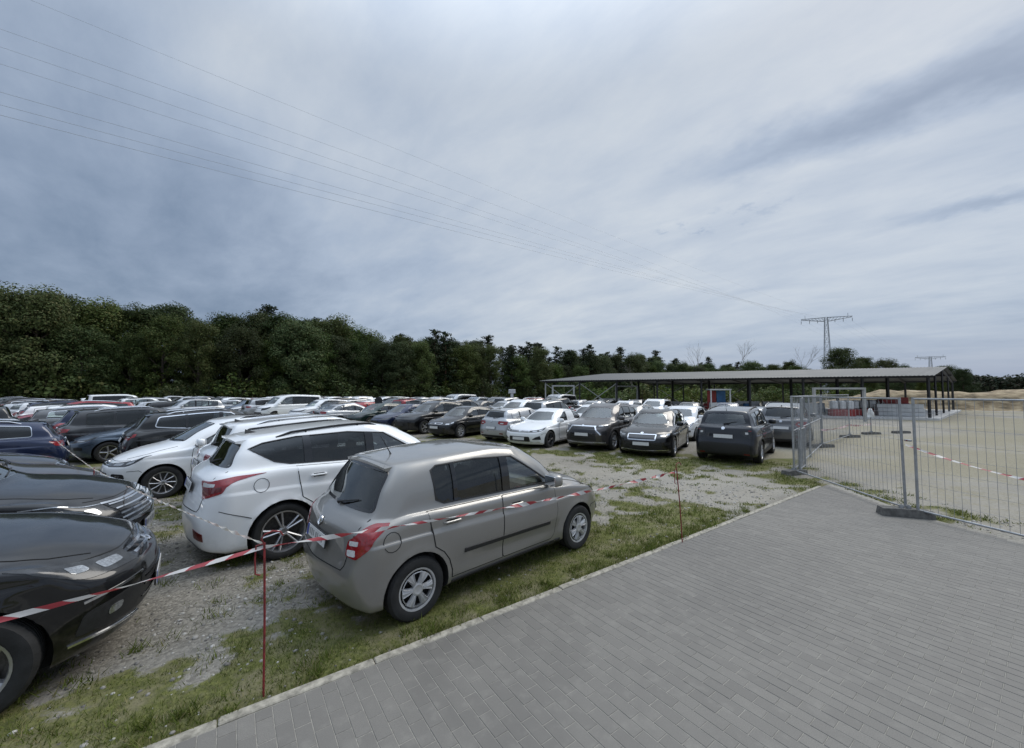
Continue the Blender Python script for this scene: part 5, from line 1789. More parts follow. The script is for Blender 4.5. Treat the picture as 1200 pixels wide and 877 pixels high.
def build_paving():
    sandm = mat("joint_sand", (0.285, 0.268, 0.232), .95, noise=(.22, 30.0), bump=(.002, 60), coords='Object')
    pm = paver_material()
    # bed of sand under the blocks
    def at(a, b):
        q = K0 + KDIR * a - KNRM * b
        return q
    bed = MB()
    P = [K0 - KDIR * 9 - KNRM * .085, K0 - KDIR * 9 - KNRM * 12]
    poly = []
    yy = [(-3.0), 2.0, FENCE_B.y, 9.0]
    left = at(-7.5, .08)
    pts = [(left.x, left.y), (left.x + 5.5, left.y - 7.5), (11.0, -6.0)]
    fx = [(float(fence_x(np.array(y))), y) for y in (-3.0, 3.0, FENCE_B.y)]
    # where the kerb meets the fence
    tK = (FENCE_B.x + .3 + .14 - K0.x) / KDIR.x
    end = at(tK + .15, .08)
    pts += fx + [(end.x + .02, end.y)]
    n = len(pts)
    V = [(x, y, -.0028) for x, y in pts] + [(x, y, -.10) for x, y in pts]
    F = [tuple(range(n)), tuple(range(2 * n - 1, n - 1, -1))] + [(i, n + i, n + (i + 1) % n, (i + 1) % n) for i in range(n)]
    me = new_mesh("pavement", V, F, sandm)
    bmx = bmesh.new(); bmx.from_mesh(me); bmesh.ops.recalc_face_normals(bmx, faces=bmx.faces[:]); bmx.to_mesh(me); bmx.free()
    pav = tag(obj("pavement", me), kind='structure')
    # one block, 20 x 10 cm with a small chamfer
    L_, W_, T_ = .1962, .0962, .06
    hx, hy, c = W_ / 2, L_ / 2, .0026
    bv = [(-hx, -hy, -T_), (hx, -hy, -T_), (hx, hy, -T_), (-hx, hy, -T_), (-hx, -hy, -c), (hx, -hy, -c), (hx, hy, -c), (-hx, hy, -c), (-hx + c, -hy + c, 0), (hx - c, -hy + c, 0), (hx - c, hy - c, 0), (-hx + c, hy - c, 0)]
    bf = [(8, 9, 10, 11)] + [(i, (i + 1) % 4, 4 + (i + 1) % 4, 4 + i) for i in range(4)] + [(4 + i, 4 + (i + 1) % 4, 8 + (i + 1) % 4, 8 + i) for i in range(4)]
    brick = new_mesh("paver", bv, bf, pm)
    cells = []
    for i in range(-70, 150):
        a = i * .10 + .05
        for j in range(0, 75):
            b = .09 + j * .20 + (.10 if i % 2 else 0.0)
            q = at(a, b + .10)
            half = False
            if i % 2 and j == 0:
                cells.append((a, .09 + .05, q, True, i, j))
            if not paved(np.array(q.x), np.array(q.y), -.05): continue
            if q.x > float(fence_x(np.array(q.y))) - .05 or q.y < -1.5: continue
            cells.append((a, b + .10, q, False, i, j))
    ang = math.atan2(KDIR.y, KDIR.x)
    rd = random.Random(5)
    full = []
    rest = MB()
    for a, b, q, hf, i, j in cells:
        q = at(a, b)
        if q.y < -1.5 or q.x > float(fence_x(np.array(q.y))) - .05: continue
        # nearest blocks in view first
        dy = q.y
        vis = dy > 1.0 and abs(q.x) < dy * 1.32 and (CAM_H / max(dy, .01)) < .965
        full.append((q.length if vis else 1e3 + q.length, q, hf))
    full.sort(key=lambda k: k[0])
    cnt = 0
    ca, sa = math.cos(ang), math.sin(ang)
    for dist, q, hf in full:
        dz = rd.uniform(-.0009, .0009); rz = rd.uniform(-.008, .008)
        tx, ty = rd.uniform(-.004, .004), rd.uniform(-.004, .004)
        if cnt < 300 and not hf and dist < 1e3:
            o = obj("paver", brick, pav, (q.x, q.y, dz), (tx, ty, ang + rz))
            cnt += 1
        else:
            s = .49 if hf else 1.0
            vs = []
            c2, s2 = math.cos(ang + rz), math.sin(ang + rz)
            for x, y, z in bv:
                y *= s
                vs.append((q.x + x * c2 - y * s2, q.y + x * s2 + y * c2, z + dz + x * ty * .5 + y * tx * .5))
            rest.add(vs, bf)
    o = rest.build("paver_field", pm, pav)
    o['kind'] = 'stuff'
    # edging stones, a metre long
    km = mat("edging_concrete", (0.33, 0.305, 0.25), .95, noise=(.38, 14.0), bump=(.002, 60))
    ke = MB(); ke.box(0, 0, -.10, .994, .078, .21, 0, .008)
    kme = ke.mesh("kerb_stone", km)
    for i in range(-7, 13):
        q = K0 + KDIR * (i * 1.0) - KNRM * .045
        if q.x > 7.3: continue
        obj("kerb_stone", kme, pav, (q.x, q.y, rd.uniform(-.002, .006)), (rd.uniform(-.01, .01), rd.uniform(-.004, .004), ang + rd.uniform(-.003, .003)))
    # sand and soil swept on to the edge
    return pav


build_ground()
build_paving()
build_grass()
build_gravel()
# ================================================================= barrier tape, stakes, site fence
def tape_material(name, period, white, red, alpha=1.0):
    m = bpy.data.materials.new(name)
    m.use_nodes = True
    t = NT(m.node_tree)
    uv = t.n('ShaderNodeUVMap', uv_map="UVMap").outputs[0]
    sp = t.n('ShaderNodeSeparateXYZ', {0: uv})
    f = t.math('FRACT', t.math('DIVIDE', t.math('ADD', sp.outputs[0], t.math('MULTIPLY', sp.outputs[1], .06)), period))
    st = t.math('GREATER_THAN', f, .5)
    n = t.noise(t.n('ShaderNodeTexCoord').outputs['Object'], 9.0, 4.0, .6)
    w = t.mix(t.maprange(n, .35, .7, 0, .5), white + (1,), tuple(c * .72 for c in white) + (1,))
    c = t.mix(st, w, t.mix(t.maprange(n, .35, .7, 0, .4), red + (1,), tuple(min(1, c * 1.5) for c in red) + (1,)))
    p = t.n('ShaderNodeBsdfPrincipled', {'Base Color': c, 'Roughness': .35})
    tr = t.n('ShaderNodeBsdfTranslucent', {0: c})
    mx = t.n('ShaderNodeMixShader', {0: .3, 1: p.outputs[0], 2: tr.outputs[0]})
    t.n('ShaderNodeOutputMaterial', {0: mx.outputs[0]})
    return m


M_TAPE = tape_material("barrier_tape", .21, (0.70, 0.68, 0.66), (0.36, 0.05, 0.06))
M_TAPE_OLD = tape_material("faded_tape", .55, (0.62, 0.59, 0.53), (0.56, 0.47, 0.42))
M_STAKE = mat("red_painted_steel", (0.20, 0.022, 0.022), .6, noise=(.4, 30.0))
M_GALV = mat("galvanised_steel", (0.37, 0.38, 0.39), .45, .55, noise=(.16, 12.0))
M_FOOT = mat("fence_foot_concrete", (0.125, 0.12, 0.11), .95, noise=(.35, 14.0), bump=(.003, 50))


def tape(name, pts, width, twist, sag, m, label, seed=1, crumple=.3, n=90):
    rd = random.Random(seed)
    pts = [Vector(p) for p in pts]
    V, F, UV = [], [], []
    acc = 0
    segs = len(pts) - 1
    ph = rd.uniform(0, 6)
    along = []
    for k in range(segs):
        for i in range(n + (1 if k == segs - 1 else 0)):
            t = i / n
            p = pts[k].lerp(pts[k + 1], t)
            p.z -= sag * 4 * t * (1 - t)
            along.append(p)
    d0 = (pts[-1] - pts[0]).normalized()
    prev = along[0]
    for i, p in enumerate(along):
        acc += (p - prev).length; prev = p
        a = along[min(i + 1, len(along) - 1)] - along[max(i - 1, 0)]
        a.normalize()
        sd = a.cross(Vector((0, 0, 1))).normalized()
        up = sd.cross(a)
        th = twist * acc * 2 * math.pi + ph + .5 * math.sin(acc * 3.1 + ph)
        cr = 1 - crumple * (.5 + .5 * math.sin(acc * 5.3 + 1.7 * math.sin(acc * 2.1)))
        w = width * cr / 2
        b = up * math.cos(th) + sd * math.sin(th)
        c = a.cross(b)
        fold = .35 * w * math.sin(acc * 7.1)
        V += [p - b * w, p + c * fold, p + b * w]
        UV += [(acc, 0), (acc, .5), (acc, 1)]
    for i in range(len(along) - 1):
        for q in (0, 1):
            F.append((i * 3 + q, i * 3 + q + 1, i * 3 + 4 + q, i * 3 + 3 + q))
    me = new_mesh(name, V, F, m, None, True)
    uvl = me.uv_layers.new(name="UVMap")
    li = np.empty(len(me.loops), np.int32); me.loops.foreach_get('vertex_index', li)
    uvl.data.foreach_set('uv', np.array(UV, np.float32)[li].ravel())
    return tag(obj(name, me), label, "barrier tape", "red and white barrier tapes")


def stake(base, top_z, lean, label, hook=True, seed=1):
    t = thing("stake", label, "stake", base, 0, "red steel stakes holding the tape")
    r = .0075
    mb = MB()
    top = Vector((lean[0], lean[1], top_z))
    mb.tube([(0, 0, -.12), (lean[0] * .5 + .004, lean[1] * .5, top_z * .5), top], r, 8)
    mb.build("shaft", M_STAKE, t, True)
    if hook:
        h = MB()
        s = KDIR
        # bent loop at the head and a hanging tail
        q = [top + Vector((0, 0, -.01)), top + s * -.02 + Vector((0, 0, .03)), top + Vector((0, 0, .06)), top + s * .05 + Vector((0, 0, .075)), top + s * .10 + Vector((0, 0, .06)), top + s * .115 + Vector((0, 0, .03))]
        h.tube(q, .0055, 7)
        h.build("hook", M_STAKE, t, True)
        h2 = MB()
        q = [top + Vector((0, 0, -.005)), top + s * -.05 + Vector((0, 0, -.01)), top + s * -.055 + Vector((0, 0, -.10)), top + s * -.05 + Vector((0, 0, -.21)), top + s * -.02 + Vector((0, 0, -.225))]
        h2.tube(q, .0055, 7)
        h2.build("tie_wire", M_STAKE, t, True)
    return top + Vector(base)


s1 = on_ground(309, 816); s2 = on_ground(800, 635.5)
T1 = stake(s1, 1.05, (-.045, .03), "thin red steel stake with bent hook in front of the white utility car")
T2 = stake(s2, 1.04, (-.05, .04), "thin red steel stake at the kerb near the compact car's bonnet", True, 2)
near = Vector((-3.9, 1.05, .93))
tape("barrier_tape", [near, T1 + Vector((0, 0, -.03))], .046, .42, .035, M_TAPE, "red and white tape across the black car's headlight", 3, .35)
tape("barrier_tape", [T1 + Vector((0, 0, -.03)), T2 + Vector((0, 0, -.05))], .042, 1.05, .05, M_TAPE, "red and white tape running past the beige compact hatchback", 5, .45, 140)
far_t = Vector((-24.0, 19.6, 1.0)); mid_t = Vector((-6.6, 6.25, .93)); mid2 = Vector((-12.8, 10.9, 1.0))
tape("barrier_tape", [T1 + Vector((0, 0, -.01)), mid_t, mid2, far_t], .030, 2.6, .03, M_TAPE_OLD, "pale twisted tape running away between the two rows of cars", 7, .5, 120)
st3 = thing("stake", "thin stake far down the lane between the two rows of cars", "stake", (mid_t.x, mid_t.y, 0), 0, "red steel stakes holding the tape")
mb = MB(); mb.tube([(0, 0, -.1), (0, 0, .95)], .0075, 6); mb.build("shaft", M_STAKE, st3)


def fence_panel(p0, p1, label, lean=0.0, h0=.10, h1=2.05, midrail=False, cat="fence panel", dense=.10, foot=True):
    p0, p1 = Vector(p0), Vector(p1)
    d = p1 - p0
    L = d.length
    rz = math.atan2(d.y, d.x)
    t = thing("site_fence", label, cat, p0, rz, "galvanised mesh site fence panels")
    t.rotation_euler = (lean, 0, rz)
    r = .021
    for x in (0.03, L - .03):
        mb = MB(); mb.tube([(x, 0, .03 if foot else h0), (x, 0, h1)], r, 8)
        mb.build("upright", M_GALV, t, True)
    for z in ((h0 + .02, h1 - r) + ((1.12,) if midrail else ())):
        mb = MB(); mb.tube([(.03, 0.001, z), (L - .03, 0.001, z)], r * .8, 8)
        mb.build("rail", M_GALV, t, True)
    mb = MB()
    n = int(L / dense)
    for i in range(1, n):
        x = L * i / n
        mb.tube([(x, 0, h0 + .02), (x, 0, h1 - .02)], .0027, 4, False)
    for z in np.arange(h0 + .22, h1 - .1, .245):
        mb.tube([(.03, .0045, z), (L - .03, .0045, z)], .0024, 4, False)
    w = mb.build("wire_mesh", M_GALV, t); w['kind'] = 'stuff'
    return t


def fence_foot(p, rz, label, L=.72):
    mb = MB()
    h = .135
    V = [(-L / 2, -.115, 0), (L / 2, -.115, 0), (L / 2, .115, 0), (-L / 2, .115, 0), (-L / 2 + .02, -.10, h - .01), (-.10, -.095, h), (.10, -.095, h), (L / 2 - .02, -.10, h - .02), (L / 2 - .02, .10, h - .02), (.10, .095, h), (-.10, .095, h), (-L / 2 + .02, .10, h - .01)]
    Fc = [(3, 2, 1, 0), (0, 1, 7, 6, 5, 4), (2, 3, 11, 10, 9, 8), (1, 2, 8, 7), (3, 0, 4, 11), (4, 5, 10, 11), (5, 6, 9, 10), (6, 7, 8, 9)]
    t = thing("concrete_weight", label, "fence foot", p, rz, "weights under the site fence")
    mb.add(V, Fc); mb.build("block", M_FOOT, t)
    for x in (-.05, .05):
        m2 = MB(); m2.lathe([(.034, h - .002), (.034, h + .05), (.026, h + .05), (.026, h - .002)], 12, 'z', (x, 0, 0)); m2.build("socket", M_GALV, t, True)
    return t


fence_panel(FENCE_B + Vector((.05, -.06, 0)), FENCE_A + (FENCE_A - FENCE_B).normalized() * 1.9, "nearest site fence panel, running out of the picture by the paving", .0)
fence_panel(FENCE_C, FENCE_B + Vector((0, .04, 0)), "wide mesh fence panel standing across the end of the paving", .012)
fence_foot(FENCE_B + Vector((-.10, -.02, .002)), math.radians(-20), "dark concrete fence foot lying on the paving")
fence_foot(FENCE_C + Vector((-.02, -.05, .0)), math.radians(20), "pale fence foot at the corner beside the parked dark utility car", .7)
# clamp joining the two near panels
cl = thing("fence_clamp", "steel clamp joining the two leaning uprights of the site fence", "clamp", FENCE_B + Vector((.02, -.01, 1.30)))
mb = MB(); mb.box(0, 0, 0, .10, .05, .035, math.radians(-78), .008); mb.build("jaw", M_GALV, cl)
mb = MB(); mb.lathe([(.001, -.03), (.012, -.03), (.012, .03), (.001, .03)], 8, 'x'); mb.build("bolt", M_STAKE, cl)
# leaning spare upright against the joint
q1 = on_ground(963, 524.5); q2 = on_ground(996, 513); q3 = on_ground(1021, 509.5); q4 = on_ground(1056, 508)
C1 = FENCE_C.lerp(q1, .5)
fence_panel(FENCE_C + Vector((.04, .05, 0)), C1, "mesh fence panel turned almost edge on at the corner of the enclosure", .0, midrail=True)
fence_panel(C1 + Vector((.03, .03, 0)), q1, "second mesh fence panel beyond the corner, with a middle rail", .0, midrail=True)
fence_panel(FENCE_C + Vector((.10, -.10, 0)), FENCE_C + Vector((1.15, 1.25, 0)), "spare mesh fence panel leaning against the corner panel", .03, .06, 2.0, False, "fence panel", .08)
gate = fence_panel(FENCE_C + Vector((.22, .10, 0)), FENCE_C + Vector((.95, .85, 0)), "low dense mesh gate leaf at the fence corner", .0, .08, 1.16, False, "gate leaf", .05)
gate.name = "gate_leaf"
fence_panel(q1 + Vector((.2, .2, 0)), q2, "third mesh fence panel, standing behind the barrier tape", .0)
for q, lb in ((q1, "fence foot on the sand below the third mesh panel"), (q2, "fence foot farther out on the sandy lot, second beyond the corner"), (q3, "fence foot under the lone post with the white rag"), (q4, "farthest fence foot, by the end of the low barrier")):
    fence_foot((q.x, q.y, .0), math.radians(8), lb, .95)


def lone_post(q, h, label, rag=False):
    t = thing("marker_pole", label, "post", (q.x, q.y, 0), 0, "single posts standing in fence feet")
    mb = MB(); mb.tube([(0, 0, .05), (0, 0, h)], .024, 8); mb.build("tube", M_GALV, t, True)
    if rag:
        V, F_ = [], []
        rd = random.Random(3)
        for j in range(6):
            for i in range(10):
                a = 2 * math.pi * i / 10
                rr = (.07 + .10 * j / 5) * rd.uniform(.7, 1.25)
                V.append((rr * math.cos(a), rr * math.sin(a), h + .05 - .08 * j + rd.uniform(-.03, .03)))
        for j in range(5):
            for i in range(10):
                F_.append((j * 10 + i, (j + 1) * 10 + i, (j + 1) * 10 + (i + 1) % 10, j * 10 + (i + 1) % 10))
        F_.append(tuple(range(10)))
        me = new_mesh("rag", V, F_, mat("white_cloth", (.62, .62, .60), .9, noise=(.1, 8)), None, True)
        tag(obj("rag", me, None, (q.x, q.y, 0)), "white rag bundled over the top of a fence post", "rag")


lone_post(q2, 1.35, "grey post left of the ragged one on the sandy lot")
lone_post(q3, 1.25, "grey post carrying a white rag on the sandy lot", True)
lone_post(q4, 1.15, "short grey post farthest out beside the hall")
tape("barrier_tape", [q1 + Vector((-.4, -.5, .72)), q2 + Vector((0, 0, .60)), q3 + Vector((0, 0, .55))], .09, .1, .06, M_TAPE, "red and white tape slung between the far fence posts", 11, .3, 40)
tape("barrier_tape", [FENCE_B + Vector((.03, .05, 1.22)), Vector((8.3, 5.9, .72)), Vector((9.2, 5.4, .70)), Vector((12.5, 4.2, .66))], .075, .12, .07, M_TAPE, "red and white tape sagging away behind the near fence panel", 13, .3, 40)
ONES = "first second third fourth fifth sixth seventh eighth ninth tenth eleventh twelfth thirteenth fourteenth fifteenth sixteenth seventeenth eighteenth nineteenth".split()
TENS = {2: "twent", 3: "thirt", 4: "fort", 5: "fift", 6: "sixt", 7: "sevent", 8: "eight", 9: "ninet"}


def ordinal(n):
    """1 -> first"""
    if n < 20: return ONES[n - 1]
    if n >= 100: return f"{n}th"
    return TENS[n // 10] + ("ieth" if n % 10 == 0 else "y-" + ONES[n % 10 - 1])


# ================================================================= the hall under construction
M_DARKSTEEL = mat("dark_primed_steel", (0.030, 0.030, 0.033), .55, .2, noise=(.25, 4.0))
M_PALESTEEL = mat("pale_steel", (0.40, 0.40, 0.385), .5, .3, noise=(.12, 3.0))
M_ROOF = mat("roof_sheet", (0.070, 0.077, 0.081), .6, .15, noise=(.10, .6))
M_SLAB = mat("new_concrete", (0.56, 0.55, 0.53), .9, noise=(.10, 1.5))
M_WHITE = mat("white_board", (0.62, 0.62, 0.61), .6, noise=(.08, 3.0))
M_REDP = mat("red_board", (0.26, 0.035, 0.03), .6, noise=(.2, 3.0))
M_BLUEP = mat("blue_board", (0.05, 0.15, 0.30), .6, noise=(.15, 3.0))

H0 = Vector((32.5, 30.6, 0))
HA = Vector((math.cos(math.radians(154)), math.sin(math.radians(154)), 0))       # along the eaves
HG = Vector((17.5, 13.9, 0)).normalized()                                         # along the gable
HL, HW, EAVE, RIDGE = 32.0, 22.4, 3.42, 4.52


def hp(a, g, z):
    q = H0 + HA * a + HG * g
    return Vector((q.x, q.y, z))


hall = thing("open_hall", "long open-sided steel hall with grey pitched sheet roof on dark posts", "hall", H0)


def hbuild(mb, name, m, smooth=False):
    mb.v = [(x - H0.x, y - H0.y, z) for x, y, z in mb.v]
    return mb.build(name, m, hall, smooth)


mb = MB()
c = [hp(-.6, -.6, 0), hp(HL + .6, -.6, 0), hp(HL + .6, HW + .6, 0), hp(-.6, HW + .6, 0)]
mb.add([(p.x, p.y, -.1) for p in c] + [(p.x, p.y, .16) for p in c], [(3, 2, 1, 0), (4, 5, 6, 7), (0, 1, 5, 4), (1, 2, 6, 5), (2, 3, 7, 6), (3, 0, 4, 7)])
hs = hbuild(mb, "slab", M_SLAB)
bmx = bmesh.new(); bmx.from_mesh(hs.data); bmesh.ops.recalc_face_normals(bmx, faces=bmx.faces[:]); bmx.to_mesh(hs.data); bmx.free()


def roof_z(g):
    return EAVE + (RIDGE - EAVE) * (1 - abs(g - HW / 2) / (HW / 2))


nb = 8
for i in range(nb + 1):
    a = HL * i / nb
    for g in (.1, HW - .1):
        mb = MB(); mb.beam(hp(a, g, .16), hp(a, g, EAVE - .12), .14, .14)
        hbuild(mb, "post", M_PALESTEEL if (i == nb and g < 1) else M_DARKSTEEL)
    if 0 < i < nb:
        mb = MB(); mb.beam(hp(a, HW / 2, .16), hp(a, HW / 2, RIDGE - .15), .20, .20); hbuild(mb, "post", M_DARKSTEEL)
    for g0, g1 in ((0, HW / 2), (HW, HW / 2)):
        mb = MB(); mb.beam(hp(a, g0, roof_z(g0) - .16), hp(a, g1, roof_z(g1) - .16), .10, .16); hbuild(mb, "rafter", M_DARKSTEEL)
for g in (5.0, HW / 2, 17.0):
    mb = MB(); mb.beam(hp(0, g, .16), hp(0, g, roof_z(g) - .28), .11, .11); hbuild(mb, "post", M_DARKSTEEL)
for g in (0, 5.6, 11.2, 16.8, HW):
    mb = MB(); mb.beam(hp(-.3, g, roof_z(g) - .05), hp(HL + .3, g, roof_z(g) - .05), .12, .16); hbuild(mb, "purlin", M_DARKSTEEL)
ns = 33
for i in range(ns):
    a0, a1 = -.4 + (HL + .8) * i / ns, -.4 + (HL + .8) * (i + 1) / ns - .012
    for g0, g1 in ((-.45, HW / 2), (HW + .45, HW / 2)):
        mb = MB()
        V = []
        k = 8
        z0 = EAVE + (RIDGE - EAVE) * (1 - abs(g0 - HW / 2) / (HW / 2)) + .06
        z1 = RIDGE + .06 + random.uniform(-.004, .004)
        for q in range(k + 1):
            a = a0 + (a1 - a0) * q / k
            dz = .035 if q % 2 else 0
            V += [hp(a, g0, z0 + dz), hp(a, g1, z1 + dz), hp(a, g0, z0 + dz - .02), hp(a, g1, z1 + dz - .02)]
        F = []
        for q in range(k):
            b = q * 4
            F += [(b, b + 4, b + 5, b + 1), (b + 2, b + 3, b + 7, b + 6), (b, b + 2, b + 6, b + 4), (b + 1, b + 5, b + 7, b + 3)]
        mb.add(V, F); o = hbuild(mb, "roof_sheet", M_ROOF)
# diagonal bracing in the far left bays
for a0, a1, g in ((HL - 4, HL, .1), (HL - 8, HL - 4, .1), (HL - 4, HL, HW - .1), (HL - 12, HL - 8, HW - .1)):
    for z0, z1 in ((.3, EAVE - .3), (EAVE - .3, .3)):
        mb = MB(); mb.beam(hp(a0, g + .05, z0), hp(a1, g + .05, z1), .07, .07); hbuild(mb, "brace", M_PALESTEEL)

# pale frames, boards and stores round the hall
def portal(p, w, h, rz, label):
    t = thing("portal_frame", label, "frame", p, rz, "pale steel door frames of the hall")
    mb = MB(); mb.beam((-w / 2, 0, 0), (-w / 2, 0, h), .16, .16); mb.build("jamb", M_PALESTEEL, t)
    mb = MB(); mb.beam((-w / 2 - .08, 0, h + .07), (w / 2 + .08, 0, h + .07), .16, .14); mb.build("lintel", M_PALESTEEL, t)
    mb = MB(); mb.beam((w / 2, 0, 0), (w / 2, 0, h), .16, .16); mb.build("jamb", M_PALESTEEL, t)


pf = at_depth(983, 455, 29.0)
portal((pf.x, pf.y, 0), 3.7, pf.z - .1, math.radians(0), "pale door frame standing free before the right half of the hall")
pf = at_depth(660, 452, 41.0)
portal((pf.x, pf.y, 0), 2.2, pf.z - .1, math.radians(-12), "pale door frame standing at the left end of the hall")
pf = at_depth(734, 452.5, 44.0)
portal((pf.x, pf.y, 0), 2.3, pf.z - .1, math.radians(-12), "pale door frame standing inside the hall, behind the grey cars")


def sack_rack(p, rz, label, n=4, w=1.6):
    t = thing("pallet", label, "pallet", p, rz, "red pallets of white sacks under the hall")
    mb = MB(); mb.box(0, 0, .28, w, 1.0, .55, 0, .03); mb.build("crate_base", M_REDP, t)
    for i in range(n):
        x = -w / 2 + w * (i + .5) / n
        mb = MB(); mb.box(x, 0, .92, w / n * .72, .8, .72, 0, .08); mb.build("sack", M_WHITE, t, True)


for (u, Y, lb) in ((986, 33.0, "red based pallet of white sacks right of the first hall door frame"), (1001, 34.0, "red based pallet of white sacks seen through the door frame jamb"), (1012, 35.0, "red based pallet of white sacks beside the tall pale post"), (1021, 38.0, "red based pallet of white sacks farthest right under the roof")):
    q = at_depth(u, 470, Y); sack_rack((q.x, q.y, .16), math.radians(-20), lb, 3)


def stack(p, rz, label, sx, sy, sz, m, rows=3, name="board_stack", cat="stack of boards"):
    t = thing(name, label, cat, p, rz)
    for i in range(rows):
        mb = MB(); mb.box(random.uniform(-.05, .05), random.uniform(-.04, .04), sz * (i + .5) / rows, sx, sy, sz / rows - .02, 0, .02); mb.build("board", m, t)


for u, Y, w, h, m, lb in ((1052, 33.5, 3.0, 1.0, M_WHITE, "long white stack of boards near the gable of the hall"), (1046, 35.5, 1.8, 1.55, M_REDP, "dull red stack of boards behind the white ones by the gable"),
                          (940, 36.0, 2.2, 1.0, M_WHITE, "low white stack of boards behind the grey utility car"), (905, 38.0, 1.6, 1.1, M_PALESTEEL, "cream stack of boards under the middle of the hall"), (876, 40.0, 2.0, 1.1, M_WHITE, "white stack of boards beside the red and blue stall"),
                          (760, 42.0, 2.4, 1.2, M_WHITE, "white stack of boards behind the grey utility cars"), (800, 43.0, 2.0, 1.0, M_PALESTEEL, "cream stack of boards left of the red and blue stall"), (715, 45.0, 2.4, 1.3, M_WHITE, "white stack of boards at the back of the hall")):
    q = at_depth(u, 470, Y); stack((q.x, q.y, .16 if Y > 33 else 0), math.radians(-25), lb, w, 1.1, h, m)
# a jumble of crates, drums and bags along the slab
rdk = random.Random(31)
for i, (nm, cat, words) in enumerate([("crate", "crate", "white crate"), ("drum", "drum", "pale drum"), ("crate", "crate", "red crate"), ("bulk_bag", "bag", "white bulk bag"), ("crate", "crate", "grey crate"), ("drum", "drum", "blue drum")] * 4):
    u = 700 + i * 15.6 + rdk.uniform(-5, 5)
    q = at_depth(u, 470, rdk.uniform(34.5, 41))
    gq = (Vector((q.x, q.y, 0)) - H0)
    z0 = 0.0 if gq.dot(Vector((-HA.y, HA.x, 0))) > -.6 else .16
    t = thing(nm, f"{words} among the stores under the hall, {ordinal(i + 1)} from the left", cat, (q.x, q.y, z0), rdk.uniform(0, 3), "stores lying under the hall")
    m = {"white": M_WHITE, "pale": M_PALESTEEL, "red": M_REDP, "grey": M_GALV, "blue": M_BLUEP}[words.split()[0]]
    if nm == "drum":
        mb = MB(); mb.lathe([(.001, 0), (.30, 0), (.31, .28), (.29, .30), (.31, .32), (.31, .58), (.29, .60), (.30, .88), (.27, .90), (.001, .88)], 16, 'z'); mb.build("barrel", m, t, True)
    elif nm == "bulk_bag":
        mb = MB(); mb.box(0, 0, .48, .95, .95, .95, 0, .14); mb.build("sack", m, t, True)
        for x in (-.35, .35):
            for y in (-.35, .35):
                mb = MB(); mb.tube([(x, y, .93), (x * .8, y * .8, 1.15), (x * .5, y * .5, .95)], .03, 5); mb.build("strap", M_PALESTEEL, t)
    else:
        w = rdk.uniform(.9, 1.3)
        for k in range(3):
            mb = MB(); mb.box(0, 0, .14 + .30 * k, w, .8, .26, 0, .02); mb.build("side_board", m, t)
        mb = MB(); mb.box(0, 0, .45, w - .08, .72, .86); mb.build("core", M_PALESTEEL, t)
# small stall, red and blue walls in a white frame
q = at_depth(842, 463, 37.5)
st = thing("stall", "small open stall with red and blue walls in a white frame under the hall", "stall", (q.x, q.y, .16), math.radians(-8))
for x in (-.85, .85):
    mb = MB(); mb.box(x, -.5, 1.1, .10, .10, 2.2); mb.build("frame_post", M_WHITE, st)
mb = MB(); mb.box(0, 0, 2.25, 1.9, 1.2, .12); mb.build("roof", M_WHITE, st)
mb = MB(); mb.box(-.45, .5, 1.1, .80, .06, 2.1); mb.build("wall", M_REDP, st)
mb = MB(); mb.box(.40, .5, 1.1, .80, .06, 2.1); mb.build("wall", M_BLUEP, st)
mb = MB(); mb.box(0, .1, .5, 1.5, .5, 1.0); mb.build("counter", M_WHITE, st)

# ================================================================= pylons and lines
M_PYLON = mat("pylon_steel", (0.36, 0.38, 0.40), .6, .2, noise=(.1, .5))


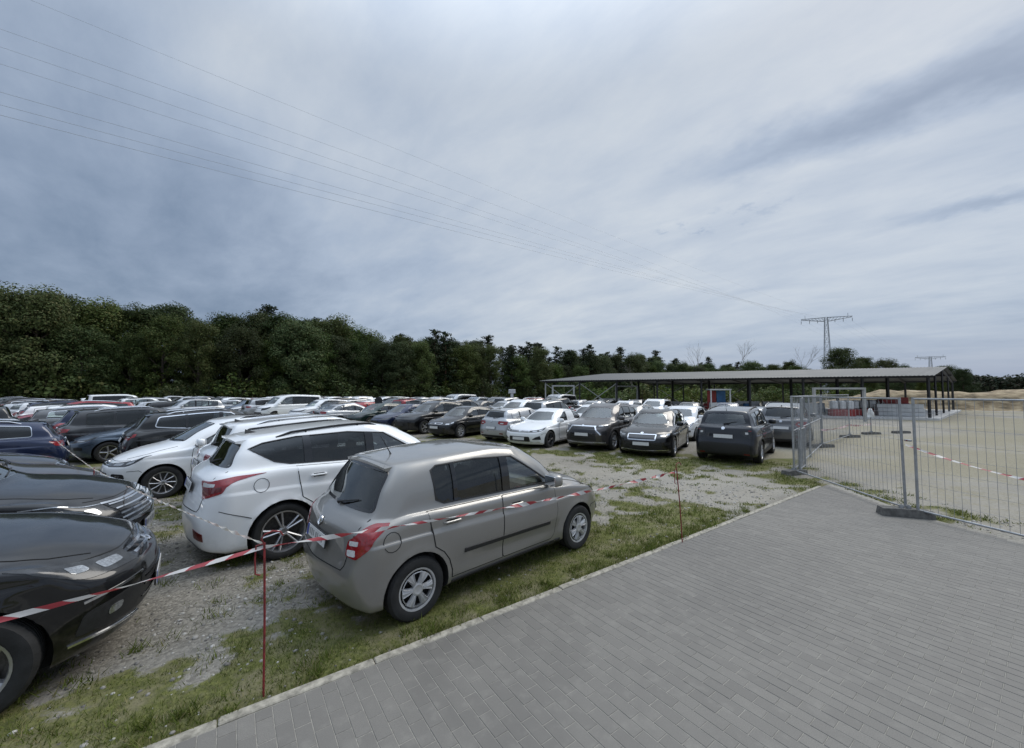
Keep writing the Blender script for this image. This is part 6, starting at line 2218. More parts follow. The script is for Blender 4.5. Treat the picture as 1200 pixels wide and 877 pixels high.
def pylon(p, H, arm, rz, label):
    t = thing("pylon", label, "pylon", p, rz, "lattice pylons")
    b0, b1 = 1.35, .42
    levels = 11
    def cor(z, k):
        w = b0 + (b1 - b0) * (z / H) ** .8
        return Vector(((-w, w, w, -w)[k], (-w, -w, w, w)[k], z))
    leg = MB()
    for k in range(4):
        mb = MB(); mb.beam(cor(0, k), cor(H, k), .14, .14); mb.build("leg", M_PYLON, t)
    zs = [H * (1 - (1 - i / levels) ** 1.15) for i in range(levels + 1)]
    lat = MB()
    for i in range(levels):
        for k in range(4):
            k2 = (k + 1) % 4
            lat.beam(cor(zs[i], k), cor(zs[i + 1], k2), .06, .06)
            lat.beam(cor(zs[i], k2), cor(zs[i + 1], k), .06, .06)
            lat.beam(cor(zs[i + 1], k), cor(zs[i + 1], k2), .06, .06)
    o = lat.build("lattice", M_PYLON, t); o['kind'] = 'stuff'
    ends = []
    for s in (-1, 1):
        mb = MB()
        for y in (-.45, .45):
            mb.beam((s * .4, y, H - .1), (s * arm, y * .25, H + .1 - .3), .14, .14)
            mb.beam((s * .4, y, H - 1.5), (s * arm, y * .25, H - .5), .14, .14)
            for i in range(7):
                x0, x1 = s * (.4 + (arm - .4) * i / 7), s * (.4 + (arm - .4) * (i + 1) / 7)
                zt = lambda x: H - .1 - .1 * abs(x) / arm; zb = lambda x: H - 1.5 + 1.0 * (abs(x) - .4) / arm
                mb.beam((x0, y, zb(x0)), (x1, y, zt(x1)), .08, .08)
        mb.build("cross_arm", M_PYLON, t)
        for f in (1.0, .66, .34):
            x = s * arm * f
            mb = MB(); mb.lathe([(.001, 0), (.12, -.1), (.07, -.3), (.12, -.5), (.07, -.7), (.12, -.9), (.001, -1.3)], 8, 'z', (x, 0, H - .8))
            mb.build("insulator", M_PYLON, t)
            ends.append(Vector((x, 0, H - 2.1)))
        mb = MB(); mb.beam((s * arm * .84, 0, H - .2), (s * arm * .84, 0, H + 1.0), .12, .12); mb.build("peak", M_PYLON, t)
    c_, s_ = math.cos(rz), math.sin(rz)
    P = Vector(p)
    return [P + Vector((e.x * c_ - e.y * s_, e.x * s_ + e.y * c_, e.z)) for e in ends]


p1 = at_depth(968, 372, 140.0); p2 = at_depth(1090, 418, 236.0)
E1 = pylon((p1.x, p1.y, 0), p1.z, 7.3, math.radians(-28), "lattice pylon with one wide cross arm rising behind the hall")
E2 = pylon((p2.x, p2.y, 0), p2.z, 6.6, math.radians(-30), "smaller looking distant pylon showing just above the hall's ridge")
M_WIRE = mat("line_wire", (0.36, 0.38, 0.40), .5, .2)


def wire(A, tgt, label, r=.0085, earth=False):
    """hangs from A over the site: tgt are two sightings (u, v) that fix its far end and its sag"""
    # plan line fixed by the pylon in the other direction
    B = Vector((A.x - 205.0, A.y - 176.0, 0))
    d = Vector((B.x - A.x, B.y - A.y, 0)); L = d.length; d /= L
    def on(u, v):
        q = ray_at(u, v)
        # intersection of the sight line with the vertical plane of the wire
        det = q.x * (-d.y) - q.y * (-d.x)
        s = (A.x * (-d.y) - A.y * (-d.x)) / det
        x, y = q.x * s, q.y * s
        return (Vector((x, y, 0)) - Vector((A.x, A.y, 0))).dot(d), CAM_H + q.z * s
    (t1, z1), (t2, z2) = on(*tgt[0]), on(*tgt[1])
    # z = A.z + b t + c t^2 through both sightings
    M = np.array([[t1, t1 * t1], [t2, t2 * t2]]); b, c = np.linalg.solve(M, np.array([z1 - A.z, z2 - A.z]))
    pts = []
    end = min(L, max(t1, t2) + 30)
    for i in range(61):
        t = end * i / 60
        pts.append((A.x + d.x * t, A.y + d.y * t, A.z + b * t + c * t * t))
    mb = MB(); mb.tube(pts, r, 5)
    o = mb.build("power_line", M_WIRE)
    tag(o, label, "power line", "overhead power lines")


sights = [((0, 34), (300, 140)), ((0, 55), (300, 157)), ((0, 75), (300, 170)), ((0, 108), (300, 193)), ((0, 123), (300, 203)), ((0, 135), (300, 212))]
names = ["uppermost of the six overhead lines on the left side of the sky", "second overhead line from the top at the left edge", "third overhead line from the top, last of the upper three", "fourth overhead line from the top, first of the lower three", "fifth overhead line from the top at the left edge", "lowest overhead line at the left edge of the sky"]
for e, sgt, nm in zip([E1[0], E1[1], E1[2], E1[5], E1[4], E1[3]], sights, names):
    wire(e, sgt, nm)
wire(Vector((p1.x, p1.y, p1.z + .6)), ((45, 4), (300, 108)), "single thin earth wire high above the other lines", .006)
for e1, e2, i in zip(E1, E2, range(6)):
    pts = [tuple(e1.lerp(e2, k / 16) - Vector((0, 0, 16 * (k / 16) * (1 - k / 16)))) for k in range(17)]
    mb = MB(); mb.tube(pts, .010, 4)
    tag(mb.build("power_line", M_WIRE), f"thin line strung between the two pylons beyond the hall, {('first', 'second', 'third', 'fourth', 'fifth', 'sixth')[i]} along the cross arm", "power line", "lines between the two far pylons")

# ================================================================= sandy bank and far wood
def build_bank():
    n, k = 70, 12
    V, F = [], []
    road = [Vector((41, 58, 0)), Vector((51, 49.5, 0)), Vector((62, 43, 0)), Vector((125, 34, 0))]
    L = sum((b - a).length for a, b in zip(road[:-1], road[1:]))

    def on_road(s):
        for a_, b_ in zip(road[:-1], road[1:]):
            l = (b_ - a_).length
            if s <= l + 1e-6: return a_.lerp(b_, min(1, s / l))
            s -= l
        return road[-1]
    prof = [(-1.2, -.1), (-.2, .25), (.5, 1.1), (.9, 1.9), (1.6, 2.35), (3, 2.6), (6, 2.7), (10, 2.6), (15, 1.8), (20, .8), (24, .2), (26, -.2)]
    for i in range(n + 1):
        a = L * i / n
        q0 = on_road(a); d = (on_road(min(L, a + 4)) - on_road(max(0, a - 4))).normalized()
        nn = Vector((-d.y, d.x, 0))
        fade = min(1, i / 8, (n - i) / 8)
        for o_, z in prof:
            nz = fbm(np.array([a * .35]), np.array([o_ * .35]), 1.0, 61)[0] - .5
            nz2 = fbm(np.array([a * 1.6]), np.array([o_ * 1.6]), 1.0, 67)[0] - .5
            q = q0 + nn * (o_ + nz * 1.6 + nz2 * .5)
            V.append((q.x, q.y, z * (fade * (.85 + .6 * nz)) + nz2 * .25 * (1 if z > .2 else 0)))
    m_ = len(prof)
    for i in range(n):
        for j in range(m_ - 1):
            F.append((i * m_ + j, (i + 1) * m_ + j, (i + 1) * m_ + j + 1, i * m_ + j + 1))
    m = bpy.data.materials.new("bank_sand"); m.use_nodes = True
    t = NT(m.node_tree)
    P = t.n('ShaderNodeNewGeometry').outputs['Position']
    c_ = t.ramp(t.noise(t.n('ShaderNodeMapping', {'Vector': P, 'Scale': (1, 1, 3)}).outputs[0], .9, 7.0, .65), [(.34, (.09, .075, .045)), (.46, (.21, .155, .09)), (.56, (.33, .255, .155)), (.68, (.44, .36, .235))])
    p = t.n('ShaderNodeBsdfPrincipled', {'Base Color': c_, 'Roughness': .95})
    t.n('ShaderNodeOutputMaterial', {0: p.outputs[0]})
    o = obj("earth_bank", new_mesh("earth_bank", V, F, m, None, True))
    tag(o, kind='structure')


build_bank()
# ================================================================= trees
M_LEAF = [leafy_material("oak_leaf", (0.0231, 0.0409, 0.0107), (0.0622, 0.0925, 0.0231), (0.0845, 0.0889, 0.0267)),
          leafy_material("birch_leaf", (0.0356, 0.0604, 0.0133), (0.1023, 0.1404, 0.0337), (0.1245, 0.1245, 0.0356)),
          leafy_material("pine_needle", (0.0160, 0.0293, 0.0142), (0.0426, 0.0622, 0.0267), (0.0534, 0.0445, 0.0222), .8, .12),
          leafy_material("young_leaf", (0.0527, 0.0878, 0.0188), (0.1287, 0.1755, 0.0410), (0.1638, 0.1638, 0.0585))]
M_BARK = mat("bark", (0.085, 0.068, 0.052), .95, noise=(.4, 6.0), bump=(.02, 18))
M_PBARK = mat("pine_bark", (0.15, 0.085, 0.052), .95, noise=(.4, 6.0), bump=(.02, 18))
M_DEAD = mat("dead_wood", (0.24, 0.22, 0.20), .95, noise=(.2, 6.0))


def leaves_mesh(name, clumps, per, size, m, seed, flat=.0):
    """many small leaf sprays scattered through ellipsoidal clumps"""
    rg = np.random.default_rng(seed)
    Vs = []
    for (cx, cy, cz, rx, ry, rz) in clumps:
        k = max(6, int(per * (rx * ry * rz) ** .55))
        d = rg.normal(size=(k, 3)); d /= np.linalg.norm(d, axis=1)[:, None]
        rad = rg.random(k) ** .38
        c = np.stack([cx + d[:, 0] * rx * rad, cy + d[:, 1] * ry * rad, cz + d[:, 2] * rz * rad], -1)
        nrm = d + rg.normal(size=(k, 3)) * .55 + np.array([0, 0, .45 + flat])
        nrm /= np.linalg.norm(nrm, axis=1)[:, None]
        a = np.cross(nrm, rg.normal(size=(k, 3))); a /= np.linalg.norm(a, axis=1)[:, None]
        b = np.cross(nrm, a)
        s = size * rg.uniform(.55, 1.35, k)[:, None]
        asp = rg.uniform(.45, .9, k)[:, None]
        q = np.stack([c - a * s, c - b * s * asp + nrm * s * .12, c + a * s, c + b * s * asp - nrm * s * .12], 1)
        Vs.append(q)
    V = np.concatenate(Vs).reshape(-1, 3)
    n = len(V) // 4
    me = bpy.data.meshes.new(name)
    me.vertices.add(n * 4); me.vertices.foreach_set('co', V.astype(np.float32).ravel())
    me.loops.add(n * 4); me.loops.foreach_set('vertex_index', np.arange(n * 4, dtype=np.int32))
    me.polygons.add(n); me.polygons.foreach_set('loop_start', np.arange(n, dtype=np.int32) * 4)
    me.materials.append(m)
    me.update(calc_edges=True)
    return me


def deciduous(seed, H, spread, m, low=.12, name="leaf_tree"):
    rd = random.Random(seed)
    tr = MB()
    path = [(0, 0, -.3), (rd.uniform(-.1, .1), rd.uniform(-.1, .1), H * .25), (rd.uniform(-.3, .3), rd.uniform(-.3, .3), H * .55), (rd.uniform(-.5, .5), rd.uniform(-.5, .5), H * .88)]
    tr.tube(path, [H * .018, H * .014, H * .009, .03], 8)
    clumps = []
    nl = 32
    for i in range(nl):
        f = (i + .5) / nl
        z = H * (low + (1 - low) * f ** .9)
        prof = math.sin(min(1, .12 + .95 * (1 - f)) ** .75 * math.pi * .62) 
        env = spread * (.35 + .65 * math.sin(math.pi * min(1, .18 + f * .80)))
        a = i * 2.4 + rd.uniform(-.4, .4)
        r = env * rd.uniform(.35, .95)
        x, y = r * math.cos(a), r * math.sin(a)
        zz = min(z, H * .965)
        tr.tube([(path[1][0], path[1][1], max(H * .12, zz - r * .8)), (x * .5, y * .5, zz - r * .25), (x, y, zz)], [H * .006, H * .004, .015], 5, False)
        cr = spread * rd.uniform(.24, .44)
        clumps.append((x, y, zz, cr * rd.uniform(.8, 1.15), cr * rd.uniform(.8, 1.15), cr * rd.uniform(.7, 1.15)))
        for q in range(2):
            b = a + rd.uniform(-.8, .8)
            rr = r * rd.uniform(.5, 1.12)
            c2 = cr * rd.uniform(.35, .7)
            clumps.append((rr * math.cos(b), rr * math.sin(b), min(H * .99, zz + rd.uniform(-.8, .9)), c2 * 1.2, c2 * 1.2, c2 * .7))
    crown = leaves_mesh("crown", clumps, 250, .125, m, seed)
    return tr.mesh("trunk", M_BARK, True), crown


def pine(seed, H, spread):
    rd = random.Random(seed)
    tr = MB()
    top = (rd.uniform(-.3, .3), rd.uniform(-.3, .3), H * .99)
    tr.tube([(0, 0, -.3), (top[0] * .3, top[1] * .3, H * .5), top], [H * .014, H * .010, .02], 7)
    clumps = []
    n = 34
    for i in range(n):
        f = (i + .5) / n
        z = H * (.22 + .77 * f)
        env = spread * (1.0 - .62 * f ** 2.2) * rd.uniform(.45, 1.15)
        a = i * 2.4 + rd.uniform(-.5, .5)
        x, y = top[0] * f + env * math.cos(a), top[1] * f + env * math.sin(a)
        tr.tube([(top[0] * f, top[1] * f, z - .3), (x, y, z + .15)], [.05, .012], 4, False)
        cr = spread * (.46 - .14 * f) * rd.uniform(.75, 1.2)
        clumps.append((x * .8, y * .8, z + .1, cr * 1.1, cr * 1.1, cr * .50))
        clumps.append((x * .45, y * .45, z, cr * .8, cr * .8, cr * .45))
    clumps.append((top[0], top[1], H * .95, .55, .55, .7))
    return tr.mesh("trunk", M_PBARK, True), leaves_mesh("crown", clumps, 70, .20, M_LEAF[2], seed, .2)


def shrub(seed, H, spread, m):
    rd = random.Random(seed)
    tr = MB()
    clumps = []
    for i in range(13):
        a = rd.uniform(0, 6.28); r = spread * rd.uniform(.1, .9); z = H * rd.uniform(.25, .85) * (1.1 - .4 * r / spread)
        tr.tube([(0, 0, -.1), (r * .5 * math.cos(a), r * .5 * math.sin(a), z * .6), (r * math.cos(a), r * math.sin(a), z)], [.05, .03, .01], 4, False)
        c = spread * rd.uniform(.28, .5)
        clumps.append((r * math.cos(a), r * math.sin(a), z, c, c, c * .75))
    return tr.mesh("trunk", M_BARK, True), leaves_mesh("crown", clumps, 75, .17, m, seed)


def bare(seed, H):
    rd = random.Random(seed)
    tr = MB()
    def br(p, d, l, r, k):
        q = p + d * l
        tr.tube([p, (p + q) / 2 + Vector((rd.uniform(-.05, .05), rd.uniform(-.05, .05), 0)) * l, q], [r, r * .8, r * .55], 5, False)
        if k == 0: return
        for _ in range(3):
            e = (d + Vector((rd.uniform(-.6, .6), rd.uniform(-.6, .6), rd.uniform(-.1, .4)))).normalized()
            br(p.lerp(q, rd.uniform(.55, 1)), e, l * rd.uniform(.5, .72), r * .5, k - 1)
    br(Vector((0, 0, -.3)), Vector((.03, .02, 1)).normalized(), H * .5, H * .0075, 4)
    return tr.mesh("trunk", M_DEAD, True)


T_DEC = [deciduous(11, 15.5, 5.2, M_LEAF[0], .06), deciduous(12, 14.0, 4.8, M_LEAF[0], .05), deciduous(13, 16.5, 4.7, M_LEAF[1], .10), deciduous(14, 13.0, 5.0, M_LEAF[1], .04), deciduous(15, 15.0, 4.2, M_LEAF[0], .08)]
T_PINE = [pine(21, 16.5, 2.9), pine(22, 15.0, 2.6), pine(23, 17.5, 2.8)]
T_SHRUB = [shrub(31, 3.6, 2.3, M_LEAF[1]), shrub(32, 2.8, 2.0, M_LEAF[3]), shrub(33, 4.4, 2.6, M_LEAF[0])]
T_BARE = [bare(41, 13), bare(42, 12)]

tree_id = 0


def plant(kind, tpl, p, sc, rz, label, cat, group):
    t = thing(kind, label, cat, p, rz, group)
    t.scale = (sc * random.uniform(.92, 1.08), sc * random.uniform(.92, 1.08), sc)
    obj("trunk", tpl[0], t)
    obj("crown", tpl[1], t)
    return t


EDGE = [Vector((-120, 12, 0)), Vector((-88, 36, 0)), Vector((-63, 52, 0)), Vector((-41, 66, 0)), Vector((-25, 82, 0)), Vector((0, 104, 0)), Vector((28, 122, 0)), Vector((66, 148, 0)), Vector((112, 172, 0)), Vector((165, 205, 0))]
# height wanted along the edge (skyline of the photograph measured at the edge)
def along_edge(s):
    for a, b in zip(EDGE[:-1], EDGE[1:]):
        l = (b - a).length
        if s <= l: return a.lerp(b, s / l), (b - a).normalized()
        s -= l
    return None, None


rdt = random.Random(99)
WORDS_ROW = {0: "front line of the wood", 1: "second line of the wood", 2: "back line of the wood"}
def sight(o):
    return o.location.x / max(1.0, o.location.y)


def number_row(ts, fmt):
    """labels counted from the left edge of the view: fmt(tree, ordinal)"""
    ts = sorted(ts, key=sight)
    for i, t in enumerate(ts):
        t['label'] = fmt(t, ordinal(i + 1))


for row, (back, st) in enumerate(((0, 4.2), (5.5, 4.8), (12, 5.8))):
    s = rdt.uniform(0, 3)
    line = []
    while True:
        p, d = along_edge(s)
        if p is None: break
        nn = Vector((-d.y, d.x, 0))
        q = p + nn * (back + rdt.uniform(-1.8, 1.8)) + d * rdt.uniform(-1, 1)
        s += st * rdt.uniform(.75, 1.25) * (.82 if q.x > -30 else 1.0)
        u = 600 + 459 * q.x / q.y if q.y > 1 else -999
        if not (-240 < u < 960): continue
        right = u > 420
        gap = u > 780
        if gap and rdt.random() < .35: continue
        hs = .86 if u > 780 else (.95 if right else 1.0)
        if (right and rdt.random() < (.55 if row else .25)) or (row == 2 and rdt.random() < .3):
            tp = rdt.choice(T_PINE)
            t_ = plant("pine_tree", tp, q, hs * rdt.uniform(.82, 1.12) * (1.05 if row else .95), rdt.uniform(0, 6.28), "dark pine", "tree", "pines of the wood")
        else:
            ti = rdt.choice((2, 3, 3, 2, 1, 0)) if row == 0 else rdt.randrange(5)
            t_ = plant("leaf_tree", T_DEC[ti], q, hs * (15.0 / (15.5, 14.0, 16.5, 13.0, 15.0)[ti]) * rdt.uniform(.92, 1.02) * (1.06 if row else rdt.choice((.70, .84, .92, .98))), rdt.uniform(0, 6.28), ['dark green leafy tree', 'broad dark leafy tree', 'lighter green leafy tree', 'low bushy leafy tree', 'slim dark leafy tree'][ti], "tree", "leafy trees of the wood")
        line.append(t_)
    number_row(line, lambda t, n: f"{t['label']}, {n} from the left in the {WORDS_ROW[row]}")
# undergrowth along the front edge
s = 0
line = []
while True:
    p, d = along_edge(s)
    if p is None: break
    nn = Vector((-d.y, d.x, 0))
    q = p - nn * rdt.uniform(1.5, 4.0)
    s += rdt.uniform(2.4, 4.0)
    u = 600 + 459 * q.x / q.y if q.y > 1 else -999
    if not (-150 < u < 940): continue
    line.append(plant("shrub", T_SHRUB[rdt.choice((0, 2, 2, 0, 1 if u > 560 else 0))], q, rdt.uniform(.9, 1.5), rdt.uniform(0, 6.28), "shrub", "shrub", "shrubs along the foot of the wood"))
number_row(line, lambda t, n: f"dark shrub at the foot of the wood, {n} from the left")
# the two or three bushy trees near the hall and the dead trees against the sky
for i, (u, v, Y, tp, kd, lb) in enumerate(((984, 410, 112, 0, "leaf_tree", "rounded tree rising over the hall's roof just right of the pylon"), (1010, 421, 118, 1, "leaf_tree", "lower round tree over the hall's roof, second right of the pylon"), (1038, 424, 122, 3, "leaf_tree", "small flat-topped tree over the hall's roof, third right of the pylon"), (925, 424, 125, 4, "leaf_tree", "leaning clump of tree left of the bare trunk over the hall's roof"), (880, 426, 120, 3, "leaf_tree", "light green low tree over the middle of the hall's roof"), (905, 429, 118, 1, "leaf_tree", "low tree over the hall's roof between the light clump and the bare trunk"))):
    q = at_depth(u, v, Y)
    tpl = T_DEC[tp]; Ht = (15.5, 14.0, 16.5, 13.0, 15.0)[tp]
    plant(kd, tpl, (q.x, q.y, 0), q.z / Ht, rdt.uniform(0, 6), lb, "tree", "trees showing over the hall")
for u, v, Y, k, lb in ((936, 408, 110, 0, "bare grey dead tree left of the pylon against the sky"), (818, 405, 118, 1, "bare grey dead tree above the hall's roof, left of the other"), (862, 404, 122, 0, "slender bare dead tree above the hall's roof, middle of three"), (740, 428, 98, 1, "pale bare trunk standing before the dark wood left in the hall's view")):
    q = at_depth(u, v, Y)
    t = thing("dead_tree", lb, "tree", (q.x, q.y, 0), rdt.uniform(0, 6), "dead trees")
    t.scale = (q.z / 12.3,) * 3
    obj("trunk", T_BARE[k], t)
# bright bushes seen through the hall
line = []
for i in range(34):
    u = 690 + i * 10.2 + rdt.uniform(-4, 4)
    Y = rdt.uniform(62, 80)
    q = at_depth(u, 460, Y)
    line.append(plant("shrub", T_SHRUB[1 if i % 3 else 0], (q.x, q.y, 0), rdt.uniform(.75, 1.25), rdt.uniform(0, 6), "bush", "shrub", "light bushes beyond the hall"))
number_row(line, lambda t, n: f"light green bush seen between the hall's posts, {n} from the left")
line = []
for i in range(16):
    u = 800 + i * 22 + rdt.uniform(-5, 5)
    Y = rdt.uniform(86, 100)
    q = at_depth(u, 460, Y)
    line.append(plant("leaf_tree", T_DEC[rdt.choice((0, 1, 3, 4))], (q.x, q.y, 0), rdt.uniform(.46, .58), rdt.uniform(0, 6), "low tree", "tree", "low trees behind the hall"))
number_row(line, lambda t, n: f"low dark tree filling the view behind the hall, {n} from the left")


def far_wood():
    rg = random.Random(4)
    clumps = []
    for i in range(340):
        u = 1020 + i * 2.6 + rg.uniform(-3, 3)
        Y = rg.uniform(270, 330)
        x = (u - 600) / 459 * Y
        h = rg.uniform(11.5, 16.5)
        clumps += [(x, Y, h * .72, 5.2, 5.2, h * .27), (x + rg.uniform(-2, 2), Y - 2, h * .35, 5.5, 5.5, h * .35)]
    me = leaves_mesh("far_wood", clumps, 7.0, 1.1, M_LEAF[2], 77)
    tag(obj("far_wood", me), kind='stuff')


far_wood()
# ================================================================= the parked cars
PAL = {'near black': ((0.011, 0.013, 0.018), .25), 'black': ((0.0035, 0.0035, 0.004), .0), 'dark grey': ((0.030, 0.031, 0.034), .45), 'grey': ((0.11, 0.112, 0.116), .55), 'silver': ((0.40, 0.41, 0.42), .65), 'white': ((0.86, 0.87, 0.87), 0.0),
       'dark blue': ((0.012, 0.02, 0.055), .35), 'red': ((0.28, 0.012, 0.018), .15), 'dark green': ((0.012, 0.030, 0.026), .35), 'blue grey': ((0.085, 0.115, 0.155), .55), 'brown': ((0.055, 0.040, 0.034), .5), 'beige': ((0.262, 0.254, 0.238), .70), 'warm grey': ((0.075, 0.068, 0.066), .5)}
BODY = {'fabia': 'compact hatchback', 'kuga': 'sport utility car', 'tiguan': 'utility car', 'touareg': 'large utility car', 'sportsvan': 'tall hatchback', 'volvo': 'utility car', 'passat': 'saloon', 'outlander': 'utility car', 'superb': 'estate car', 'duster': 'utility car', 'golf': 'hatchback', 'leon': 'hatchback', 'estate': 'estate car', 'van': 'van'}
TPL, MID, FAR = {}, {}, {}
MID_DROP = {'steering_wheel', 'plate_print', 'plate_band', 'wiper', 'mirror_glass', 'brake_light', 'fog_lamp', 'mirror_arm', 'tailgate_seam', 'bonnet_seam', 'window_seal', 'handle_cup', 'dashboard'}
FAR_DROP = MID_DROP | {'handle', 'door_seal', 'badge', 'rear_wiper', 'antenna', 'slat', 'reflector', 'fog_lamp_recess', 'bumper_insert', 'chrome_trim', 'bumper_reflector', 'bumper_trim', 'lamp_cover', 'running_light', 'seat', 'side_moulding', 'sill', 'skid_plate', 'tailgate_trim', 'grille_surround', 'reversing_lens', 'plate_face'}
GROUP = "cars parked on the lot"
used_tpl = set()


def base_name(n):
    return n.split('.')[0]


def copy_filtered(o, drop, parent=None):
    c = o.copy()
    COL.objects.link(c)
    if parent is not None: c.parent = parent
    for ch in o.children:
        if base_name(ch.name) not in drop:
            copy_filtered(ch, drop, c)
    return c


def get_car(kind, dist):
    if kind not in TPL:
        TPL[kind] = build_car(SPECS[kind])
    drop = set() if dist < 12 else MID_DROP if dist < 22 else FAR_DROP
    return copy_filtered(TPL[kind], drop)


CARS = []


def park(kind, colour, x, y, head, label=None, tag_=None):
    S = math.hypot(x, y)
    r = get_car(kind, S)
    r.name = 'parked_car' if kind != 'van' else 'parked_van'
    r.location = (x, y, 0)
    r.rotation_euler = (random.uniform(-.004, .004), random.uniform(-.004, .004), math.radians(head))
    rgb, mt = PAL[colour]
    set_colour(r, rgb, mt)
    r['category'] = 'van' if kind == 'van' else 'car'
    r['group'] = GROUP
    CARS.append((r, kind, colour, x, y, head, label, tag_))
    # front wheels a little turned now and then
    return r


def centre_from(kind, part, u, v, head):
    """centre of a car whose wheel stands at a spot seen in the photograph"""
    sp = SPECS[kind]
    g = on_ground(u, v)
    a = math.radians(head)
    f = Vector((math.cos(a), math.sin(a), 0)); l = Vector((-f.y, f.x, 0))
    lx = sp['wb'] / 2 * (1 if part[0] == 'F' else -1)
    ly = (sp['W'] / 2 - .03) * (1 if part[1] == 'L' else -1)
    return g - f * lx - l * ly


def at_wheel(kind, colour, part, u, v, head, label):
    c = centre_from(kind, part, u, v, head)
    return park(kind, colour, c.x, c.y, head, label)


def at_nose(kind, colour, x, y, head, label):
    sp = SPECS[kind]
    a = math.radians(head)
    h = sp['wb'] / 2 + sp['fo']
    return park(kind, colour, x - math.cos(a) * h, y - math.sin(a) * h, head, label)


# ---- the row next to the paving
park('fabia', 'beige', -0.533, 5.207, 42.8, "beige metallic compact hatchback with red tail lights standing by the paving")
at_wheel('kuga', 'white', 'RR', 332, 655, 44.5, "white sport utility car beside the beige hatchback, tail lights towards the lane")
at_wheel('tiguan', 'white', 'RR', 308, 599, 45, "second white utility car, mostly hidden behind the first white one")
at_wheel('sportsvan', 'white', 'FL', 190, 585, 227, "white tall hatchback with its nose and headlight towards the lane")
at_wheel('volvo', 'black', 'RR', 196, 552, 47, "black utility car with bright outlined side window, tail to the lane")
at_wheel('golf', 'blue grey', 'FL', 127, 543, 230, "blue grey hatchback facing the lane, left of the outlined black car")
q = ROWP * 3.9 + ROWD * 18.4; park('tiguan', 'dark grey', q.x, q.y, 48, "dark grey utility car with red tail lamp, behind the blue grey hatchback")
q = ROWP * 3.9 + ROWD * 20.9; park('golf', 'black', q.x, q.y, 229, "black hatchback facing the lane, behind the dark grey utility car")
# ---- the row left of the tape
at_wheel('tiguan', 'black', 'FR', -60, 868, 39, "black utility car nearest at the left edge, tape across its headlight")
at_nose('touareg', 'black', -4.72, 5.18, 33, "large black car with bright striped grille behind the nearest black car")
at_nose('golf', 'warm grey', -7.15, 7.05, 44, "warm grey car's bonnet just behind the large black car")
at_nose('leon', 'dark grey', -9.3, 8.35, 46, "dark grey car with two small bright headlights behind the warm grey bonnet")
park('estate', 'dark blue', -13.6, 8.9, 228, "dark blue estate with bright window frame, red tail light towards the lane")
# ---- the row across the aisle
at_wheel('duster', 'near black', 'RR', 893, 543.5, 50, "dark blue black utility car with tail to us, right end of the row")
at_wheel('outlander', 'grey', 'RR', 950, 524, 51, "grey utility car half hidden behind the dark one and the fence gate")
at_wheel('superb', 'black', 'FL', 791, 535.5, 238, "black estate with bright ringed grille, nose to us beside the dark utility car")
at_wheel('outlander', 'warm grey', 'FL', 720, 528, 235, "grey utility car with black grille and bright chin, nose to us")
at_wheel('passat', 'white', 'FL', 645, 525, 235, "white saloon with dark wheels, nose to us, left of the grey utility car")
c = centre_from('golf', 'RL', 572, 514.5, 50); park('golf', 'silver', c.x, c.y, 50, "silver hatchback showing its tail between the white saloon and a black car")
at_wheel('leon', 'black', 'FL', 540, 513.5, 234, "black hatchback with pale wheels just left of the silver hatchback")
at_wheel('tiguan', 'black', 'FL', 498, 509, 234, "black utility car, second left of the silver hatchback")
at_wheel('golf', 'dark blue', 'FL', 465, 505, 233, "dark blue hatchback third left of the silver hatchback")
at_wheel('leon', 'dark green', 'FL', 434, 501, 234, "dark green hatchback right of the red car")
at_wheel('golf', 'red', 'FL', 409, 497, 234, "red hatchback in the row across the aisle")

rdc = random.Random(2024)
near_pts = [(c[3], c[4]) for c in CARS]
COLS = ['black'] * 6 + ['dark grey'] * 5 + ['grey'] * 5 + ['white'] * 12 + ['silver'] * 10 + ['dark blue'] * 2 + ['red'] * 2 + ['brown', 'blue grey', 'warm grey']
KINDS_ = ['golf', 'estate', 'tiguan', 'leon', 'passat', 'superb', 'sportsvan', 'outlander', 'volvo', 'duster', 'kuga', 'fabia', 'touareg']


def fill(p, s0, s1, base, rowname, step=2.42, skew=0):
    s = s0
    i = 0
    while s < s1:
        q = ROWP * (p + rdc.uniform(-.3, .3)) + ROWD * s
        x, y = q.x, q.y
        s += step * rdc.uniform(.96, 1.10)
        if rdc.random() < .05: s += step; 
        u = 600 + 459 * x / max(y, .1)
        if y < 1 or y > 51 or u < -130 or u > 1000: continue
        if x > -6 and (x - H0.x) * 0 + y > 42: continue
        k = rdc.choice(KINDS_)
        if rdc.random() < .04: k = 'van'
        col = rdc.choice(COLS)
        if rowname in ('first row', 'row beside the tape') and s < 42 and rdc.random() < .6: col = rdc.choice(('black', 'dark grey', 'grey', 'dark blue', 'red'))
        if k == 'van': col = rdc.choice(('white', 'white', 'silver'))
        h = base + (180 if rdc.random() < .3 else 0) + rdc.uniform(-2.5, 2.5)
        park(k, col, x, y, h, None, rowname)
        i += 1


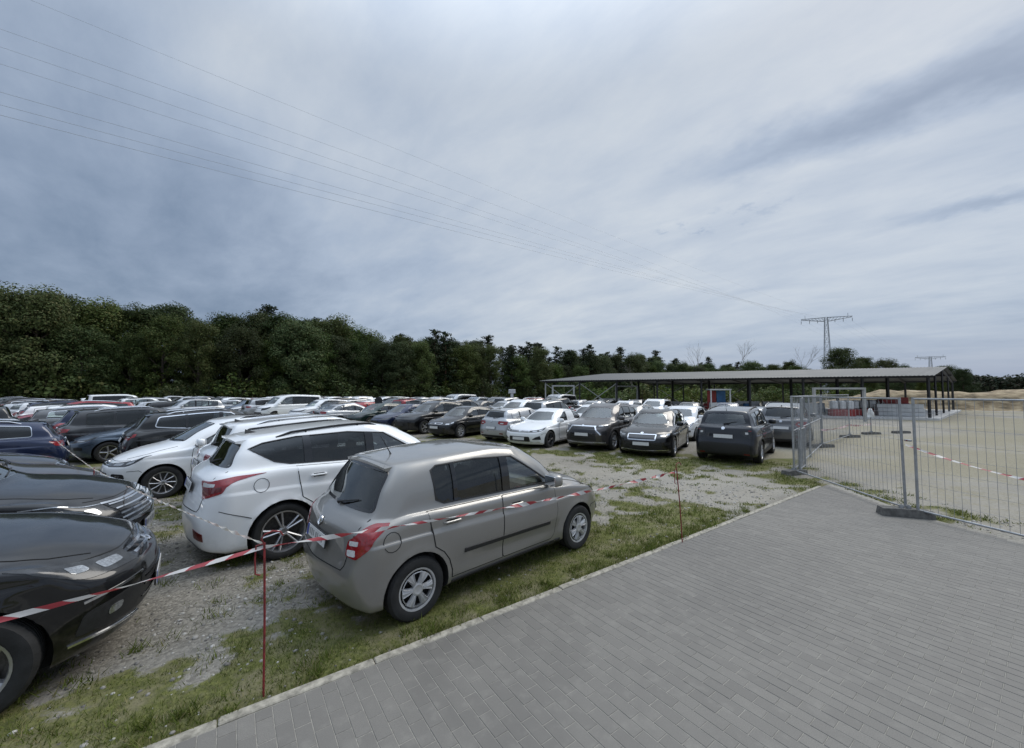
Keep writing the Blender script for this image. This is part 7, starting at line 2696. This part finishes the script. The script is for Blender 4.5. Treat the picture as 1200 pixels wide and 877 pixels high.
fill(3.9, 23.4, 74, 48, "first row")
fill(-0.95, 23.2, 66, 48, "row beside the tape")
fill(15.3, 23.8, 66, 234, "row across the aisle")
fill(20.4, 1.6, 64, 54, "second row beyond the aisle")
fill(25.1, 14.0, 60, 234, "middle row beyond aisle")
fill(9.4, 36.0, 66, 52, "row at aisle end")
fill(29.6, 3.5, 60, 234, "third row beyond the aisle")
fill(34.6, 9.0, 58, 54, "last row before the wood")

# every car gets words of its own: colour, body, which way it stands, its neighbour, its row
rows = {}
for c in CARS:
    if c[7]: rows.setdefault(c[7], []).append(c)
for rn, cs in rows.items():
    cs.sort(key=lambda c: c[3] / c[4])                # from the left as seen
    seen = {}
    for i, c in enumerate(cs):
        r, kind, col, x, y, head = c[:6]
        face = "nose to us" if 150 < head % 360 < 330 else "tail to us"
        nb_ = f"right of a {cs[i - 1][2]} {BODY[cs[i - 1][1]]}" if i else "at the left end"
        lab = f"{col} {BODY[kind]}, {face}, {nb_}, {rn}"
        if lab in seen or len(lab.split()) > 16: lab = f"{col} {BODY[kind]}, {face}, {ordinal(i + 1)} from left, {rn}"
        seen[lab] = 1
        r['label'] = lab
for c in CARS:
    if c[6]: c[0]['label'] = c[6]
# the first built of each kind were only patterns: take them away again
for k, t in list(TPL.items()):
    for o in list(descend(t))[::-1]:
        bpy.data.objects.remove(o)
# round traffic mirror and white sign standing among the cars
q = at_depth(444, 470, 27.0)
t = thing("round_sign", "dark round sign on a post among the far cars", "sign", (q.x, q.y, 0))
mb = MB(); mb.tube([(0, 0, 0), (0, 0, q.z)], .035, 8); mb.build("post", M_GALV, t, True)
mb = MB(); mb.lathe([(.001, -.03), (.27, -.03), (.27, .03), (.001, .03)], 20, 'y', (0, -.05, q.z)); mb.build("disc", M_BLACK, t, True)
q = at_depth(600, 460, 40.0)
t = thing("site_sign", "small white T shaped sign standing among the far cars", "sign", (q.x, q.y, 0))
mb = MB(); mb.box(0, 0, q.z / 2, .28, .10, q.z); mb.build("post", M_WHITE, t)
mb = MB(); mb.box(0, -.02, q.z + .1, .70, .14, .42, 0, .03); mb.build("board", M_WHITE, t)
